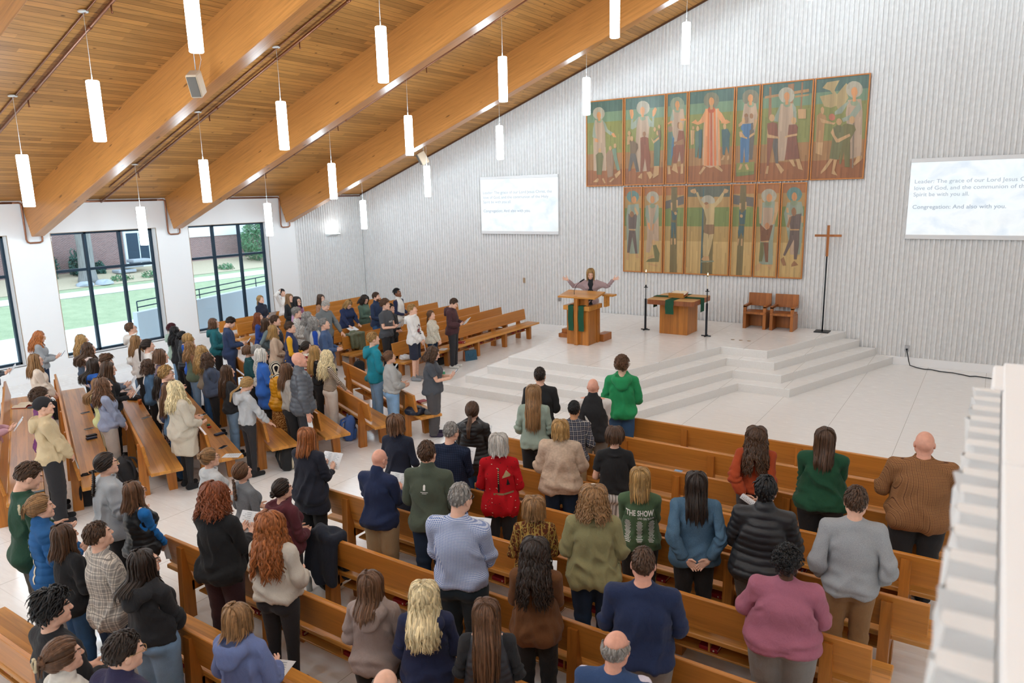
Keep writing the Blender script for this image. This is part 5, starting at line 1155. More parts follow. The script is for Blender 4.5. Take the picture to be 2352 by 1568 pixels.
def rotm(yaw, pitch, roll=0):
    cy, sy, cp, sp, cr_, sr_ = math.cos(yaw), math.sin(yaw), math.cos(pitch), math.sin(pitch), math.cos(roll), math.sin(roll)
    return np.array(((cy, -sy, 0), (sy, cy, 0), (0, 0, 1)))@np.array(((1, 0, 0), (0, cp, -sp), (0, sp, cp)))@np.array(((cr_, 0, sr_), (0, 1, 0), (-sr_, 0, cr_)))
PIV = np.array((0, -.02, 1.515))
# arm targets: wrist position, elbow hint, finger direction, palm normal  (for +x side; mirrored)
POSE = dict(
    side=((.265, .035, .885), (.5, -.3, -.2), (.05, .12, -1), (-1, 0, -.05)),
    hold=((.085, .275, 1.115), (.42, -.6, -.8), (-.45, .8, .35), (-.55, .1, .8)),
    low=((.100, .215, 1.055), (.55, -.6, -.6), (-.6, .65, -.2), (-.4, -.3, .8)),
    clasp=((.070, .205, .905), (.5, -.6, -.5), (-.75, .25, -.55), (-.3, -.9, .1)),
    back=((.085, -.185, .915), (.6, -.5, -.1), (-.8, -.12, -.55), (.15, -1, .1)),
    fold=((-.05, .215, 1.11), (.6, -.35, -.7), (-1, -.15, .1), (.1, -.9, .4)),
    pocket=((.205, .105, .945), (.45, -.85, -.3), (-.25, .35, -.9), (-.9, -.1, .2)),
    hip=((.185, -.02, 1.03), (.9, -.7, .2), (-.6, .5, -.5), (-.8, -.3, .2)),
    openw=((.56, .12, 1.50), (.5, -.2, -.6), (.85, .25, .30), (-.15, .9, .35)),
    headh=((.13, .0, 1.66), (.9, .1, -.2), (-.6, -.5, .5), (-.6, .2, -.3)),
    lean=((.15, .33, 1.00), (.8, -.4, -.3), (-.1, .9, -.35), (0, -.3, -.95)),
    rail=((.24, .27, .93), (.8, -.5, -.2), (0, .8, -.55), (0, -.5, -.8)),
    phone=((.06, .30, 1.15), (.3, -.4, -.8), (-.35, .7, .6), (-.5, -.4, .8)))
class Rig:
    def __init__(s, sex, b=1.0, armsL='side', armsR='side', head=(0, 0, 0), lean=0.0, belly=0.0, h=1.75, seed=0):
        s.sex, s.b, s.lean, s.sc = sex, b, lean, h/1.75
        zz = [0, .1, .45, .7, .92, 1.08, 1.28, 1.42, 1.50, 2]; q = b-1
        s.zz = zz; s.wx = [1+k*q for k in (.1, .15, .5, .75, .95, 1.15, .9, .55, .25, .03)]
        s.wy = [1+k*q for k in (.1, .15, .5, .75, 1.0, 1.35, 1.1, .6, .3, .03)]; s.belly = belly+max(0, q)*.05
        s.HR = rotm(*head); s.k = np.interp(1.42, zz, s.wx); s.ak = 1+.75*q
        r = np.random.default_rng(seed)
        s.arm = {}
        for sgn, nm in ((1, armsR), (-1, armsL)):
            wt, eh, fd, pn = [np.array(v, float)*np.array((sgn, 1, 1)) for v in POSE[nm]]
            wt = wt+r.normal(0, .012, 3)
            if nm not in ('openw', 'headh'): wt[0] = wt[0]*(np.interp(wt[2], zz, s.wx)*.55+.45)+(sgn*.22*max(0, q-.1) if nm in ('low', 'hold', 'fold') else 0); wt[1] = wt[1]*(np.interp(wt[2], zz, s.wy)*.42+.58)
            if nm == 'side': wt[0] += sgn*.07*q
            S, E, W, d = armpts(sex, sgn); S2 = s.torso(S[None])[0]; v = wt-S2; L = min(np.linalg.norm(v), (UA+FA)*.995); v = v/np.linalg.norm(v); wt = S2+v*L
            ca = (UA**2+L*L-FA**2)/(2*UA*L); e = eh-v*(eh@v); e /= np.linalg.norm(e); El = S2+v*UA*ca+e*UA*math.sqrt(max(0, 1-ca*ca))
            Ru = rot_to(d, El-S2); Rf = rot_to(Ru@d, wt-El)@Ru
            n0 = np.array((-sgn*math.cos(A25), 0, -math.sin(A25))); B0 = np.stack([d, n0, np.cross(d, n0)], 1)
            fd /= np.linalg.norm(fd); pn = pn-fd*(pn@fd); pn /= np.linalg.norm(pn); Rh = np.stack([fd, pn, np.cross(fd, pn)], 1)@B0.T
            s.arm[sgn] = (S, E, W, d, S2, El, wt, Ru, Rf, Rh, fd, pn)
    def torso(s, P):
        z = P[:, 2]; wx = np.interp(z, s.zz, s.wx); wy = np.interp(z, s.zz, s.wy); Q = P.copy(); Q[:, 0] *= wx; Q[:, 1] *= wy
        Q[:, 1] += s.belly*np.exp(-((z-1.08)/.14)**2)*np.clip(P[:, 1]/.1, 0, 1.2); return Q
    def bend(s, Q):
        if not s.lean: return Q
        z = Q[:, 2]; a = s.lean*np.clip((z-.9)/.35, 0, 1); c, si = np.cos(a), np.sin(a); y = Q[:, 1].copy(); zz = z-.95
        Q = Q.copy(); Q[:, 1] = np.where(z > .9, y*c+zz*si, y); Q[:, 2] = np.where(z > .9, .95-y*si+zz*c, z); return Q
    def apply(s, P, headw=None):
        aw, t = armw(s.sex, P); T = s.torso(P); x = P[:, 0]
        hw = np.clip((P[:, 2]-1.455)/.10, 0, 1) if headw is None else headw
        hw = hw*hw*(3-2*hw)*(aw < .5)
        Hd = (T-PIV)@s.HR.T+PIV; Q = T+(Hd-T)*hw[:, None]
        for sgn in (1, -1):
            m = (aw > 0) & (x*sgn > 0)
            if not m.any(): continue
            S, E, W, d, S2, El, wt, Ru, Rf, Rh, fd, pn = s.arm[sgn]; p = P[m]; tt = t[m][:, None]
            ax_ = S+d*tt; p = ax_+(p-ax_)*np.where(tt < UA+FA-.03, s.ak, 1)
            A = (p-S)@Ru.T+S2; Bf = (p-E)@Rf.T+El; C = (p-W)@Rh.T+wt
            f1 = np.clip((tt-UA)/.10+.5, 0, 1); f1 = f1*f1*(3-2*f1); f2 = np.clip((tt-(UA+FA-.005))/.05+.5, 0, 1)
            X = A*(1-f1)+Bf*f1; X = X*(1-f2)+C*f2; w = aw[m][:, None]; Q[m] = T[m]*(1-w)+X*w
        return s.bend(Q)*s.sc
    def relax(s, Q, Fq, P):
        aw, t = armw(s.sex, P); m = ((aw > .03) & (aw < .97))[:, None]
        for _ in range(9): Q = np.where(m, smooth(Q, Fq, .5), Q)
        return Q
    def headM(s):
        M = np.eye(4); M[:3, :3] = s.HR; M[:3, 3] = PIV-s.HR@PIV
        a = s.lean; c, si = math.cos(a), math.sin(a); Bm = np.eye(4); Bm[1:3, 1:3] = ((c, si), (-si, c)); Bm[:3, 3] = np.array((0, 0, .95))-Bm[:3, :3]@np.array((0, 0, .95))
        return Matrix((np.diag((s.sc,)*3+(1,))@Bm@M).tolist())
    def pt(s, q): return s.bend(np.array([q], float))[0]*s.sc
    def wrist(s, sgn):
        a = s.arm[sgn]; return s.pt(a[6]+a[10]*.085+a[11]*.012), a[10], a[11]
# ------------------------------------------------------------------ hair as bundles of tapering locks
SKC = np.array((0, -.016, 1.655)); SKR = np.array((.0785, .0985, .1005))
def locks(paths, wid, thick, seed, taper=.35, sides=5):
    """paths (n,k,3) -> tube mesh, flattened; paths follow the head outward from SKC"""
    n, k, _ = paths.shape; r = np.random.default_rng(seed)
    T = np.gradient(paths, axis=1); T /= np.linalg.norm(T, axis=2)[:, :, None]+1e-9
    out = paths-np.array((0, -.02, 1.62)); out[:, :, 2] *= .6; out -= T*(out*T).sum(2)[:, :, None]; out /= np.linalg.norm(out, axis=2)[:, :, None]+1e-9
    sd = np.cross(T, out); u = np.linspace(0, 1, k)
    prof = np.minimum(1, .55+2.5*u)*np.where(u > 1-taper, np.sqrt(np.clip((1-u)/taper, .02, 1)), 1)
    wd = .92*wid*(.7+.6*r.random((n, 1)))*prof[None]; th = .55*thick*(.8+.4*r.random((n, 1)))*prof[None]
    V = []
    for i in range(sides):
        a = 2*math.pi*i/sides; V.append(paths+sd*(wd*math.cos(a))[:, :, None]+out*(th*math.sin(a))[:, :, None])
    V = np.stack(V, 2).reshape(-1, 3)
    i = np.arange(n)[:, None, None]*k*sides+np.arange(k-1)[None, :, None]*sides; j = np.arange(sides)[None, None, :]; j2 = (j+1) % sides
    Fq = np.stack([i+j, i+j2, i+sides+j2, i+sides+j], -1).reshape(-1, 4); return V, Fq
def scalp_dir(az, el):
    """az: 0 = front, pi = back; el: 0 = level, pi/2 = top"""
    return np.stack([np.sin(az)*np.cos(el), np.cos(az)*np.cos(el), np.sin(el)], -1)
def fall_paths(n, length, seed, part=.012, front=.95, k=16, flat=.0, wav=0.0, wfreq=40, back=1.0, spread=0.0, tuck=0.0, startel=1.46, out=.010, layers=3):
    """hair that leaves the parting, follows the skull and then hangs"""
    r = np.random.default_rng(seed); az = np.sort(r.uniform(front, 2*math.pi-front, n)); lay = r.integers(0, layers, n)
    side = np.where(az < math.pi, 1, -1)
    L = length*(1+r.normal(0, .05, n)); s = np.linspace(0, 1, k)[None, :]*(L[:, None])
    el0 = startel-.10*lay+r.normal(0, .05, n); ro = out+lay*.006
    R = .1
    # arc along the skull from el0 to elevation -0.15, then straight down
    arc = (el0+.22)*R; P = np.zeros((n, k, 3)); tmp = np.minimum(s, arc[:, None]); el = el0[:, None]-tmp/R
    start_az = np.where(side > 0, .5*math.pi, 1.5*math.pi); q0 = .65*np.clip(1+1.3*np.cos(az), 0, 1); az0 = start_az*q0+az*(1-q0)
    f = np.clip(tmp/(arc[:, None]*.8), 0, 1); azp = az0[:, None]*(1-f)+az[:, None]*f
    D = scalp_dir(azp, el); P = SKC+D*(SKR+(ro[:, None]*(.62+.38*np.clip(s/.06, 0, 1)))[:, :, None]); P[:, :, 0] += (side*part*np.clip(1+1.2*np.cos(az), 0, 1))[:, None]*(1-f)
    dn = np.maximum(0, s-arc[:, None]); P[:, :, 2] -= dn
    bk = np.clip(-np.cos(az), 0, 1)[:, None]; nape = np.clip(dn/.08, 0, 1)
    P[:, :, 1] += (-bk*np.clip((dn-.06)/.10, 0, 1)*.035*back)+dn*-.10*bk-flat*0
    P[:, :, 0] += side[:, None]*dn*spread
    if tuck: P[:, :, 1] -= tuck*dn*(1-bk)*1.2; P[:, :, 0] *= 1-tuck*np.clip(dn/.12, 0, 1)*.25
    # the lower hair rests outside the shoulders
    sh = np.clip((1.50-P[:, :, 2])/.08, 0, 1); fr = (np.cos(az) > -.2)[:, None]
    P[:, :, 1] += sh*.055*np.clip((np.cos(az)[:, None]-.15)/.5, 0, 1)
    cb_ = np.clip((-np.cos(az)[:, None]+.05)/.45, 0, 1); tg = np.minimum(P[:, :, 1], -.085-.035*sh-.01*lay[:, None]*sh); P[:, :, 1] = P[:, :, 1]*(1-cb_)+tg*cb_ if length > .22 else P[:, :, 1]
    if wav:
        ph = r.uniform(0, 6.3, n)[:, None]; g = np.clip(s/(.15), 0, 1)*wav; q = s*wfreq+ph
        tang = np.stack([np.cos(az), -np.sin(az), 0*az], -1)[:, None, :]; ra = np.stack([np.sin(az), np.cos(az), 0*az], -1)[:, None, :]
        P += tang*(g*np.sin(q))[:, :, None]+ra*(g*np.abs(np.cos(q*.9)))[:, :, None]
    P += np.cumsum(r.normal(0, .0016, (n, k, 3)), 1); return P
HLA = [0, .5, .85, 1.12, 1.40, 1.62, 1.95, 2.4, 3.15]
def hairline(az, front_el, nape, side_el):
    a = np.abs((np.asarray(az)+math.pi) % (2*math.pi)-math.pi); k = nape/-.5
    return np.interp(a, HLA, [front_el, front_el*.93, front_el*.55, min(-.30, side_el-.18) if side_el < .1 else side_el, side_el, side_el-.12, -.62*k, -.88*k, -.98*k])
def cap_mesh(off, front_el, seed=0, n_az=48, n_el=14, nape=-.5, lump=0.0, side_el=-.12, recede=0.0):
    """skull cap shell from a hairline up"""
    az = np.linspace(0, 2*math.pi, n_az, endpoint=False)
    hl = hairline(az, front_el, nape, side_el); u = np.linspace(0, 1, n_el)
    el = hl[None, :]+(math.pi/2*.995-hl[None, :])*u[:, None]; D = scalp_dir(np.broadcast_to(az, el.shape), el)
    o = off*np.minimum(1, .45+u*5)[:, None]
    if lump: o = o+lump*np.sin(9*D[:, :, 0]+5*D[:, :, 1]+seed)*np.sin(11*D[:, :, 1]-7*D[:, :, 2])
    P = (SKC+D*(SKR-.002+o[:, :, None])).reshape(-1, 3); i = np.arange(n_el-1)[:, None]*n_az; j = np.arange(n_az)[None]; j2 = (j+1) % n_az
    return P, np.stack([i+j, i+j2, i+n_az+j2, i+n_az+j], -1).reshape(-1, 4)
def short_paths(n, seed, length=.05, k=7, off=.006, lift=.010, nape=-.5, front_el=.55, swirl=.5, mess=.004, up=0.0, side_el=-.1, topk=1.0):
    r = np.random.default_rng(seed); az = r.uniform(0, 2*math.pi, n); c = np.cos(az)
    hl = hairline(az, front_el, nape, side_el); el = hl+(1.5-hl)*r.random(n)**.8
    L = length*(.7+.5*r.random(n))*(.55+.45*np.clip(np.sin(el), 0, 1)*topk); s = np.linspace(0, 1, k)[None]*L[:, None]
    # comb direction: from the crown outward; the front sweeps to one side
    e = el[:, None]-s/.1*np.where(c > .3, .35, .9)[:, None]; a = az[:, None]+swirl*s/.1*np.where(c > 0, 1, .3)[:, None]
    D = scalp_dir(a, e); h = off+lift*np.sin(np.linspace(0, 1, k)*math.pi*.75)[None]*(.4+.6*np.clip(np.sin(e), 0, 1))+up*s
    P = SKC+D*(SKR+h[:, :, None]); return P+np.cumsum(r.normal(0, mess, (n, k, 3)), 1)*.5
def curl_paths(n, seed, rad=.012, turns=1.6, off=.01, nape=-.45, front_el=.5, k=12, depth=.03, side_el=-.1):
    r = np.random.default_rng(seed); az = r.uniform(0, 2*math.pi, n); c = np.cos(az)
    hl = hairline(az, front_el, nape, side_el); el = hl+(1.5-hl)*r.random(n)**.75
    D = scalp_dir(az, el); B = SKC+D*(SKR+off+depth*r.random(n)[:, None]); u = np.linspace(0, 1, k)
    a = r.normal(size=(n, 3)); a -= D*(a*D).sum(1)[:, None]; a /= np.linalg.norm(a, axis=1)[:, None]; b = np.cross(D, a); th = turns*2*math.pi*u
    return B[:, None]+(a[:, None]*np.cos(th)[None, :, None]+b[:, None]*np.sin(th)[None, :, None])*rad*(1+.3*r.normal(size=(n, 1, 1)))+D[:, None]*(u*.014)[None, :, None]
def pull_paths(n, seed, tie, k=10, off=.007, front=.0):
    """hair combed back over the skull to a tie point"""
    r = np.random.default_rng(seed); az = r.uniform(0, 2*math.pi, n); c = np.cos(az); hl = hairline(az, .62, -.5, -.1); el = hl+.04*r.random(n)+np.where(r.random(n) < .5, 0, (1.3-hl)*r.random(n))
    D0 = scalp_dir(az, el); t = (np.array(tie)-SKC)/SKR; t /= np.linalg.norm(t); u = np.linspace(0, 1, k)[None, :, None]
    D = D0[:, None]*(1-u)+t*u; D /= np.linalg.norm(D, axis=2)[:, :, None]; o = off+.006*np.sin(u*math.pi)+.004*r.random((n, 1, 1)); return SKC+D*(SKR+o)
def tail_paths(n, seed, tie, length, k=12, rad=.028, out=.03, wav=0.0):
    r = np.random.default_rng(seed); u = np.linspace(0, 1, k)[None]; a = r.uniform(0, 6.3, n)[:, None]; q = np.sqrt(r.random(n))[:, None]*rad*np.sin(np.clip(u*1.5+.25, 0, 1.25)*1.9)
    P = np.zeros((n, k, 3)); P[:, :, 0] = tie[0]+q*np.cos(a); P[:, :, 1] = tie[1]-out*np.minimum(1, u*4)+q*np.sin(a)*.7-.02*u; P[:, :, 2] = tie[2]-length*u*(1+r.normal(0, .06, (n, 1)))+.025*np.sin(np.minimum(1, u*5)*math.pi)
    if wav: P[:, :, 0] += wav*np.sin(u*25+a); P[:, :, 1] += wav*np.cos(u*22+a*2)
    return P
def bun_paths(n, seed, c, R=.035, k=16):
    r = np.random.default_rng(seed); th = np.linspace(0, 2*math.pi*1.1, k)[None]+r.uniform(0, 6.3, (n, 1)); ti = r.normal(0, .5, (n, 1)); q = R*(.55+.45*np.sqrt(r.random((n, 1))))
    P = np.stack([q*np.cos(th), q*.75*np.sin(th)*np.sin(ti)-R*.2, q*np.sin(th)*np.cos(ti)], -1); return P+np.array(c)
def braid_paths(c, length, k=30):
    u = np.linspace(0, 1, k); P = []
    for i in range(3):
        ph = i*2*math.pi/3; P.append(np.stack([c[0]+.016*np.sin(u*34+ph), c[1]-.022+.012*np.cos(u*68+2*ph)-.02*u, c[2]-length*u], -1))
    return np.array(P)
def join(parts):
    V = []; Fs = []; b = 0
    for v, f in parts: V.append(v); Fs.append(f+b); b += len(v)
    return np.concatenate(V), np.concatenate(Fs)
def make_hair(style, seed):
    s = seed; L = locks
    under = lambda off=.011, fe=.62, nape=-.5: cap_mesh(off, fe, s, nape=nape)
    if style == 'long': return join([under(), L(fall_paths(294, .46, s), .011, .005, s)])
    if style == 'xlong': return join([under(), L(fall_paths(325, .60, s, k=20), .012, .005, s)])
    if style == 'longwavy': return join([under(.008), L(fall_paths(294, .48, s, wav=.013, wfreq=38, spread=.06, k=24, out=.014), .012, .006, s)])
    if style == 'xwavy': return join([under(.01), L(fall_paths(356, .55, s, wav=.016, wfreq=45, spread=.10, k=28, out=.018), .013, .007, s)])
    if style == 'mid': return join([under(), L(fall_paths(279, .34, s), .012, .005, s)])
    if style == 'midcurly': return join([under(.012), L(fall_paths(356, .30, s, wav=.016, wfreq=70, spread=.22, k=24, out=.018), .010, .006, s)])
    if style == 'bob': return join([under(.010), L(fall_paths(294, .245, s, spread=.05, out=.014), .013, .006, s, .2)])
    if style == 'bobfull': return join([under(.018), L(fall_paths(341, .225, s, spread=.16, out=.024), .013, .008, s, .2)])
    if style == 'bobshort': return join([under(.012), L(fall_paths(310, .19, s, spread=-.02, out=.016, front=.8), .012, .006, s, .25)])
    if style == 'pixie': return join([under(.010, .55), L(short_paths(300, s, .085, 8, .006, .02, -.6, .5, .8, .004), .010, .005, s)])
    if style == 'short': return join([under(.005, .55, -.38), L(short_paths(330, s, .055, 6, .003, .012, -.36, .52, .7, .003), .008, .004, s)])
    if style == 'buzz': return cap_mesh(.004, .58, s, nape=-.36)
    if style == 'messy': return join([under(.010, .5), L(short_paths(330, s, .085, 8, .006, .022, -.45, .45, 1.0, .008, .15), .009, .005, s)])
    if style == 'curlyshort': return join([under(.012, .5, -.4), L(curl_paths(520, s, .012, 1.3, .006, -.42, .48, depth=.022), .0045, .0045, s)])
    if style == 'afro': return join([under(.022, .5, -.4), L(curl_paths(620, s, .009, 1.5, .014, -.40, .5, depth=.034), .005, .0045, s)])
    if style == 'fade': return join([cap_mesh(.003, .56, s, nape=-.3), L(curl_paths(300, s, .008, 1.4, .004, .1, .52, depth=.018, side_el=.25), .005, .0045, s)])
    if style == 'bald': return None
    if style == 'fringe': return L(fringe_paths(s), .008, .004, s)
    if style == 'thin': return join([cap_mesh(.003, .62, s, nape=-.4), L(short_paths(300, s, .05, 6, .002, .007, -.4, .56, .5, .002), .008, .003, s)])
    if style == 'pony': t = (0, -.118, 1.665); return join([under(.006), L(pull_paths(190, s, t), .011, .004, s, .05), L(tail_paths(60, s, t, .30), .008, .005, s)])
    if style == 'lowpony': t = (0, -.105, 1.60); return join([under(.006), L(pull_paths(190, s, t), .011, .004, s, .05), L(tail_paths(46, s, t, .26, out=.02), .008, .005, s)])
    if style == 'bun': t = (0, -.110, 1.615); return join([under(.006), L(pull_paths(190, s, t), .011, .004, s, .05), L(bun_paths(46, s, (0, -.128, 1.612)), .008, .006, s, .1)])
    if style == 'topbun': t = (0, -.112, 1.685); return join([under(.006), L(pull_paths(190, s, t), .011, .004, s, .05), L(bun_paths(46, s, (0, -.130, 1.69), .034), .008, .006, s, .1)])
    if style == 'claw': t = (0, -.115, 1.65); return join([under(.008), L(pull_paths(190, s, t, off=.010), .011, .005, s, .05), L(bun_paths(40, s, (0, -.125, 1.655), .032), .009, .006, s, .1), L(tail_paths(16, s, (0, -.12, 1.69), .13, out=.015, rad=.03), .007, .004, s)])
    if style == 'braid': t = (0, -.108, 1.60); return join([under(.006), L(pull_paths(200, s, t), .011, .004, s, .05), L(braid_paths((0, -.115, 1.60), .30), .015, .012, s, .15, 8)])
    if style == 'halfup': t = (0, -.115, 1.68); return join([under(.006), L(pull_paths(120, s, t), .011, .004, s, .05), L(fall_paths(232, .42, s, front=1.2), .011, .005, s)])
    raise KeyError(style)
def fringe_paths(seed):
    r = np.random.default_rng(seed); n = 300; az = r.uniform(.95, 2*math.pi-.95, n); el = r.uniform(-.42, .32, n); s = np.linspace(0, 1, 6)[None]*.045
    e = el[:, None]-s/.1*.8; D = scalp_dir(az[:, None]+r.normal(0, .2, (n, 1))*s/.05, e); return SKC+D*(SKR+(.003+.006*np.sin(np.linspace(0, 2, 6)))[None, :, None])+np.cumsum(r.normal(0, .002, (n, 6, 3)), 1)*.5
# ------------------------------------------------------------------ people materials
SKIN = dict(fair=('#e3b49c', '#cf8f7e'), pink=('#dfa58f', '#c57f70'), tan=('#c8946f', '#a5655a'), brown=('#7c5139', '#6a3b34'), dark=('#4f3324', '#4a2a26'))
def skin_mats(tone):
    if tone not in M_:
        a, l = SKIN[tone]; m = NT('skin_'+tone, .5, spec=.35); c = lin(a); f = m.noise(m.coord(attr='rest'), 30, 3)
        m.col(m.ramp(f, [(.3, dk(c, .9)), (.7, dk(c, 1.06))])); m.b.inputs['Subsurface Weight'].default_value = .0
        M_[tone] = (m.mat, solid('lips_'+tone, l, .45), solid('eye_white', '#e8e4df', .25), solid('iris', '#3b2a20', .2))
    return M_[tone]
HAIR = dict(black='#141214', dark='#2c2019', brown='#4a3323', midbrown='#634530', light='#8a6743', auburn='#7c4122', red='#93562c', sandy='#a5814f', blond='#c2a063', pale='#d8c69c', grey='#8b8783', silver='#bab5ae', white='#d9d5cd', burg='#4a1a22', ginger='#a86434')
def hair_mat(c):
    k = 'hair_'+c
    if k not in M_:
        m = NT(k, .42, spec=.4); q = lin(HAIR[c]); g = m.n('ShaderNodeNewGeometry')
        hi = 1.75 if c not in ('black', 'white', 'silver') else 1.25
        a = m.ramp(g.outputs['Random Per Island'], [(0, dk(q, .72)), (.5, q), (1, dk(q, 1+(hi-1)*.55))])
        f = m.noise(m.coord((70, 70, 6), attr='rest'), 1, 3); m.col(m.mix(1.0, a, m.ramp(f, [(.3, (.72,)*3), (.7, (1.25,)*3)]), 'MULTIPLY')); M_[k] = m.mat
    return M_[k]
def pat_mat(spec):
    """plain '#hex', or kind:colours for woven and printed cloth, drawn in the cloth's rest position"""
    if spec in M_: return M_[spec]
    if spec.startswith('#'): M_[spec] = fabric('cloth_'+spec[1:], spec); return M_[spec]
    kind, cs = spec.split(':'); cs = [lin(c) for c in cs.split(',')]
    if kind in ('puffer', 'leather', 'satin'):
        m = NT('cloth_'+kind, {'puffer': .42, 'leather': .35, 'satin': .5}[kind], spec=.4); c = cs[0]; f = m.noise(m.coord((14, 14, 30), attr='rest'), 1, 4)
        m.col(m.ramp(f, [(.3, dk(c, .85)), (.7, dk(c, 1.15))])); m.bump(f, .35, .012)
    elif kind in ('knit', 'cable'):
        m = NT('cloth_'+kind, .95, spec=.1); v = m.coord(attr='rest'); X = m.xyz(v); wv = m.math('MULTIPLY', m.math('SINE', m.math('MULTIPLY', X[0], 420)), m.math('SINE', m.math('MULTIPLY', X[2], 420)))
        c = cs[0]; f = m.noise(v, 40, 3); m.col(m.ramp(f, [(.3, dk(c, .86)), (.7, dk(c, 1.1))]))
        if kind == 'cable':
            d1 = m.math('ABSOLUTE', m.math('SINE', m.math('MULTIPLY', m.math('ADD', X[0], X[2]), 38))); d2 = m.math('ABSOLUTE', m.math('SINE', m.math('MULTIPLY', m.math('SUBTRACT', X[0], X[2]), 38)))
            wv = m.math('LESS_THAN', m.math('MINIMUM', d1, d2), .12)
        m.bump(wv, .55, .006)
    elif kind == 'heather':
        m = NT('cloth_heather', .95, spec=.1); f = m.noise(m.coord((120, 120, 40), attr='rest'), 3, 3, .7); m.col(m.ramp(f, [(.35, cs[0]), (.65, cs[-1])])); m.bump(f, .3, .004)
    elif kind == 'denim':
        m = NT('cloth_denim', .85, spec=.15); v = m.coord(attr='rest'); a = m.noise(v, 5, 3); b = m.noise(v, 320, 2); c = cs[0]
        m.col(m.mix(.35, m.ramp(a, [(.3, dk(c, .8)), (.7, dk(c, 1.3))]), m.ramp(b, [(.35, dk(c, .7)), (.65, dk(c, 1.35))]))); m.bump(b, .3, .003)
    elif kind in ('plaid', 'tatter', 'check', 'stripe', 'vstripe'):
        m = NT('cloth_'+kind, .9, spec=.12); X = m.xyz(m.coord(attr='rest'))
        per = {'plaid': .062, 'tatter': .026, 'check': .0105, 'stripe': .026, 'vstripe': .034}[kind]
        band = lambda q, p, w, o=0.0: m.math('LESS_THAN', m.math('FRACT', m.math('ADD', m.math('DIVIDE', q, p), 10+o)), w)
        hx, hz = m.math('ADD', X[0], m.math('MULTIPLY', X[1], .6)), X[2]
        if kind == 'stripe': colr = m.mix(band(hz, per, .42), cs[0], cs[1])
        elif kind == 'vstripe': colr = m.mix(band(hx, per, .4), cs[0], cs[1])
        elif kind == 'check': colr = m.mix(m.math('MULTIPLY', m.math('ADD', band(hx, per, .5), band(hz, per, .5)), .5), cs[0], cs[1])
        else:
            colr = m.mix(m.math('MULTIPLY', m.math('ADD', band(hx, per, .45), band(hz, per, .45)), .5), cs[0], cs[1])
            colr = m.mix(m.math('MULTIPLY', m.math('MAXIMUM', band(hx, per, .09, .3), band(hz, per, .09, .3)), .85), colr, cs[-1])
        m.col(m.mix(.25, colr, m.ramp(m.noise(m.coord(attr='rest'), 200, 2), [(.3, (.75,)*3), (.7, (1.1,)*3)]), 'MULTIPLY'))
    elif kind in ('ikat', 'spots', 'fleck', 'nordic', 'applique'):
        m = NT('cloth_'+kind, .92, spec=.1); v = m.coord({'ikat': (26, 26, 18), 'spots': (60, 60, 60), 'fleck': (70, 70, 130), 'nordic': (40, 40, 26), 'applique': (15, 15, 34)}[kind], attr='rest')
        vo = m.n('ShaderNodeTexVoronoi', feature='F1'); m.l(v, vo.inputs['Vector']); vo.inputs['Scale'].default_value = 1; X = m.xyz(m.coord(attr='rest'))
        if kind == 'spots': colr = m.mix(m.math('LESS_THAN', vo.outputs['Distance'], .38), cs[0], cs[1])
        elif kind == 'fleck': colr = m.mix(m.math('LESS_THAN', vo.outputs['Distance'], .33), cs[0], cs[1])
        elif kind == 'ikat':
            colr = m.ramp(m.math('FRACT', m.math('MULTIPLY', vo.outputs['Distance'], 2.2)), [(0, cs[0]), (.3, cs[1]), (.55, cs[2]), (.8, cs[0])])
            colr = m.mix(m.math('LESS_THAN', m.math('FRACT', m.math('ADD', m.math('DIVIDE', X[0], .07), 10)), .16), colr, cs[1])
        elif kind == 'nordic': colr = m.mix(m.math('LESS_THAN', m.math('FRACT', m.math('ADD', m.math('DIVIDE', X[2], .07), 9)), .55), cs[0], m.mix(m.math('LESS_THAN', vo.outputs['Distance'], .36), cs[1], cs[2]))
        else: colr = m.mix(m.math('LESS_THAN', vo.outputs['Distance'], .13), cs[0], m.mix(m.math('LESS_THAN', m.xyz(vo.outputs['Color'])[0], .5), cs[1], cs[2]))
        m.col(colr)
    else: raise KeyError(kind)
    M_[spec] = m.mat; return m.mat
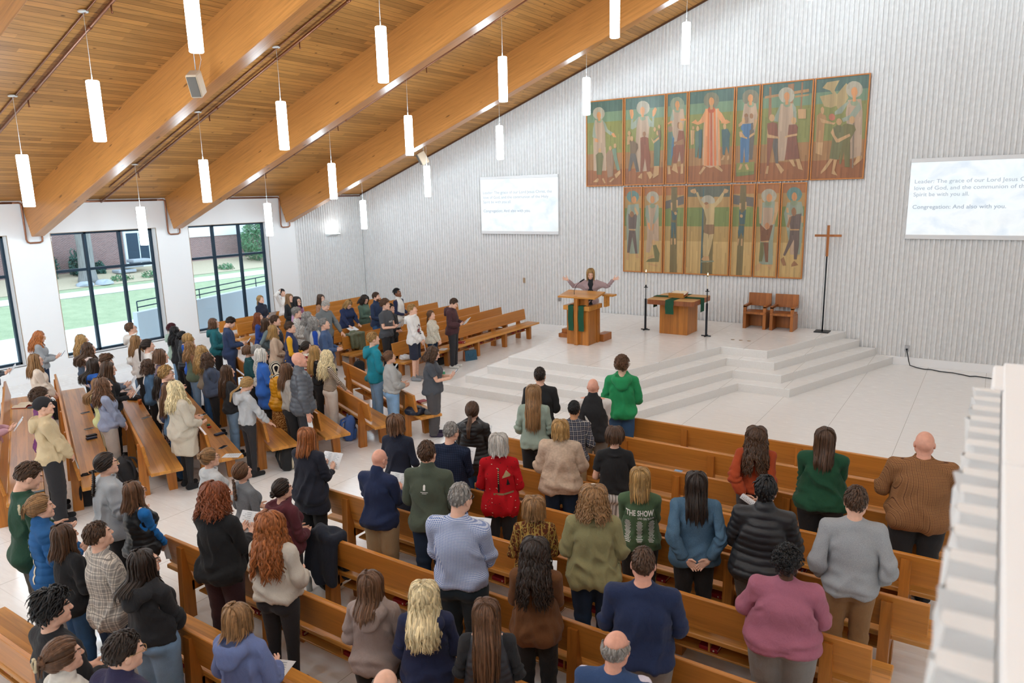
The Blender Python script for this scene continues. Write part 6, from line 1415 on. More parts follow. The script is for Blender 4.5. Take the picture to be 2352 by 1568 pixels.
TOPS = dict(
    sweat=('sweatshirt', dict(loose=.030, hem=.885, neck='crew', cinch=.012, bellow=1), .011), crop=('sweatshirt', dict(loose=.034, hem=.965, neck='crew', cinch=.012, bellow=1), .011),
    hoodie=('hoodie', dict(loose=.034, hem=.87, neck='hood', cinch=.012, bellow=1), .012), crophood=('hoodie', dict(loose=.030, hem=.95, neck='hood', cinch=.012, bellow=1), .011),
    sweater=('sweater', dict(loose=.022, hem=.88, neck='crew', cinch=.006), .010), wide=('sweater', dict(loose=.040, hem=.84, neck='wide', cinch=0, flare=.015), .011),
    poncho=('sweater', dict(loose=.060, hem=.83, neck='turtle', sleeve='half', flare=.03, cuff=0), .012),
    shirt=('shirt', dict(loose=.024, hem=.80, neck='collar', flare=.01), .010), tucked=('shirt', dict(loose=.024, hem=.955, neck='collar', cinch=.01), .012),
    tee=('tshirt', dict(loose=.022, hem=.87, neck='crew', sleeve='short'), .010), longtee=('tshirt', dict(loose=.014, hem=.90, neck='crew'), .009), blouse=('blouse', dict(loose=.02, hem=.96, neck='wide', sleeve='short', cinch=.012), .009),
    slimtop=('top', dict(loose=.006, hem=.96, neck='crew'), .005), blazer=('blazer', dict(loose=.024, hem=.80, neck='blazer', cuff=0, flare=.008), .007),
    jacket=('jacket', dict(loose=.030, hem=.84, neck='stand', cinch=.008), .010), fleece=('fleece_jacket', dict(loose=.026, hem=.85, neck='stand', cinch=.006), .009),
    puffer=('puffer_jacket', dict(loose=.040, hem=.82, neck='stand', quilt=.013, qs=.066, cinch=.01), .006), pufferhood=('puffer_jacket', dict(loose=.036, hem=.76, neck='hood', quilt=.012, qs=.058), .006),
    vest=('puffer_vest', dict(loose=.036, hem=.86, neck='stand', sleeve='none', quilt=.011, qs=.062, cinch=.008), .005), flatvest=('vest', dict(loose=.030, hem=.85, neck='stand', sleeve='none'), .007),
    coat=('coat', dict(loose=.034, hem=.62, neck='collar', flare=.02), .010), cardigan=('cardigan', dict(loose=.036, hem=.60, neck='wide', flare=.03), .012), tunic=('tunic', dict(loose=.030, hem=.70, neck='crew', flare=.03), .011))
def make_top(name, kind, spec, rig, lod, seed, par, shrink=0.0):
    nm, sp, amp = TOPS[kind]; P, Fq = cached(build_top, rig.sex, sp, lod)
    P = folds(P, Fq, rig.sex, seed, amp*1.45)
    if shrink: P = P-normals(P, Fq)*(shrink*(armw(rig.sex, P)[0] < .4))[:, None]
    me = np_mesh(nm, rig.relax(rig.apply(P), Fq, P), Fq, [pat_mat(spec)], attrs={'rest': P}); return link(name or nm, me, par)
TALL = {}
def person(loc, rz, sex, h, label, tone='fair', b=1.0, hair=('short', 'brown'), top=('sweat', '#888888'), under=None, pants=('straight', '#223'), arms=('side', 'side'), head=(0, 0, 0), lean=0, lod=1.0, glasses=None, shoes=None, beard=None, seed=0, spread=0, group=None, hat=None, noleg=False):
    rig = Rig(sex, b, arms[0], arms[1], tuple(math.radians(a) for a in head), lean, 0, h, seed)
    P, Fq, mi = cached(build_body, sex, lod, spread)
    sm = skin_mats(tone); hm = hair_mat(hair[1]) if hair else hair_mat('brown')
    X = P.copy(); N = cached_normals(('body', sex, lod, spread), P, Fq); aw, t = armw(sex, P)
    slv = TOPS[top[0]][1].get('sleeve', 'long')
    if under: slv = TOPS[under[0]][1].get('sleeve', 'long')
    cov = (P[:, 2] < 1.40) & (aw < .5) & (P[:, 2] > (.55 if pants[0] == 'shorts' else .12)); X[cov] -= N[cov]*.010
    cova = (aw > .5) & (t < {'long': UA+FA-.05, 'short': .17, 'half': UA+.02, 'none': 0}[slv]); X[cova] -= N[cova]*.007
    mats = [sm[0], sm[1], sm[2], sm[3], hm]
    if beard:
        c = P[Fq].mean(1); mi = mi.copy(); mi[(c[:, 1] > .005) & (c[:, 2] < 1.592) & (c[:, 2] > 1.515) & ~((np.abs(c[:, 0]) < .018) & (c[:, 2] > 1.564)) & (c[:, 1] > .02+(c[:, 2]-1.54)*.2) & (mi == 0)] = 4
    o = link('person', np_mesh('person', rig.apply(X), Fq, mats, mi=mi, attrs={'rest': P}), None, loc, rz)
    tag(o, label, 'person', group)
    if hair and hair[0] != 'bald':
        V, F4 = cached(make_hair, hair[0], seed % 3)
        hw = np.clip((V[:, 2]-1.36)/.22, .35, 1)
        T = V.copy(); sh = np.interp(V[:, 2], rig.zz, rig.wy); T[:, 1] = np.where(T[:, 2] < 1.45, T[:, 1]*(1+.6*(sh-1)), T[:, 1])
        if TOPS[top[0]][1].get('neck') == 'hood': u_ = np.clip((1.535-V[:, 2])/.07, 0, 1)*np.clip(-(V[:, 1]+.02)/.05, 0, 1); T[:, 1] -= .105*u_*np.where(V[:, 2] > 1.33, 1, np.clip((V[:, 2]-1.20)/.13, .35, 1))
        Q = (T-PIV)@rig.HR.T+PIV; Q = rig.bend(T*(1-hw[:, None])+Q*hw[:, None])*rig.sc
        link('hair', np_mesh('hair', Q, F4, [hm], attrs={'rest': V}), o)
    if under: make_top(None, under[0], under[1], rig, lod, seed+5, o, .012)
    make_top(None, top[0], top[1], rig, lod, seed, o)
    pn = {'shorts': 'shorts', 'skirt': 'skirt', 'midi': 'skirt', 'legging': 'leggings'}.get(pants[0], 'trousers')
    P2, F2 = cached(build_pants, sex, dict(type=pants[0]), lod*1.1); P2 = folds(P2, F2, sex, seed+9, .003 if pants[0] == 'legging' else .008, 'p')
    link(pn, np_mesh(pn, rig.apply(P2), F2, [pat_mat(pants[1])], attrs={'rest': P2}), o)
    for s in (1, -1):
        P3, F3 = cached(build_shoe, s); link('shoe', np_mesh('shoe', rig.torso(P3)*rig.sc, F3, [pat_mat(shoes or '#26262a')], attrs={'rest': P3}), o)
    if glasses:
        g = MB()
        for s in (-1, 1):
            g.tube([(s*.033+.024*math.cos(a), .104-.006*math.cos(a)**2, 1.637+.019*math.sin(a)) for a in np.linspace(0, 2*math.pi, 17)], .0022, 6, cap=False)
            g.tube([(s*.058, .100, 1.642), (s*.078, .06, 1.645), (s*.083, -.01, 1.640), (s*.082, -.03, 1.622)], .0022, 6)
        g.tube([(-.010, .106, 1.640), (0, .110, 1.643), (.010, .106, 1.640)], .0022, 6)
        q = g.build('glasses', solid('frames_'+glasses[1:], glasses, .3) if 'gl'+glasses not in M_ else M_['gl'+glasses], o); M_['gl'+glasses] = q.data.materials[0]; q.matrix_local = rig.headM()
    if hat == 'cap':
        V, F4 = cap_mesh(.020, .35, 0, nape=-.22, side_el=.04); me = np_mesh('cap', V, F4, [pat_mat('#222226')]); q = link('cap', me, o); q.matrix_local = rig.headM()
        g = MB(); g.prism([(-.06, -.10), (.06, -.10), (.065, -.15), (.035, -.185), (-.035, -.185), (-.065, -.15)], 1.645, 1.652, 'z'); g.build('visor', pat_mat('#222226'), q); q['label'] = 'black cap worn backwards'
    if hat == 'scarf':
        g = SDF(axis(-.2, .2, .011, []), axis(-.22, .17, .011, []), axis(1.36, 1.80, .011, []))
        g.ell(SKC+np.array((0, 0, -.01)), SKR+.016, .02); g.ell((0, -.02, 1.56), (.088, .09, .09), .03); g.torus((0, -.02, 1.48), .085, .03, .03, 1.0, .2); g.ell((0, .12, 1.62), (.062, .06, .082), .015, 's')
        V, F4 = g.mesh(1); link('headscarf', np_mesh('headscarf', rig.apply(V), F4, [pat_mat('stripe:#17161a,#d8cdb8')], attrs={'rest': V[:, [2, 1, 0]]*1.0}), o)
    if hat == 'band': 
        g = MB(); g.tube([(.088*math.sin(a), -.03+.03*math.cos(a), 1.70+.055*math.cos(a)) for a in np.linspace(-1.5, 1.5, 13)], .014, 8); q = g.build('headband', pat_mat('spots:#d9cfc0,#556070'), o); q.matrix_local = rig.headM()
    if hat == 'claw':
        g = MB(); 
        for s in (-1, 1): g.tube([(s*.012, -.165, 1.70), (s*.03, -.175, 1.665), (s*.012, -.172, 1.63)], .007, 8)
        g.box(-.014, .014, -.178, -.16, 1.695, 1.712, .004); g.box(-.014, .014, -.18, -.162, 1.615, 1.632, .004); q = g.build('hair_clip', pat_mat('#cfc2a2'), o); q.matrix_local = rig.headM()
    if hat == 'darkclaw':
        g = MB(); g.box(-.045, .045, -.172, -.155, 1.61, 1.69, .012)
        for i in range(5): g.box(-.04+.018*i, -.03+.018*i, -.178, -.12, 1.60, 1.615, .003)
        q = g.build('hair_clip', pat_mat('#241d1a'), o); q.matrix_local = rig.headM()
    if hat == 'hoops':
        for s in (-1, 1):
            g = MB(); g.tube([(s*.083, -.005+.015*math.cos(a), 1.575+.017*math.sin(a)) for a in np.linspace(0, 2*math.pi, 15)], .003, 6, cap=False); q = g.build('earring', M_['steel'], o); q.matrix_local = rig.headM()
    return o, rig
NCACHE = {}
def cached_normals(k, P, Fq):
    if k not in NCACHE: NCACHE[k] = normals(P, Fq)
    return NCACHE[k]

# ------------------------------------------------------------------ the congregation, one person at a time
PEOPLE = [
(3.49, -13.84, -19.9, 'f', 1.67, 1.0, 'fair', ('long', 'brown'), ('sweater', '#4a4f58'), None, ('straight', 'denim:#3a5a80'), ('hold', 'hold'), (0, -10, 0), 1.55, None, None, None, None, 0, 'paper', 3, 'person at the left picture edge above, only hands and a leaflet in view'),
(7.44, -15.37, -25.1, 'f', 1.56, 1.0, 'fair', ('long', 'brown'), ('sweat', '#c79aa4'), None, ('straight', 'denim:#3a5a80'), ('hold', 'hold'), (0, -10, 0), 1.55, None, None, None, None, 0, 'paper', 118, 'person in pink at the left picture edge, only sleeves and a leaflet in view'),
(2.8, -12.6, -29.3, 'f', 1.67, 1.0, 'fair', ('longwavy', 'ginger'), ('sweat', '#9b9fa3'), None, ('straight', 'denim:#26354a'), ('hold', 'hold'), (-5, -20, 0), 1.55, '#c9b37a', None, None, None, 0, 'phone', 1, 'tall person with long ginger hair and glasses, grey sweatshirt, by the left windows'),
(5.42, -13.77, -23.6, 'f', 1.67, 1.0, 'fair', ('long', 'light'), ('sweat', '#dccdbd'), None, ('slim', 'denim:#26354a'), ('clasp', 'clasp'), (0, 0, 0), 1.55, '#8a6a4a', None, None, None, 0, None, 2, 'person with long light brown hair, cream sweatshirt, below the ginger-haired person'),
(4.17, -12.34, -25.3, 'f', 1.67, 1.0, 'fair', ('longwavy', 'sandy'), ('jacket', '#3d4a5c'), None, ('straight', '#1f1f22'), ('low', 'low'), (0, 0, 0), 1.55, None, None, None, None, 0, None, 4, 'blond person in a navy jacket standing before the middle window'),
(5.23, -12.73, -25.6, 'f', 1.67, 1.0, 'fair', ('longwavy', 'brown'), ('hoodie', '#d6c3bd'), None, ('straight', 'denim:#3a5a80'), ('low', 'low'), (0, 0, 0), 1.55, None, None, None, None, 0, None, 5, 'person with wavy brown hair in a cream sweater with a pink hood'),
(6.85, -13.44, -21.9, 'f', 1.67, 1.0, 'fair', ('long', 'dark'), ('hoodie', '#2358a8'), None, ('straight', 'denim:#3a5a80'), ('low', 'low'), (0, 0, 0), 1.55, None, None, None, None, 0, None, 6, 'person with long dark hair in a bright blue hoodie by the window pews'),
(6.65, -13.16, -24.0, 'm', 1.66, 1.0, 'fair', ('messy', 'midbrown'), ('sweater', '#6c7686'), None, ('straight', 'denim:#3a5a80'), ('hold', 'hold'), (0, -10, 0), 1.55, None, None, None, None, 0, 'paper', 7, 'short-haired person with light brown hair behind the black sweater'),
(7.55, -13.58, -27.5, 'f', 1.72, 1.0, 'fair', ('xlong', 'brown'), ('sweater', '#1b1b1e'), None, ('straight', '#1f1f22'), ('hold', 'hold'), (0, -10, 0), 1.55, None, None, None, None, 0, 'paper', 8, 'person with very long brown hair in a black sweater reading a leaflet'),
(8.41, -14.09, -25.6, 'f', 1.67, 1.0, 'fair', ('longwavy', 'midbrown'), ('sweat', '#99a3bd'), None, ('wide', '#b6afa8'), ('clasp', 'clasp'), (0, 0, 0), 1.25, None, None, None, None, 0, None, 9, 'wavy-haired person in a lavender blue sweatshirt and grey sweatpants'),
(7.91, -13.92, -26.2, 'f', 1.56, 1.0, 'fair', ('long', 'light'), ('hoodie', '#cfd198'), None, ('straight', '#b9b59a'), ('side', 'side'), (0, 0, 0), 1.55, None, None, None, None, 0, None, 10, 'person in a pale lime hoodie behind the lavender sweatshirt'),
(8.79, -15.17, -23.9, 'm', 1.79, 1.0, 'fair', ('curlyshort', 'brown'), ('longtee', '#6d2a66'), None, ('straight', '#1f1f22'), ('clasp', 'clasp'), (0, -5, 0), 1.25, '#222222', None, None, None, 0, None, 11, 'curly-haired person in a purple top with glasses, half behind the capped one'),
(9.33, -15.35, -24.0, 'm', 1.79, 1.02, 'fair', ('buzz', 'dark'), ('hoodie', '#cdb994'), None, ('baggy', '#26262a'), ('clasp', 'clasp'), (0, 0, 0), 1.25, None, None, 'cap', None, 0, 'paper', 12, 'young man in a black backwards cap and beige hoodie'),
(4.41, -11.41, -20.3, 'm', 1.79, 1.0, 'fair', ('short', 'midbrown'), ('hoodie', '#dedad4'), None, ('straight', 'denim:#7d9cbb'), ('low', 'low'), (0, 12, 0), 1.55, '#222222', None, None, None, 0, None, 13, 'tall young man with glasses in a white hoodie at the middle window'),
(5.35, -11.85, -22.6, 'f', 1.67, 1.0, 'fair', ('long', 'light'), ('sweat', '#cfc7c0'), None, ('straight', '#1f1f22'), ('low', 'low'), (0, 0, 0), 1.55, None, None, None, None, 0, None, 14, 'person with long straight hair in an oatmeal sweatshirt facing the altar'),
(6.51, -12.27, -26.9, 'f', 1.77, 1.0, 'fair', ('pony', 'dark'), ('longtee', '#e2ddd8'), None, ('straight', '#1f1f22'), ('low', 'low'), (0, 0, 0), 1.55, None, None, None, None, 0, None, 15, 'person with a dark ponytail in a white top'),
(4.16, -10.36, -25.2, 'f', 1.57, 1.0, 'fair', ('curlyshort', 'burg'), ('hoodie', '#a9c2b5'), None, ('straight', 'denim:#7d9cbb'), ('low', 'low'), (0, 0, 0), 1.55, None, None, None, None, 0, None, 16, 'person with burgundy curls in a pale green hoodie between the windows'),
(4.65, -10.57, -21.8, 'f', 1.59, 1.0, 'fair', ('longwavy', 'black'), ('jacket', '#25262a'), None, ('straight', '#1f1f22'), ('low', 'low'), (0, 0, 0), 1.55, None, None, None, None, 0, None, 17, 'person with long black hair in a black jacket between the windows'),
(5.42, -10.89, -24.9, 'f', 1.6, 1.0, 'fair', ('bun', 'black'), ('vest', 'puffer:#1c2028'), ('longtee', '#2458b0'), ('straight', '#1f1f22'), ('low', 'low'), (0, 0, 0), 1.55, None, None, None, None, 0, None, 18, 'dark-haired person with a bun in a black puffer vest over blue'),
(6.07, -11.15, -24.7, 'f', 1.65, 1.0, 'fair', ('bobshort', 'sandy'), ('sweat', '#2a5fc0'), None, ('straight', 'denim:#3a5a80'), ('low', 'low'), (0, 0, 0), 1.55, None, None, None, None, 0, None, 19, 'person with a short blond bob in a bright blue sweatshirt'),
(6.42, -11.34, -24.7, 'f', 1.56, 1.0, 'fair', ('longwavy', 'light'), ('flatvest', '#5d6b58'), ('longtee', '#7a5136'), ('straight', 'denim:#7d9cbb'), ('low', 'low'), (0, 0, 0), 1.55, None, None, None, None, 0, None, 20, 'person with long blond waves in an olive green vest'),
(7.4, -11.71, -23.3, 'f', 1.63, 1.0, 'fair', ('xwavy', 'sandy'), ('sweater', '#8a7a68'), None, ('straight', 'denim:#3a5a80'), ('low', 'low'), (0, 0, 0), 1.55, None, None, None, None, 0, None, 21, 'person with crimped blond hair behind the olive vest'),
(7.89, -11.91, -26.8, 'f', 1.58, 1.12, 'fair', ('midcurly', 'brown'), ('sweat', '#454f63'), None, ('slim', '#1e1e21'), ('fold', 'fold'), (0, 5, 0), 1.55, None, None, None, None, 0, None, 22, 'curly brown-haired person in a slate navy sweatshirt and black trousers'),
(9.21, -12.45, -22.9, 'f', 1.61, 1.0, 'fair', ('xlong', 'brown'), ('sweater', '#232327'), None, ('straight', 'denim:#7d9cbb'), ('low', 'low'), (0, 0, 0), 1.25, None, None, None, None, 0, None, 23, 'person with long straight brown hair in a black top and pale jeans'),
(10.2, -12.86, -12.3, 'f', 1.62, 1.0, 'fair', ('lowpony', 'sandy'), ('crophood', '#b9bcc0'), None, ('legging', '#29282c'), ('rail', 'rail'), (0, -28, 0), 1.25, None, '#1c1c1e', None, None, 0, None, 24, 'person with a blond ponytail, cropped grey hoodie and black leggings, head bowed'),
(7.31, -12.73, -23.3, 'f', 1.56, 1.0, 'fair', ('midcurly', 'brown'), ('jacket', 'denim:#54708c'), None, ('straight', '#1f1f22'), ('low', 'low'), (0, 0, 0), 1.55, None, None, None, None, 0, None, 25, 'curly brown-haired person in a denim jacket'),
(7.8, -12.78, -27.9, 'f', 1.8, 1.0, 'fair', ('bob', 'midbrown'), ('sweater', '#6d5c6c'), None, ('straight', 'denim:#3a5a80'), ('low', 'low'), (0, -5, 0), 1.55, None, None, None, None, 0, None, 26, 'person with a brown bob in a dusty purple sweater'),
(8.63, -13.28, -21.5, 'f', 1.56, 1.0, 'fair', ('long', 'dark'), ('sweater', 'cable:#e0d6c6'), None, ('straight', 'spots:#222226,#b59a9a'), ('low', 'low'), (0, 0, 0), 1.25, None, None, None, None, 0, None, 27, 'person with long dark brown hair in a cream lace top and floral trousers'),
(8.95, -13.38, -26.4, 'm', 1.76, 1.0, 'fair', ('pixie', 'sandy'), ('sweater', '#25304f'), None, ('straight', 'denim:#3a5a80'), ('low', 'low'), (0, 0, 0), 1.25, '#3a2a20', None, None, None, 0, None, 28, 'young man with a blond bowl cut and glasses in a navy sweater'),
(9.32, -13.56, -24.8, 'f', 1.58, 1.0, 'fair', ('xlong', 'midbrown'), ('jacket', '#4f6b85'), None, ('straight', 'denim:#3a5a80'), ('low', 'low'), (0, 0, 0), 1.25, None, None, None, None, 0, None, 29, 'person with long brown hair hidden behind the beige cardigan'),
(9.76, -13.69, -11.9, 'f', 1.7, 1.15, 'fair', ('longwavy', 'pale'), ('cardigan', '#c8bfae'), None, ('legging', '#252528'), ('low', 'low'), (0, 5, 0), 1.25, None, '#1d1d20', None, None, 0, None, 30, 'blond person in a long beige cardigan and black leggings'),
(4.94, -9.79, -40.8, 'f', 1.67, 1.0, 'fair', ('bob', 'midbrown'), ('hoodie', '#1f6a72'), None, ('straight', '#1f1f22'), ('low', 'low'), (0, 0, 0), 1.55, None, None, None, None, 0, None, 31, 'person with a light brown bob in a teal hooded jacket by the right window'),
(5.58, -9.89, -33.2, 'm', 1.79, 1.0, 'fair', ('short', 'dark'), ('blazer', '#2c3d60'), None, ('straight', '#2c3d60'), ('hold', 'hold'), (0, -35, 0), 1.55, None, None, None, None, 0, 'phone', 32, 'man in a navy suit with his head bowed over a phone'),
(2.5, -6.64, -81.2, 'f', 1.66, 1.0, 'fair', ('lowpony', 'sandy'), ('fleece', '#1d2437'), None, ('straight', '#1f1f22'), ('hold', 'hold'), (10, 5, 0), 1.55, None, None, None, None, 0, 'paper', 33, 'person with tied grey-blond hair in a navy jacket holding a leaflet by the window'),
(1.63, -5.16, -82.1, 'f', 1.61, 1.0, 'fair', ('pixie', 'black'), ('sweat', '#e6e4e0'), None, ('straight', '#1f1f22'), ('low', 'headh'), (0, 15, 0), 1.55, None, None, None, None, 0, None, 34, 'person in white with a dark beanie, one hand to the head'),
(3.32, -6.29, -84.3, 'f', 1.7, 1.0, 'fair', ('long', 'light'), ('sweater', '#1d2122'), None, ('straight', '#1f1f22'), ('low', 'low'), (0, 0, 0), 1.55, None, None, None, None, 0, None, 35, 'blond person in a black sweater beside the one in white'),
(4.18, -6.74, -84.2, 'f', 1.73, 1.0, 'fair', ('mid', 'black'), ('vest', 'puffer:#7d3f66'), ('longtee', '#b98fb0'), ('straight', '#1f1f22'), ('low', 'low'), (0, 0, 0), 1.55, '#222222', None, None, None, 0, None, 36, 'dark-haired person with glasses in a magenta vest'),
(5.05, -8.65, -58.2, 'f', 1.64, 1.0, 'fair', ('long', 'auburn'), ('longtee', '#26428c'), None, ('straight', '#1f1f22'), ('low', 'low'), (0, 0, 0), 1.55, None, None, None, None, 0, None, 37, 'red-brown-haired person in a royal blue top'),
(6.05, -9.19, -42.1, 'f', 1.67, 1.05, 'fair', ('mid', 'brown'), ('sweater', '#707f82'), None, ('straight', '#1f1f22'), ('hip', 'hip'), (0, 0, 0), 1.55, '#5a4a3a', None, None, None, 0, None, 38, 'person in a grey-green cardigan with hands on hips'),
(6.96, -9.71, -34.9, 'f', 1.67, 1.0, 'fair', ('mid', 'sandy'), ('shirt', '#cdb39b'), None, ('straight', '#4a3a40'), ('low', 'low'), (0, 0, 0), 1.55, None, None, None, None, 0, None, 39, 'person with straight blond hair in a beige blouse'),
(6.55, -9.34, -42.3, 'm', 1.79, 1.0, 'fair', ('short', 'brown'), ('vest', 'puffer:#232b38'), ('longtee', '#5b6472'), ('straight', '#1f1f22'), ('low', 'low'), (0, 0, 0), 1.55, None, None, None, None, 0, None, 40, 'man in a dark navy puffer vest over grey'),
(7.55, -9.76, -47.5, 'm', 1.79, 1.0, 'fair', ('short', 'brown'), ('flatvest', '#27335a'), ('longtee', '#e0a81c'), ('straight', '#27335a'), ('low', 'low'), (0, 0, 0), 1.55, None, None, None, None, 0, None, 41, 'man in a navy jacket with bright yellow sleeves'),
(6.01, -8.29, -49.4, 'f', 1.78, 1.0, 'fair', ('pixie', 'grey'), ('sweater', 'spots:#cfcac4,#4a4648'), None, ('straight', '#1f1f22'), ('low', 'low'), (0, 0, 0), 1.55, '#9a6a6a', None, None, None, 0, None, 42, 'person with short grey hair and glasses in a patterned blouse'),
(6.81, -8.62, -44.5, 'f', 1.78, 1.0, 'fair', ('midcurly', 'grey'), ('sweater', '#9a9a98'), None, ('straight', '#1f1f22'), ('low', 'low'), (0, 0, 0), 1.55, None, None, None, None, 0, None, 43, 'person with bushy grey curls in a grey cardigan'),
(7.21, -8.8, -42.1, 'f', 1.72, 1.0, 'fair', ('midcurly', 'grey'), ('flatvest', '#d3d2cd'), ('longtee', '#1f4fb4'), ('straight', '#3a3f4a'), ('low', 'low'), (0, 0, 0), 1.55, None, None, None, None, 0, None, 44, 'person with grey-brown curls in a white vest with blue sleeves'),
(5.93, -7.37, -85.9, 'm', 1.85, 1.1, 'fair', ('short', 'silver'), ('fleece', '#6f7476'), None, ('straight', 'denim:#26354a'), ('rail', 'rail'), (0, -30, 0), 1.55, None, None, None, None, 0, None, 45, 'older man with silver hair looking down, grey quarter-zip sweater'),
(4.21, -5.93, -83.0, 'f', 1.69, 1.0, 'fair', ('mid', 'brown'), ('shirt', 'spots:#b58a6c,#6a4a40'), None, ('straight', '#1f1f22'), ('low', 'low'), (0, 0, 0), 1.55, None, None, None, None, 0, None, 46, 'person in a floral blouse with dark hair behind the silver-haired man'),
(5.03, -5.82, -96.3, 'f', 1.62, 1.2, 'fair', ('mid', 'sandy'), ('sweater', '#1e2c52'), None, ('straight', 'denim:#3a5a80'), ('lean', 'lean'), (0, -35, 0), 1.55, None, None, None, None, 0.15, 'paper', 47, 'blond person in a navy sweater leaning on a pew to read'),
(5.05, -5.14, -85.6, 'f', 1.63, 1.05, 'fair', ('midcurly', 'dark'), ('sweater', '#5a7264'), None, ('slim', '#1f1f22'), ('hold', 'hold'), (0, -30, 0), 1.55, None, None, None, None, 0, 'paper', 48, 'dark curly-haired person in a sage green sweater looking down'),
(5.9, -5.49, -80.9, 'm', 1.79, 1.0, 'fair', ('short', 'brown'), ('fleece', '#20304e'), None, ('straight', 'denim:#3a5a80'), ('low', 'low'), (10, 0, 0), 1.55, None, None, None, 1, 0, None, 49, 'bearded man in a navy fleece'),
(7.35, -6.66, -79.0, 'm', 1.84, 1.0, 'fair', ('curlyshort', 'midbrown'), ('tee', '#4b4e54'), None, ('straight', '#232428'), ('hold', 'hold'), (10, 0, 0), 1.55, None, None, None, None, 0, 'paper', 50, 'curly-haired young man in a dark grey printed T-shirt holding an open leaflet'),
(7.21, -6.33, -83.2, 'm', 1.68, 1.0, 'fair', ('short', 'dark'), ('jacket', '#1f2024'), None, ('straight', '#1f1f22'), ('low', 'low'), (0, 0, 0), 1.55, None, None, None, None, 0, None, 51, 'person in black half hidden between the T-shirt and the varsity jacket'),
(5.89, -4.6, -76.7, 'm', 1.78, 1.0, 'brown', ('fade', 'black'), ('flatvest', '#e3e1dc'), ('longtee', '#22294a'), ('straight', 'denim:#7d9cbb'), ('low', 'low'), (0, 15, 0), 1.55, None, None, None, None, 0, None, 52, 'dark-skinned young man in a white and navy varsity jacket looking up'),
(8.48, -6.93, -69.8, 'm', 1.83, 1.0, 'fair', ('short', 'sandy'), ('hoodie', '#e8e6e4'), None, ('shorts', '#23273a'), ('clasp', 'clasp'), (5, 5, 0), 1.55, None, '#8d8f94', None, None, 0, 'paper', 53, 'fair-haired young man in a white printed hoodie and navy shorts'),
(8.47, -6.25, -76.9, 'f', 1.58, 1.05, 'fair', ('lowpony', 'midbrown'), ('sweater', 'fleck:#d9d3c4,#8b8778'), None, ('slim', 'denim:#26354a'), ('clasp', 'clasp'), (0, 5, 0), 1.55, None, None, None, None, 0, None, 54, 'person with tied light brown hair in a cream fleck knit sweater'),
(8.5, -5.48, -73.3, 'm', 1.8, 1.0, 'fair', ('short', 'brown'), ('hoodie', '#4a2b30'), None, ('straight', '#2d2d31'), ('hold', 'hold'), (0, -28, 0), 1.55, None, '#d8d6d0', None, None, 0, 'paper', 55, 'tall young man in a maroon hoodie reading, white trainers'),
(7.81, -9.04, -51.7, 'm', 1.77, 1.12, 'fair', ('short', 'grey'), ('blazer', '#40587f'), None, ('straight', 'denim:#26354a'), ('low', 'low'), (0, 5, 0), 1.55, None, None, None, None, 0, None, 56, 'grey-haired man in a blue blazer beside the aisle'),
(7.91, -11.08, -23.3, 'f', 1.56, 1.0, 'fair', ('bobshort', 'midbrown'), ('sweater', 'stripe:#22474c,#3a5f62'), None, ('straight', '#1f1f22'), ('low', 'low'), (0, 0, 0), 1.55, None, None, None, None, 0, None, 57, 'person with a short brown bob in a dark teal striped sweater'),
(8.18, -11.06, -25.2, 'f', 1.6, 1.0, 'fair', ('bobshort', 'grey'), ('sweater', 'spots:#d8d4cc,#26262a'), None, ('straight', 'denim:#26354a'), ('low', 'low'), (0, 0, 0), 1.55, None, None, None, None, 0, None, 58, 'person with grey-brown hair in a black and white print top'),
(8.87, -11.49, -26.0, 'f', 1.68, 1.0, 'fair', ('bob', 'white'), ('coat', '#2c63b8'), None, ('straight', '#1f1f22'), ('low', 'low'), (0, 0, 0), 1.55, '#222222', None, None, None, 0, None, 59, 'person with a white bob and glasses in a royal blue coat'),
(9.65, -11.82, -26.1, 'f', 1.6, 1.0, 'tan', ('bald', 'black'), ('puffer', 'puffer:#c98a14'), None, ('midi', 'spots:#7a4a22,#d8b070'), ('low', 'low'), (0, 0, 0), 1.25, None, None, 'scarf', None, 0, None, 60, 'person in a black and white striped headscarf and mustard jacket'),
(10.3, -12.09, -25.1, 'f', 1.69, 1.0, 'fair', ('long', 'midbrown'), ('crop', '#a59c94'), None, ('straight', '#1f1f22'), ('low', 'low'), (0, 0, 0), 1.25, None, None, None, None, 0, None, 61, 'brown-haired person in a taupe sweatshirt beside the grey puffer'),
(10.62, -12.09, -32.0, 'm', 1.91, 1.1, 'pink', ('bald', 'grey'), ('puffer', 'puffer:#53575f'), None, ('straight', '#2e2e33'), ('side', 'side'), (0, 3, 0), 1.25, None, None, None, None, 0, 'paper', 62, 'bald man in a slate grey quilted jacket'),
(8.79, -10.4, -33.6, 'f', 1.6, 1.0, 'fair', ('bun', 'dark'), ('sweater', 'nordic:#7d1f22,#e4dccb,#2a2a2a'), None, ('straight', '#1f1f22'), ('low', 'low'), (0, 0, 0), 1.55, None, None, None, None, 0, None, 63, 'dark-haired person with a bun in a red and white patterned knit'),
(9.29, -10.61, -31.0, 'f', 1.61, 1.0, 'fair', ('xlong', 'sandy'), ('slimtop', 'leather:#1f2022'), None, ('slim', '#1c1c1f'), ('low', 'low'), (0, 0, 0), 1.55, None, None, None, None, 0, None, 64, 'person with very long straight blond hair in a black leather top'),
(9.87, -10.84, -27.2, 'f', 1.62, 1.0, 'fair', ('xwavy', 'pale'), ('slimtop', 'stripe:#c9b8a4,#3c302c'), None, ('wide', '#d8d0c6'), ('rail', 'rail'), (0, -5, 0), 1.55, None, None, None, None, 0, 'paper', 65, 'wavy blond person in a brown striped top and cream wide trousers'),
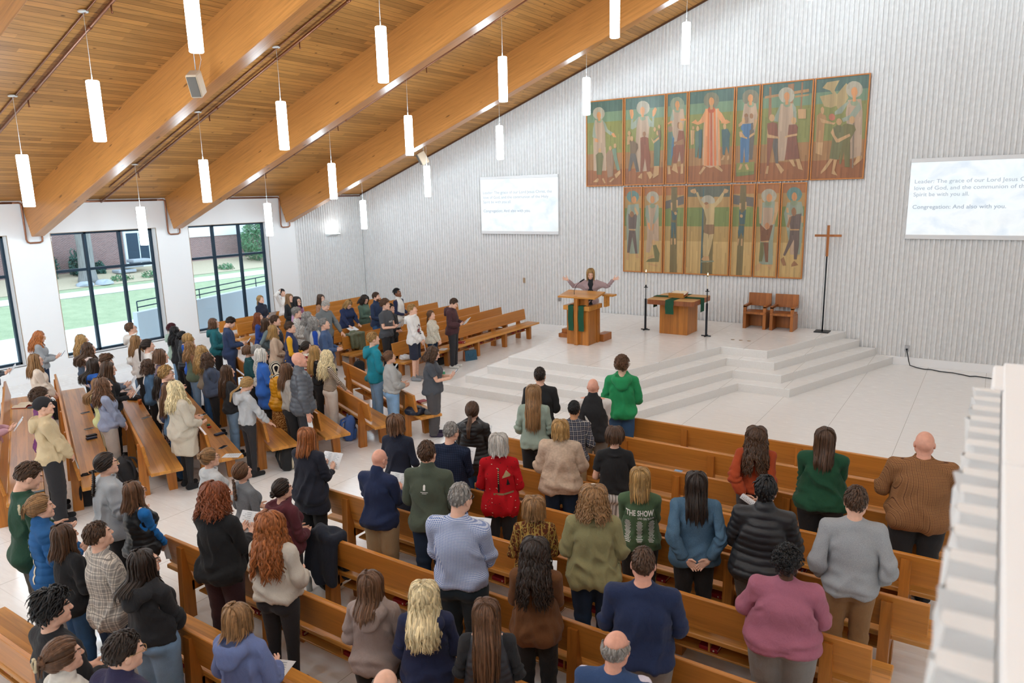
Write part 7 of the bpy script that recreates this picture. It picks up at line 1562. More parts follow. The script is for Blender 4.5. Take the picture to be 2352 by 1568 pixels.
(10.26, -10.05, -28.9, 'm', 1.85, 1.0, 'fair', ('short', 'sandy'), ('hoodie', '#188598'), None, ('straight', 'denim:#7d9cbb'), ('low', 'low'), (0, 3, 0), 1.55, None, None, None, None, 0, 'paper', 66, 'young man with sandy hair in a turquoise hoodie and pale jeans'),
(10.95, -10.36, -31.1, 'f', 1.62, 1.15, 'fair', ('claw', 'midbrown'), ('crop', 'heather:#9c9d9c,#b6b7b5'), None, ('straight', 'denim:#86abd0'), ('low', 'low'), (0, 3, 0), 1.25, '#b9a06a', None, 'darkclaw', None, 0, None, 67, 'person with a dark claw clip, grey sweatshirt and light blue jeans'),
(11.51, -9.88, -58.3, 'f', 1.67, 1.2, 'fair', ('midcurly', 'brown'), ('tee', '#4b4f57'), None, ('baggy', '#4f4d50'), ('phone', 'phone'), (0, -25, 0), 1.25, None, '#3a3048', None, None, 0, 'phone', 68, 'brown-haired person in a charcoal T-shirt looking at a phone near the steps'),
(12.28, -16.83, -10.6, 'm', 1.93, 1.08, 'fair', ('short', 'brown'), ('shirt', '#1e4533'), None, ('straight', '#4a4640'), ('low', 'low'), (0, -25, 0), 1.0, None, None, None, None, 0, None, 69, 'young man in a dark green coat at the left edge, head bowed'),
(12.68, -16.87, -14.2, 'f', 1.7, 1.0, 'fair', ('claw', 'light'), ('puffer', 'denim:#2f5f94'), None, ('straight', '#d6d2cc'), ('hold', 'hold'), (0, 0, 0), 1.0, None, None, 'claw', None, 0, 'paper', 70, 'person with a cream hair clip in a blue quilted denim jacket'),
(13.19, -16.91, 0.1, 'f', 1.56, 1.0, 'fair', ('mid', 'brown'), ('jacket', '#17181c'), None, ('straight', 'denim:#3a5a80'), ('low', 'low'), (0, 0, 0), 1.0, None, None, None, None, 0, None, 71, 'person with straight brown hair in a black velvet jacket and jeans'),
(13.76, -16.88, -4.0, 'm', 1.71, 1.05, 'fair', ('short', 'brown'), ('shirt', 'plaid:#cfc6ba,#8f8a86,#6a6664'), None, ('straight', 'denim:#26354a'), ('low', 'low'), (0, 8, 0), 1.0, None, None, None, None, 0, None, 72, 'young man with slicked brown hair in a cream and grey plaid shirt'),
(12.15, -15.99, -14.2, 'f', 1.73, 1.15, 'fair', ('braid', 'dark'), ('wide', 'heather:#9fa3a8,#b4b8bc'), None, ('straight', '#1f1f22'), ('low', 'low'), (0, 0, 0), 1.0, '#b9a06a', None, None, None, 0, None, 73, 'person with a dark braid in a loose grey sweatshirt'),
(12.76, -16.04, -1.5, 'f', 1.56, 1.1, 'fair', ('mid', 'midbrown'), ('vest', 'puffer:#17181b'), ('longtee', '#1069b0'), ('straight', '#1f1f22'), ('clasp', 'clasp'), (-5, 0, 0), 1.0, '#3a2a20', None, None, None, 0, 'paper', 74, 'person with glasses in a black quilted vest over bright blue sleeves'),
(14.42, -16.88, 12.8, 'f', 1.64, 1.15, 'fair', ('mid', 'dark'), ('crophood', '#232428'), None, ('wide', 'denim:#7d9cbb'), ('clasp', 'clasp'), (-25, 0, 0), 1.0, '#6a4a3a', None, None, None, 0, None, 75, 'person with dark shoulder-length hair and glasses in a black hoodie and jeans'),
(14.75, -17.7, 4.9, 'm', 1.78, 1.0, 'fair', ('messy', 'black'), ('sweat', '#1c1c20'), None, ('straight', '#2a2a2e'), ('low', 'low'), (-12, -3, 0), 1.0, None, None, None, None, 0, None, 76, 'young man with messy black hair in a black printed sweatshirt'),
(15.21, -17.85, 4.9, 'f', 1.68, 1.0, 'fair', ('claw', 'midbrown'), ('vest', 'puffer:#ddd8cf'), ('longtee', '#d9d4cb'), ('straight', '#1f1f22'), ('low', 'low'), (-8, 0, 0), 1.0, None, None, 'claw', None, 0, None, 77, 'person with a low bun and cream clip in a white quilted vest, bottom edge'),
(15.66, -17.72, 10.6, 'm', 1.8, 1.05, 'fair', ('short', 'dark'), ('jacket', '#2f2c4e'), None, ('straight', '#1f1f22'), ('low', 'low'), (-15, -8, 0), 1.0, '#b08a5a', None, None, None, 0, None, 78, 'man with dark grey hair and gold glasses at the bottom edge'),
(12.66, -15.12, -10.8, 'f', 1.6, 1.05, 'fair', ('topbun', 'light'), ('wide', '#c3c6c8'), None, ('straight', '#1f1f22'), ('low', 'low'), (0, 0, 0), 1.0, '#6a5a4a', None, None, None, 0, None, 79, 'person with a messy bun and glasses in a pale grey sweatshirt'),
(13.26, -15.12, -6.1, 'f', 1.56, 1.0, 'fair', ('braid', 'midbrown'), ('longtee', 'heather:#5f6266,#8a8d91'), None, ('straight', '#1f1f22'), ('low', 'low'), (0, 10, 0), 1.0, None, None, None, None, 0, None, 80, 'person with a thin braid in a heather grey athletic top'),
(14.05, -15.99, 16.1, 'f', 1.8, 1.1, 'fair', ('midcurly', 'auburn'), ('jacket', '#17181b'), None, ('straight', '#3a2026'), ('hold', 'hold'), (-10, -8, 0), 1.0, None, None, None, None, 0, 'paper', 81, 'person with curly auburn hair in a black jacket and burgundy trousers'),
(15.62, -16.9, 19.5, 'f', 1.56, 1.1, 'fair', ('bob', 'light'), ('hoodie', '#6f7fb0'), None, ('straight', 'denim:#3a5a80'), ('low', 'low'), (-10, -3, 0), 1.0, '#c9a06a', None, None, None, 0, None, 82, 'person with a neat light brown bob in a lavender hoodie with navy hood'),
(14.86, -16.0, 15.1, 'f', 1.72, 1.12, 'fair', ('xwavy', 'red'), ('crop', '#cdc5b8'), None, ('legging', '#262529'), ('low', 'low'), (-5, 0, 0), 1.0, None, None, None, None, 0, None, 83, 'person with long wavy red hair, cream cropped sweatshirt and black leggings'),
(14.03, -15.23, -1.1, 'f', 1.56, 1.05, 'fair', ('bun', 'dark'), ('hoodie', '#57222c'), None, ('straight', '#1f1f22'), ('low', 'low'), (-8, 0, 0), 1.0, None, None, None, None, 0, None, 84, 'person with a neat dark bun in a maroon hoodie'),
(13.24, -14.22, 10.6, 'f', 1.68, 1.12, 'fair', ('mid', 'red'), ('tunic', '#1f2230'), None, ('straight', '#1f1f22'), ('hold', 'hold'), (0, -5, 0), 1.0, None, None, None, None, 0, 'paper', 85, 'person with strawberry blond hair in a navy tunic by the aisle'),
(14.45, -14.3, 10.7, 'm', 1.66, 1.12, 'pink', ('bald', 'grey'), ('jacket', '#1c2a4e'), None, ('baggy', '#a58f6d'), ('hold', 'hold'), (-8, -18, 0), 1.0, '#222222', None, None, None, 0, 'paper', 86, 'bald man with glasses in a navy jacket and khaki trousers'),
(13.85, -13.34, 17.0, 'f', 1.7, 1.0, 'fair', ('bob', 'midbrown'), ('blazer', '#1d2336'), None, ('midi', '#232a3c'), ('low', 'low'), (-8, 0, 0), 1.0, None, None, None, None, 0, None, 87, 'person with a straight brown bob in a navy blazer'),
(15.1, -14.22, 20.5, 'm', 1.84, 1.1, 'fair', ('short', 'brown'), ('fleece', '#4a5345'), None, ('straight', 'denim:#26354a'), ('low', 'low'), (-5, 5, 0), 1.0, None, None, None, None, 0, None, 88, 'man with thick brown hair in an olive green fleece'),
(14.69, -13.34, 17.0, 'm', 1.73, 1.1, 'fair', ('thin', 'grey'), ('blazer', 'tatter:#232a3c,#2b3348,#1b2130'), None, ('straight', 'denim:#26354a'), ('hold', 'hold'), (-15, -8, 0), 1.0, '#222222', None, None, None, 0, 'paper', 89, 'older grey-haired man in a dark checked blazer'),
(14.35, -12.45, 23.6, 'f', 1.7, 1.08, 'fair', ('lowpony', 'brown'), ('pufferhood', 'puffer:#202022'), None, ('straight', 'denim:#3a5a80'), ('hold', 'hold'), (-5, 0, 0), 1.0, None, None, None, None, 0, 'paper', 90, 'person with tied dark hair in a black hooded puffer jacket near the steps'),
(15.39, -13.35, 28.2, 'f', 1.72, 1.05, 'fair', ('bob', 'silver'), ('shirt', 'applique:#b01a22,#e8dcc0,#3a2a20'), None, ('straight', '#1f1f22'), ('low', 'low'), (-5, 0, 0), 1.0, None, None, None, None, 0, None, 91, 'person with a silver bob in a red appliqued jacket'),
(16.19, -15.1, 17.1, 'm', 1.92, 1.2, 'fair', ('thin', 'grey'), ('tucked', 'check:#4f6ca8,#d5dbe8'), None, ('straight', '#17252e'), ('hold', 'hold'), (-15, -10, 0), 1.0, '#222222', None, None, None, 0, 'paper', 92, 'grey-haired man with glasses in a blue and white checked shirt'),
(16.1, -16.08, 30.2, 'f', 1.56, 1.1, 'fair', ('mid', 'midbrown'), ('hoodie', '#9a8983'), None, ('straight', '#1f1f22'), ('low', 'low'), (-18, 0, 0), 1.0, None, None, None, None, 0, None, 93, 'person with long brown hair in a taupe hoodie at the bottom'),
(16.57, -16.01, 36.0, 'f', 1.59, 1.1, 'fair', ('longwavy', 'pale'), ('hoodie', '#20284a'), None, ('straight', '#1f1f22'), ('low', 'low'), (-8, 3, 0), 1.0, None, None, None, None, 0, None, 94, 'blond person in a navy hoodie at the bottom'),
(17.12, -16.0, 31.6, 'f', 1.61, 1.05, 'fair', ('xlong', 'midbrown'), ('vest', 'puffer:#34363c'), ('longtee', '#26272b'), ('straight', '#1f1f22'), ('low', 'low'), (-6, 0, 0), 1.0, None, None, None, None, 0, None, 95, 'person with very long brown hair in a dark puffer vest at the bottom'),
(16.96, -15.11, 24.2, 'f', 1.63, 1.1, 'fair', ('xwavy', 'dark'), ('shirt', '#6b4220'), None, ('straight', '#1f1f22'), ('hold', 'hold'), (-5, -5, 0), 1.0, None, None, None, None, 0, 'paper', 96, 'person with long dark grey-streaked curls in a brown shirt'),
(16.44, -14.3, 31.5, 'f', 1.56, 1.05, 'fair', ('bobfull', 'light'), ('shirt', 'ikat:#6f3a26,#b89a52,#4a3a2c'), None, ('straight', '#1f1f22'), ('low', 'low'), (0, 0, 0), 1.0, None, None, None, None, 0, 'phone', 97, 'person with a full light brown bob in a colourful ikat shirt'),
(17.12, -17.0, 27.8, 'm', 1.66, 1.05, 'fair', ('fringe', 'grey'), ('sweater', '#8a8a88'), None, ('straight', '#1f1f22'), ('low', 'low'), (0, -10, 0), 1.0, None, None, None, None, 0, None, 98, 'balding person showing only the crown at the bottom edge'),
(14.31, -10.71, 27.2, 'm', 1.78, 1.08, 'fair', ('short', 'dark'), ('blazer', '#1d1e21'), None, ('straight', '#1f1f22'), ('low', 'low'), (-3, 8, 0), 1.25, None, None, None, None, 0, None, 99, 'tall dark-haired man in a black suit jacket facing the steps'),
(14.73, -11.56, 23.7, 'f', 1.77, 1.0, 'fair', ('xlong', 'light'), ('sweat', '#9cada0'), None, ('straight', '#1f1f22'), ('low', 'low'), (-3, 0, 0), 1.25, None, None, None, None, 0, None, 100, 'person with very long light brown hair in a sage green sweatshirt'),
(15.19, -10.7, 22.4, 'm', 1.72, 1.25, 'pink', ('bald', 'brown'), ('flatvest', '#1f1f22'), ('tucked', '#dcd8d4'), ('straight', '#7a766f'), ('fold', 'fold'), (-2, 3, 0), 1.25, None, None, None, None, 0, None, 101, 'bald man in a black vest with white sleeves'),
(15.23, -9.82, 21.3, 'm', 1.87, 1.02, 'fair', ('curlyshort', 'midbrown'), ('hoodie', '#1f9058'), None, ('straight', 'denim:#3a5a80'), ('low', 'low'), (-8, 8, 0), 1.25, None, None, None, None, 0, None, 102, 'young man in a bright green hoodie and jeans at the front pew'),
(15.35, -11.55, 22.2, 'm', 1.62, 1.0, 'tan', ('short', 'black'), ('shirt', 'plaid:#2a2d38,#5a5d68,#c9c4bf'), None, ('straight', '#a08a66'), ('low', 'low'), (-8, 0, 0), 1.0, None, None, None, None, 0, None, 103, 'young man with black hair in a dark plaid flannel shirt'),
(15.66, -12.45, 27.1, 'f', 1.67, 1.25, 'fair', ('bob', 'sandy'), ('poncho', 'cable:#c9b39e'), ('longtee', '#2a3a5a'), ('straight', 'denim:#26354a'), ('low', 'low'), (-5, 0, 0), 1.0, None, None, None, None, 0, None, 104, 'person with a blond bob in a cream diamond-knit poncho over denim'),
(16.38, -12.46, 23.9, 'f', 1.7, 1.05, 'fair', ('bobshort', 'brown'), ('blouse', '#18181b'), None, ('wide', 'vstripe:#d6d2cc,#8f8b88'), ('low', 'low'), (0, 0, 0), 1.0, None, None, None, None, 0, None, 105, 'person with short brown hair in a black short-sleeved top and striped trousers'),
(17.08, -13.34, 23.8, 'f', 1.65, 1.1, 'fair', ('mid', 'sandy'), ('sweat', '#4a6244'), None, ('straight', '#1f1f22'), ('fold', 'fold'), (-5, 0, 0), 1.0, None, None, None, None, 0, None, 106, 'person with sandy hair in a green sweatshirt printed with a tour list'),
(17.02, -14.22, 26.8, 'f', 1.77, 1.15, 'fair', ('midcurly', 'light'), ('wide', '#8d875f'), None, ('straight', 'denim:#26354a'), ('low', 'low'), (0, 0, 0), 1.0, None, None, 'band', None, 0, None, 107, 'person with light brown curls and a headband in an olive knit sweater'),
(17.65, -13.34, 23.8, 'f', 1.72, 1.1, 'fair', ('long', 'dark'), ('wide', 'heather:#446079,#5d7b93'), None, ('straight', '#1f1f22'), ('back', 'back'), (0, 0, 0), 1.0, None, None, None, None, 0, None, 108, 'person with long straight dark hair in a blue knit, hands behind the back'),
(17.89, -15.12, 21.7, 'm', 1.8, 1.24, 'pink', ('thin', 'brown'), ('longtee', '#1b2a4e'), None, ('straight', '#7b7672'), ('low', 'low'), (0, 0, 0), 1.0, None, None, None, None, 0, None, 109, 'man with cropped brown hair in a navy long-sleeved T-shirt'),
(18.08, -15.99, 14.5, 'm', 1.68, 1.1, 'pink', ('fringe', 'grey'), ('blazer', '#2f4a74'), ('shirt', '#d8d2e0'), ('straight', '#8a8682'), ('low', 'low'), (-22, -8, 0), 1.0, None, None, None, None, 0, None, 110, 'balding grey-haired man in a blue blazer at the bottom edge'),
(17.73, -11.58, 13.4, 'f', 1.67, 1.12, 'fair', ('xwavy', 'brown'), ('crop', '#a8431c'), None, ('straight', '#3a3a3e'), ('back', 'back'), (0, 0, 0), 1.0, None, None, None, None, 0, 'paperback', 111, 'person with very long wavy brown hair in an orange sweater, hands behind'),
(18.45, -11.59, 9.3, 'f', 1.78, 1.32, 'fair', ('halfup', 'brown'), ('sweat', '#14492f'), None, ('straight', '#17171a'), ('fold', 'fold'), (12, 3, 0), 1.0, '#222222', None, None, None, 0, None, 112, 'person with tied-back brown hair in a dark green sweater'),
(19.38, -11.57, 11.2, 'm', 1.89, 1.42, 'pink', ('bald', 'brown'), ('shirt', 'tatter:#9a6f4c,#86603f,#4d2f24'), None, ('straight', '#1f1f22'), ('low', 'low'), (-2, 3, 0), 1.0, None, None, None, None, 0, None, 113, 'bald man in a brown checked shirt at the right'),
(18.29, -13.35, 10.3, 'f', 1.79, 1.32, 'fair', ('pixie', 'black'), ('puffer', 'puffer:#232428'), None, ('straight', '#4a4038'), ('low', 'low'), (0, 0, 0), 1.0, None, None, None, None, 0, None, 114, 'person with thick black hair in a black quilted jacket'),
(19.02, -13.35, 14.1, 'm', 1.86, 1.06, 'fair', ('short', 'brown'), ('sweat', 'heather:#8f9397,#a9adb1'), None, ('straight', '#8d6b46'), ('pocket', 'pocket'), (-12, 0, 0), 1.0, None, None, None, None, 0, None, 115, 'young man with smooth brown hair in a grey sweatshirt and tan trousers'),
(18.69, -14.22, 10.7, 'f', 1.6, 1.55, 'dark', ('afro', 'black'), ('sweat', '#a8657a'), None, ('baggy', '#858483'), ('low', 'low'), (0, 0, 0), 1.0, None, None, 'hoops', None, 0, None, 116, 'person with short black curls and hoop earrings in a pink sweatshirt')
]
LEAF = {}
def leaflet(name, kind, at, right, up, lab, cat):
    """a thin sheet, folded sheet or phone held in the hands; right/up span its plane"""
    right = Vector(right).normalized(); up = Vector(up); up = (up-right*up.dot(right)).normalized(); nrm = right.cross(up)
    if kind not in LEAF:
        b = MB()
        if kind == 'phone': b.box(-.036, .036, -.075, .075, -.004, .004, .004, 0); b.box(-.033, .033, -.07, .07, .0041, .0046, 0, 1); LEAF[kind] = b.mesh('phone', [M_['black'], emis('phone_screen', (.5, .6, .75, 1), .5)])
        else:
            w_, h_ = (.14, .105) if kind == 'paper' else (.07, .11)
            for sx in (-1, 1):
                V = [(0, -h_, 0), (sx*w_*.5, -h_, .012), (sx*w_, -h_, .004), (0, h_, 0), (sx*w_*.5, h_, .012), (sx*w_, h_, .004)]
                if kind != 'paper' and sx < 0: continue
                V = [(x-(.07/2 if kind != 'paper' else 0), y, z) for x, y, z in V]
                f = [(0, 1, 4, 3), (1, 2, 5, 4)] if sx > 0 else [(1, 0, 3, 4), (2, 1, 4, 5)]
                b.add(V, f, 0, True); b.add([(x, y, z-.0015) for x, y, z in V], [q[::-1] for q in f], 0, True)
                for r in range(9): b.add([(V[0][0]+sx*w_*(.12), h_*.78-r*.018, .0085), (V[0][0]+sx*w_*(.5+.35*((r*37) % 5)/5), h_*.78-r*.018, .0125), (V[0][0]+sx*w_*(.5+.35*((r*37) % 5)/5), h_*.78-r*.018+.004, .0125), (V[0][0]+sx*w_*.12, h_*.78-r*.018+.004, .0085)][::sx], [(0, 1, 2, 3)], 1)
            LEAF[kind] = b.mesh('leaflet', [M_['paper'], solid('print_grey', '#8d949c', .8) if 'print_grey' not in bpy.data.materials else bpy.data.materials['print_grey']])
    o = link(name, LEAF[kind]); o.matrix_world = Matrix(((right.x, up.x, nrm.x, at[0]), (right.y, up.y, nrm.y, at[1]), (right.z, up.z, nrm.z, at[2]), (0, 0, 0, 1)))
    return tag(o, lab, cat)
def short(lab): # first words of a person's label, for the thing they hold
    return ' '.join(lab.replace(',', '').split()[:9])
WHO = {}
for (x, y, yaw, sex, h, b, tone, hair, top, under, pants, arms, head, lod, gl, shoes, hat, beard, lean, held, pid, lab) in PEOPLE:
    rz = math.radians(yaw)
    o, rig = person((x, y, 0), rz, sex, h, lab, tone, b, hair, top, under, pants, arms, head, lean, lod, gl, shoes, beard, pid, hat=hat)
    WHO[pid] = (o, rig)
    if held:
        Rz = np.array(((math.cos(rz), -math.sin(rz), 0), (math.sin(rz), math.cos(rz), 0), (0, 0, 1)))
        pr_, fr_, nr_ = rig.wrist(1); pl_, fl_, nl_ = rig.wrist(-1); base = np.array((x, y, 0))
        if arms[0] == arms[1] == 'hold': at = (pr_+pl_)/2+np.array((0, .07, .03)); right, up = (1, 0, 0), (0, .62, .78)
        elif arms[0] == 'phone': at = (pr_+pl_)/2+np.array((0, .03, .03)); right, up = (1, 0, 0), (0, .7, .7)
        elif arms[0] == 'back': at = (pr_+pl_)/2+np.array((-.03, -.05, .03)); right, up = (.5, .1, .9), (-.8, .2, .5)
        elif arms[0] in ('side', 'rail', 'lean'): at = pr_+fr_*.05+nr_*.012; right, up = np.cross(fr_, nr_), fr_
        elif arms[0] == 'clasp': at = pr_+np.array((.0, .03, -.07)); right, up = (.9, .3, 0), (.1, .2, -1)
        else: at = pr_+np.array((.0, .07, .02)); right, up = (1, .1, 0), (0, .6, .8)
        P_ = Rz@np.array(at)+base; kd = 'phone' if held == 'phone' else 'paper' if arms[0] in ('hold', 'lean') else 'sheet'
        what = 'phone' if held == 'phone' else 'leaflet'
        leaflet('phone' if held == 'phone' else 'leaflet', kd, P_, Rz@np.array(right, float), Rz@np.array(up, float), ('dark phone held by the ' if held == 'phone' else 'white leaflet held by the ')+short(lab), what)
# the leader at the pulpit: arms stretched wide, head bowed
o, rig = person((11.45, -3.62, PZ+.02), math.radians(206), 'f', 1.72, 'woman behind the pulpit with arms stretched wide, mauve blazer over a black top', 'fair', 1.0, ('mid', 'sandy'), ('blazer', '#a88f90'), None, ('straight', '#1c1c1f'), ('openw', 'openw'), tuple((0, -28, 0)), 0, 1.0, None, None, None, 301, 1.0)
g = SDF(axis(-.2, .2, .011, []), axis(-.05, .25, .011, []), axis(.84, 1.5, .011, []))
g.cone((0, .112, 1.36), (0, .105, .85), .066, .075, .02, sy=.75); g.cone((0, .03, 1.47), (0, .112, 1.36), .055, .064, .02); g.ell((0, .02, 1.46), (.062, .065, .04), .03)
V, F4 = g.mesh(1); link('black_top', np_mesh('black_top', rig.apply(V), F4, [pat_mat('#1b1e24')], attrs={'rest': V}), o)
b = MB()
for zz in (.98, 1.06):
    for sx in (-1, 1): b.lathe([(0, .006), (.012, .004), (.013, 0)][::-1], 10, M=Matrix.Translation((sx*.075, .150, zz)) @ Matrix.Rotation(-math.pi/2, 4, 'X'))
q = b.build('button', M_['black'], o)
# ------------------------------------------------------------------ writing and prints on clothes, laid on the cloth
from mathutils.bvhtree import BVHTree
def decal(pid, top_prefix, me, M, mat, side, lift=.004, name='print'):
    """flat mesh in the x/z plane pressed onto the wearer's garment from behind (side=-1) or in front (+1)"""
    o, rig = WHO[pid]; g = [c for c in o.children if c.name.startswith(top_prefix)][0].data
    t = BVHTree.FromPolygons([v.co for v in g.vertices], [p.vertices for p in g.polygons])
    bm = bmesh.new(); bm.from_mesh(me); bmesh.ops.subdivide_edges(bm, edges=[e for e in bm.edges if e.calc_length() > .03], cuts=2); bmesh.ops.triangulate(bm, faces=bm.faces); bm.to_mesh(me); bm.free()
    for v in me.vertices:
        p = M @ v.co; h = t.ray_cast(Vector((p.x, side*.8, p.z)), Vector((0, -side, 0)))
        v.co = (p.x, (h[0].y if h[0] else 0)+side*lift, p.z)
    mi_ = [p.material_index for p in me.polygons]; me.materials.clear(); [me.materials.append(q) for q in (mat if isinstance(mat, list) else [mat])]
    me.polygons.foreach_set('material_index', mi_ if isinstance(mat, list) else [0]*len(mi_))
    return link(name, me, o)
white = solid('print_white', '#e4e2dc', .8)
back = lambda x, z: Matrix(((1, 0, 0, x), (0, 0, 0, 0), (0, 1, 0, z), (0, 0, 0, 1)))   # text plane seen from behind
front = lambda x, z: Matrix(((-1, 0, 0, x), (0, 0, 0, 0), (0, 1, 0, z), (0, 0, 0, 1)))
k = WHO[106][1].sc
decal(106, 'sweatshirt', text_mesh('THE SHOW', .075, .27, 'CENTER', bold=.002), back(0, 1.275*k), white, -1, name='lettering')
decal(106, 'sweatshirt', text_mesh('LIVE ON TOUR', .03, .16, 'CENTER', bold=.0006), back(.06, 1.235*k), white, -1, name='lettering')
b = MB()
for cx0 in (-.115, 0, .115):
    for r in range(17):
        hw = .034*(.55+.45*((r*29+int(cx0*100)*7) % 11)/11); z = -r*.0125
        b.add([(cx0-hw, z, 0), (cx0+hw, z, 0), (cx0+hw, z+.0055, 0), (cx0-hw, z+.0055, 0)], [(0, 1, 2, 3)])
decal(106, 'sweatshirt', b.mesh('tour_list', white), back(0, 1.205*k), white, -1, name='tour_list')
k = WHO[50][1].sc; decal(50, 'tshirt', text_mesh('NDK', .07, .15, 'CENTER', bold=.001), front(0, 1.22*k), white, 1, name='lettering')
k = WHO[53][1].sc; b = MB()
for q in range(46):
    r = np.random.default_rng(q); cx0, cz0 = r.uniform(-.085, .085), r.uniform(-.12, .12); a, c = r.uniform(.008, .022), r.uniform(.008, .03)
    b.add([(cx0-a, cz0-c, 0), (cx0+a, cz0-c*.6, 0), (cx0+a*.8, cz0+c, 0), (cx0-a*.6, cz0+c*.8, 0)], [(0, 1, 2, 3)], q % 3 and 1)
decal(53, 'hoodie', b.mesh('print', white), front(0, 1.18*k), [solid('print_red', '#c02a24', .8), solid('print_black', '#1c1b1d', .8)], 1)
k = WHO[88][1].sc; b = MB(); b.add([(-.012, 0, 0), (.012, 0, 0), (.012, .05, 0), (0, .062, 0), (-.012, .05, 0)], [(0, 1, 2, 3, 4)]); b.add([(-.04, -.022, 0), (.04, -.022, 0), (.04, -.016, 0), (-.04, -.016, 0)], [(0, 1, 2, 3)]); b.add([(-.025, -.036, 0), (.025, -.036, 0), (.025, -.031, 0), (-.025, -.031, 0)], [(0, 1, 2, 3)])
decal(88, 'fleece', b.mesh('emblem', white), back(0, 1.30*k), white, -1, name='emblem')
k = WHO[91][1].sc; b = MB(); b.box(-.009, .009, -.14, .14, 0, .0005, 0, 0); b.box(-.16, .16, -.165, -.145, 0, .0005, 0, 1)
for q in range(12): b.add([(-.006, -.132+q*.0235, .0012), (.006, -.132+q*.0235, .0012), (.004, -.12+q*.0235, .0012), (-.008, -.12+q*.0235, .0012)], [(0, 1, 2, 3)], 1)
b.add([(.04, .03, 0), (.15, .045, 0), (.085, .115, 0)], [(0, 1, 2)], 1); b.add([(.085, -.06, 0), (.125, -.06, 0), (.10, .02, 0)], [(0, 1, 2)], 0)
decal(91, 'shirt', b.mesh('applique', white), back(0, 1.24*k), [solid('applique_black', '#211d1c', .9), solid('applique_tan', '#b09a72', .9)], -1, name='applique')
k = WHO[70][1].sc; b = MB(); n_ = 14
st_ = [(-.085+.20*(i/n_)**1.1, 1.44-.52*(i/n_)**.8) for i in range(n_+1)]
for i in range(n_): (xa, za), (xb, zb_) = st_[i], st_[i+1]; b.add([(xa-.011, za, 0), (xb-.011, zb_, 0), (xb+.011, zb_, 0), (xa+.011, za, 0)], [(0, 1, 2, 3)])
decal(70, 'puffer_jacket', b.mesh('bag_strap', white), back(0, 0), solid('strap_cream', '#d8cdb4', .8), -1, .006, 'bag_strap')

# ------------------------------------------------------------------ bags, coats, books and phones left on pews and floor
SEAT = .456
def rbox(g, lo, hi, r, k=.01):
    lo = np.array(lo, float); hi = np.array(hi, float); c = (lo+hi)/2; h = (hi-lo)/2-r
    sl, X, Y, Z = g.sub(lo-.03-k, hi+.03+k); q = [np.abs(a-c[i])-h[i] for i, a in enumerate((X, Y, Z))]
    d = np.sqrt(np.maximum(q[0], 0)**2+np.maximum(q[1], 0)**2+np.maximum(q[2], 0)**2)+np.minimum(np.maximum(np.maximum(q[0], q[1]), q[2]), 0)-r; g.put(sl, d, k); return g
def backpack(loc, rz, col, pocket, lab, s=1.0, lean=.12, tags=None):
    o = empty('backpack', loc, rz, lab, 'backpack', None); T = Matrix.Rotation(lean, 4, 'X') @ Matrix.Scale(s, 4)
    g = SDF(axis(-.2, .2, .012, []), axis(-.16, .16, .012, []), axis(-.01, .50, .012, []))
    rbox(g, (-.15, -.09, .0), (.15, .09, .40), .07, .02); g.ell((0, 0, .36), (.13, .08, .09), .05); P, Fq = g.mesh(1); P = P+normals(P, Fq)*(wave(P, 3, (18, 18, 12))*.006)[:, None]; P[:, 2] = np.maximum(P[:, 2], .004)
    b = link('body', np_mesh('body', P, Fq, [pat_mat(col)], attrs={'rest': P}), o); b.matrix_local = T
    g = SDF(axis(-.2, .2, .012, []), axis(-.2, .0, .012, []), axis(0, .36, .012, [])); rbox(g, (-.115, -.135, .03), (.115, -.06, .24), .035, .01); P, Fq = g.mesh(1)
    b = link('front_pocket', np_mesh('front_pocket', P, Fq, [pat_mat(pocket)], attrs={'rest': P}), o); b.matrix_local = T
    for sx in (-1, 1):
        m_ = MB(); m_.tube([(sx*.07, .08, .38), (sx*.085, .14, .33), (sx*.095, .15, .22), (sx*.10, .11, .10), (sx*.11, .09, .05)], [.012, .02, .02, .014, .008], 8); b = m_.build('strap', pat_mat(col), o); b.matrix_local = T
    m_ = MB(); m_.tube([(-.04, .05, .42), (-.03, .05, .465), (.03, .05, .465), (.04, .05, .42)], .009, 8); b = m_.build('handle', pat_mat(col), o); b.matrix_local = T
    m_ = MB(); m_.tube([(-.13, -.085, .29), (-.10, -.098, .37), (0, -.09, .42), (.10, -.098, .37), (.13, -.085, .29)], .005, 6); b = m_.build('zip', M_['black'], o); b.matrix_local = T
    for (x, z) in (tags or []):
        m_ = MB(); m_.box(x-.028, x+.028, -.150, -.146, z-.05, z+.03, .002, 0); m_.box(x-.028, x+.028, -.151, -.1505, z-.05, z-.02, 0, 1); b = m_.build('luggage_tag', [M_['paper'], solid('tag_orange', '#d9622a', .6) if 'tag_orange' not in bpy.data.materials else bpy.data.materials['tag_orange']], o); b.matrix_local = T
    return o
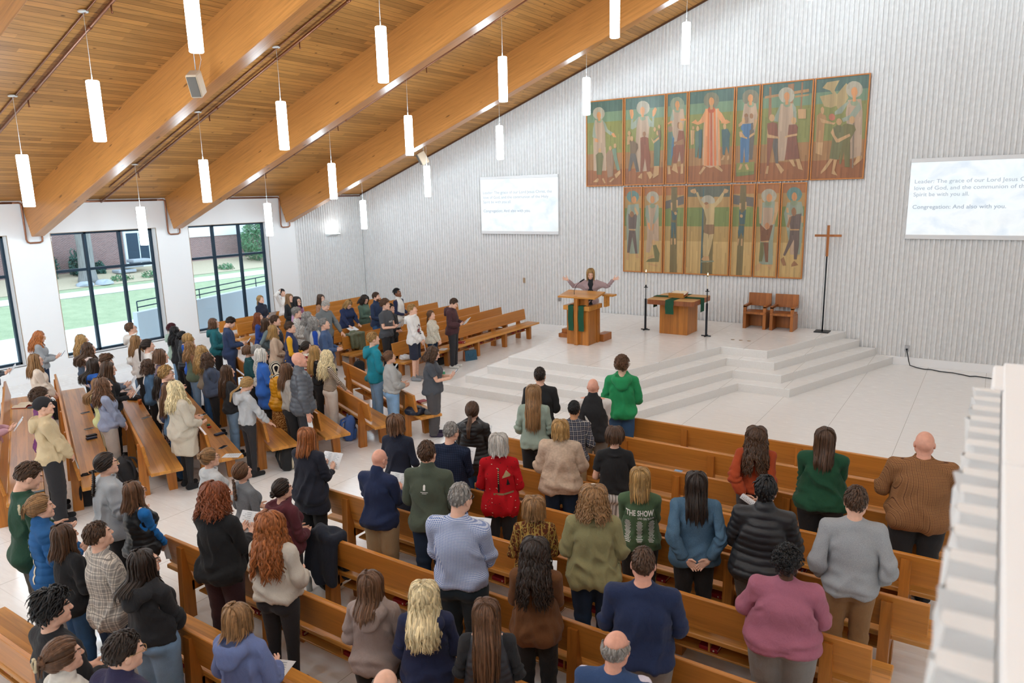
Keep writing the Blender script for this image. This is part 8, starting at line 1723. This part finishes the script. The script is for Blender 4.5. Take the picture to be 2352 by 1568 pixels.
def lump(name, loc, rz, r, col, lab, cat, seed, hood=None, parts=None):
    """crumpled cloth: several soft folds merged"""
    g = SDF(axis(-r[0]*1.6, r[0]*1.6, .013, []), axis(-r[1]*1.6, r[1]*1.6, .013, []), axis(-.01, r[2]*2.2, .013, [])); q = np.random.default_rng(seed)
    g.ell((0, 0, r[2]*.35), (r[0], r[1], r[2]*.75), .03)
    for _ in range(7): a = q.uniform(-.75, .75, 2); g.cone((a[0]*r[0], a[1]*r[1], r[2]*q.uniform(.4, .9)), (q.uniform(-.8, .8)*r[0], q.uniform(-.8, .8)*r[1], r[2]*q.uniform(.2, .8)), .035, .025, .02)
    g.clip(lambda X, Y, Z: .003-Z+0*X+0*Y); P, Fq = g.mesh(1); N = normals(P, Fq); P = P+N*(np.abs(wave(P, seed, (26, 26, 22)))*.012)[:, None]; P[:, 2] = np.maximum(P[:, 2], .003)
    return tag(link(name, np_mesh(name, P, Fq, [pat_mat(col)], attrs={'rest': P}), None, loc, rz), lab, cat)
def drape(name, loc, rz, W, zt, drop_f, drop_b, col, lab, seed):
    """a coat hung over a pew back: two hanging sides joined over the top rail, with hood"""
    g = SDF(axis(-W*.9, W*.9, .014, []), axis(-.25, .22, .014, []), axis(zt-max(drop_f, drop_b)-.05, zt+.20, .014, []))
    q = np.random.default_rng(seed)
    for i in range(7):
        x = -W*.5+W*i/6; g.cone((x, -.075, zt-.01), (x+q.normal(0, .02), -.10, zt-drop_b*(1+q.normal(0, .12))), .034, .05, .06); g.cone((x, .075, zt-.01), (x+q.normal(0, .02), .11, zt-drop_f*(1+q.normal(0, .12))), .034, .05, .06); g.cone((x, -.075, zt), (x, .075, zt), .034, .034, .05)
    g.ell((0, -.06, zt+.03), (W*.32, .07, .06), .03); P, Fq = g.mesh(1); P = P+normals(P, Fq)*(wave(P, seed, (24, 18, 9))*.014)[:, None]
    # hang clear of the plank
    return tag(link(name, np_mesh(name, P-np.array((0, 0, zt)), Fq, [pat_mat(col)], attrs={'rest': P}), None, (loc[0], loc[1], zt), rz), lab, 'coat')
backpack((9.08, -14.86, 0), -1.9, '#1d1d20', '#232327', 'black backpack on the floor by the end of the pew behind the capped man', 1.05)
backpack((8.74, -14.02, 0), -.8, '#3a3b3f', '#4a4b50', 'dark grey backpack at the foot of the seat by the lavender sweatshirt', 1.0, .3)
backpack((10.45, -12.42, 0), 2.6, '#1c1c1e', '#cfc5ac', 'black and cream backpack under the pew end beside the bowed blond person', .95, .1)
backpack((10.25, -10.85, 0), 2.5, '#4a6cae', '#4467a8', 'blue backpack on the floor between two pew ends in the middle block', 1.0, .15, [(.06, .16)])
backpack((8.80, -6.72, 0), .55, '#77766f', '#7f7e77', 'grey backpack with orange tags beside the young man in shorts', 1.05, -.05, [(-.06, .12), (.05, .22)])
backpack((7.95, -5.35, 0), 1.2, '#1b1b1d', '#222225', 'black bag on the floor behind the person looking at a phone', .8)
backpack((6.95, -7.3, 0), .9, '#1d1e22', '#26272b', 'black backpack on the floor left of the turquoise hoodie', .9)
backpack((13.86, -14.62, 0), 2.9, '#1a1a1c', '#202022', 'black backpack with a water bottle under the maroon-hooded person\'s pew', 1.0)
backpack((3.95, -12.98, 0), .3, '#1b1b1e', '#222226', 'black backpack on the floor before the capped man\'s neighbour', .9)
backpack((16.87, -13.42, .0), .2, '#3f3f44', '#55555a', 'small grey bag by the seat behind the olive knit sweater', .6)
def bottle(loc, c1, lab):
    o = empty('water_bottle', loc, 0, lab, 'bottle'); b = MB(); b.lathe([(.0, 0), (.033, .002), (.034, .15), (.022, .175), (.0, .176)], 16); b.build('flask', c1, o); b = MB(); b.lathe([(.020, .172), (.020, .20), (0, .202)], 12); b.build('cap', M_['canopy'], o); return o
bottle((8.98, -6.50, 0), solid('bottle_green', '#3f8f6a', .35), 'green water bottle beside the grey backpack with orange tags')
bottle((13.72, -14.76, 0), solid('bottle_clear', '#b9c2c6', .2), 'clear water bottle beside the black backpack by the maroon hoodie')
h = empty('handbag', (8.36, -4.62, 0), 1.15, 'blue and tan leather handbag on the floor before the back-left front pew', 'bag')
b = MB(); b.prism([(-.19, 0), (.19, 0), (.165, .27), (-.165, .27)], -.05, .05, 'y'); b.build('body', solid('bag_blue', '#2f5870', .5), h)
b = MB(); b.prism([(-.055, .005), (.055, .005), (.03, .265), (-.03, .265)], -.195, -.175, 'x'); b.build('side_gusset', solid('bag_tan', '#a5623a', .5), h)
b = MB(); b.tube([(-.08, -.055, .2), (-.07, -.07, .13), (-.03, -.075, .09), (.03, -.075, .09), (.07, -.07, .13), (.08, -.055, .2)], .007, 8); b.build('handle', bpy.data.materials['bag_blue'], h)
lump('white_bag', (8.1, -6.86, SEAT), .2, (.14, .12, .10), '#d5d8dc', 'white and navy bag on the pew end by the young man in shorts', 'bag', 3)
drape('olive_coat', (6.155, -6.6, 0), -math.pi/2, .42, .87, .34, .40, 'puffer:#5f6650', 'olive quilted coat hung over the pew end near the turquoise hoodie', 4)
drape('dark_coat', (14.22, -14.87, 0), 0, .34, .87, .5, .42, '#1d2433', 'black and navy coat hung over the pew back beside the maroon hoodie', 5)
lump('navy_jacket', (11.28, -10.15, SEAT), .3, (.19, .15, .13), 'puffer:#1c2233', 'crumpled navy jacket on the front slanting pew end', 'jacket', 6)
c = lump('flat_cap', (11.5, -10.02, SEAT), .5, (.10, .09, .05), '#55575a', 'grey cap with sunglasses on the front slanting pew end', 'cap', 7)
lump('grey_jacket', (13.62, -13.72, SEAT), .2, (.20, .13, .11), '#5b5f5e', 'grey rolled jacket on the seat left of the bald man in navy', 'jacket', 8)
lump('black_coat', (13.25, -15.28, .0), .4, (.30, .22, .34), 'puffer:#1b1b1d', 'black coat heaped over a bag at the pew end by the burgundy trousers', 'coat', 9)
lump('black_cloth', (5.6, -12.2, SEAT), .3, (.15, .11, .05), '#1c1c1f', 'black cloth lying on the pew beside the black sweater', 'cloth', 10)
def flat(name, loc, rz, sx, sy, sz, mats, lab, cat, grp=None, extra=None):
    o = empty(name, loc, rz, lab, cat, grp); b = MB(); b.box(-sx, sx, -sy, sy, 0, sz, .003); b.build('body', mats[0], o)
    if len(mats) > 1: b = MB(); b.box(-sx*.92, sx*.92, -sy*.94, sy*.94, sz, sz+.0008, 0); b.build('screen' if cat == 'phone' else 'face', mats[1], o)
    return o
SCR = solid('dark_screen', '#15181d', .12); CASE = {k: solid('case_'+k, h_, .4) for k, h_ in dict(silver='#a9adb2', navy='#27304a', black='#1d1d20', white='#d5d7d9').items()}
L22 = -math.radians(22.5)
for (x, y, c_, lab) in ((5.73, -13.21, 'silver', 'silver phone on the pew seat under the blue hoodie'), (6.82, -13.68, 'white', 'white phone on the pew seat behind the lavender sweatshirt'), (4.76, -11.86, 'silver', 'phone on the pew seat near the leaflet by the black sweater'),
        (7.08, -12.8, 'white', 'white phone with a pen on the pew before the lavender sweatshirt'), (7.87, -12.17, 'white', 'white phone on the pew left of the beige cardigan'), (9.16, -12.71, 'navy', 'dark blue glasses case on the pew right of the beige cardigan'),
        (9.78, -13.07, 'silver', 'patterned phone near the end of the pew by the beige cardigan'), (9.12, -15.51, 'black', 'black phone on the rearmost slanting pew by the green coat'), (7.28, -13.87, 'black', 'black glasses case on the pew seat, left one of the pair'), (7.42, -13.94, 'navy', 'navy glasses case on the pew seat, right one of the pair'),
        (17.92, -13.78, 'black', 'black phone on the seat right of the navy T-shirt'), (9.05, -14.70, 'black', 'black case on the pew end behind the dark braid')):
    flat('glasses_case' if 'case' in lab else 'phone', (x, y, SEAT), L22+rng.normal(0, .3)+math.pi/2*.2, .038, .078, .009 if 'case' not in lab else .03, [CASE[c_], SCR] if 'case' not in lab else [CASE[c_]], lab, 'phone' if 'case' not in lab else 'case')
b = MB(); b.tube([(-.07, 0, .006), (.07, 0, .006)], .004, 6); tag(b.build('pen', M_['black'], None, (7.0, -12.68, SEAT), .4), 'black pen beside the white phone before the lavender sweatshirt', 'pen')
o = link('open_book', bookmesh.mesh('open_book', [M_['pages'], M_['red']]), None, (4.1, -13.57, SEAT), -.9); tag(o, 'open book on the rearmost slanting pew by the purple top', 'book')
for (x, y, rz, lab) in ((8.16, -4.73, .4, 'red hymnal lying on the long front pew behind the maroon hoodie'), (10.91, -9.6, -.3, 'red hymnal lying on the front slanting pew')):
    tag(link('hymnal', HYM, None, (x, y, SEAT), rz), lab, 'book')
def sheet(x, y, z, rz, lab, w_=.09, h_=.13):
    b = MB(); b.add([(-w_, -h_, .002), (w_, -h_, .004), (w_, h_, .002), (-w_, h_, .005)], [(0, 1, 2, 3)]); b.add([(-w_, -h_, .0), (w_, -h_, .002), (w_, h_, .0), (-w_, h_, .003)], [(3, 2, 1, 0)])
    for r in range(6): b.add([(-w_*.8, h_*.7-r*.03, .006), (w_*(.3+.1*(r % 4)), h_*.7-r*.03, .006), (w_*(.3+.1*(r % 4)), h_*.7-r*.03+.006, .006), (-w_*.8, h_*.7-r*.03+.006, .006)], [(0, 1, 2, 3)], 1)
    return tag(b.build('leaflet', [M_['paper'], bpy.data.materials['print_grey']], None, (x, y, z), rz), lab, 'leaflet')
sheet(4.18, -11.61, SEAT, -.4, 'white leaflet on the pew seat beyond the black sweater'); sheet(10.24, -13.23, SEAT, -1.0, 'white leaflet on the pew end right of the beige cardigan')
sheet(8.19, -5.53, SEAT, .3, 'white leaflet on the long front pew left of the maroon hoodie'); sheet(15.12, -16.26, SEAT, .4, 'white leaflet on the pew seat beside the lavender hoodie')
b = MB(); b.lathe([(0, 0), (.03, .001), (.036, .10), (.034, .10), (.030, .06), (0, .06)], 18); tag(b.build('drink_cup', solid('cup_amber', '#b5622c', .2), None, (6.1, -12.35, SEAT)), 'amber drink cup on the pew seat by the cream sweatshirt', 'cup')
for (x, y, hx, lab, r, hh) in ((8.11, -12.34, '#c9ced2', 'clear jar on the pew beside the beige cardigan', .032, .09), (8.55, -12.50, '#1f7a58', 'small green tin on the pew beside the beige cardigan', .028, .03), (8.66, -12.56, '#b3261c', 'red jar lid on the pew beside the beige cardigan', .034, .025), (7.96, -12.25, '#a0235c', 'small magenta pouch on the pew beside the beige cardigan', .03, .03)):
    b = MB(); b.lathe([(0, 0), (r, .001), (r, hh*.85), (r*.9, hh), (0, hh)], 16); tag(b.build('jar' if 'jar on' in lab else 'lid' if 'lid' in lab else 'tin' if 'tin' in lab else 'pouch', solid('pot_'+hx[1:], hx, .35), None, (x, y, SEAT)), lab, 'container')
b = MB(); b.box(-.05, .05, -.03, .03, 0, .001, 0); tag(b.build('sticky_note', solid('note_blue', '#6fa3d0', .8), None, (16.72, -11.33, .852), 0), 'small blue note on the top edge of a pew back', 'note')
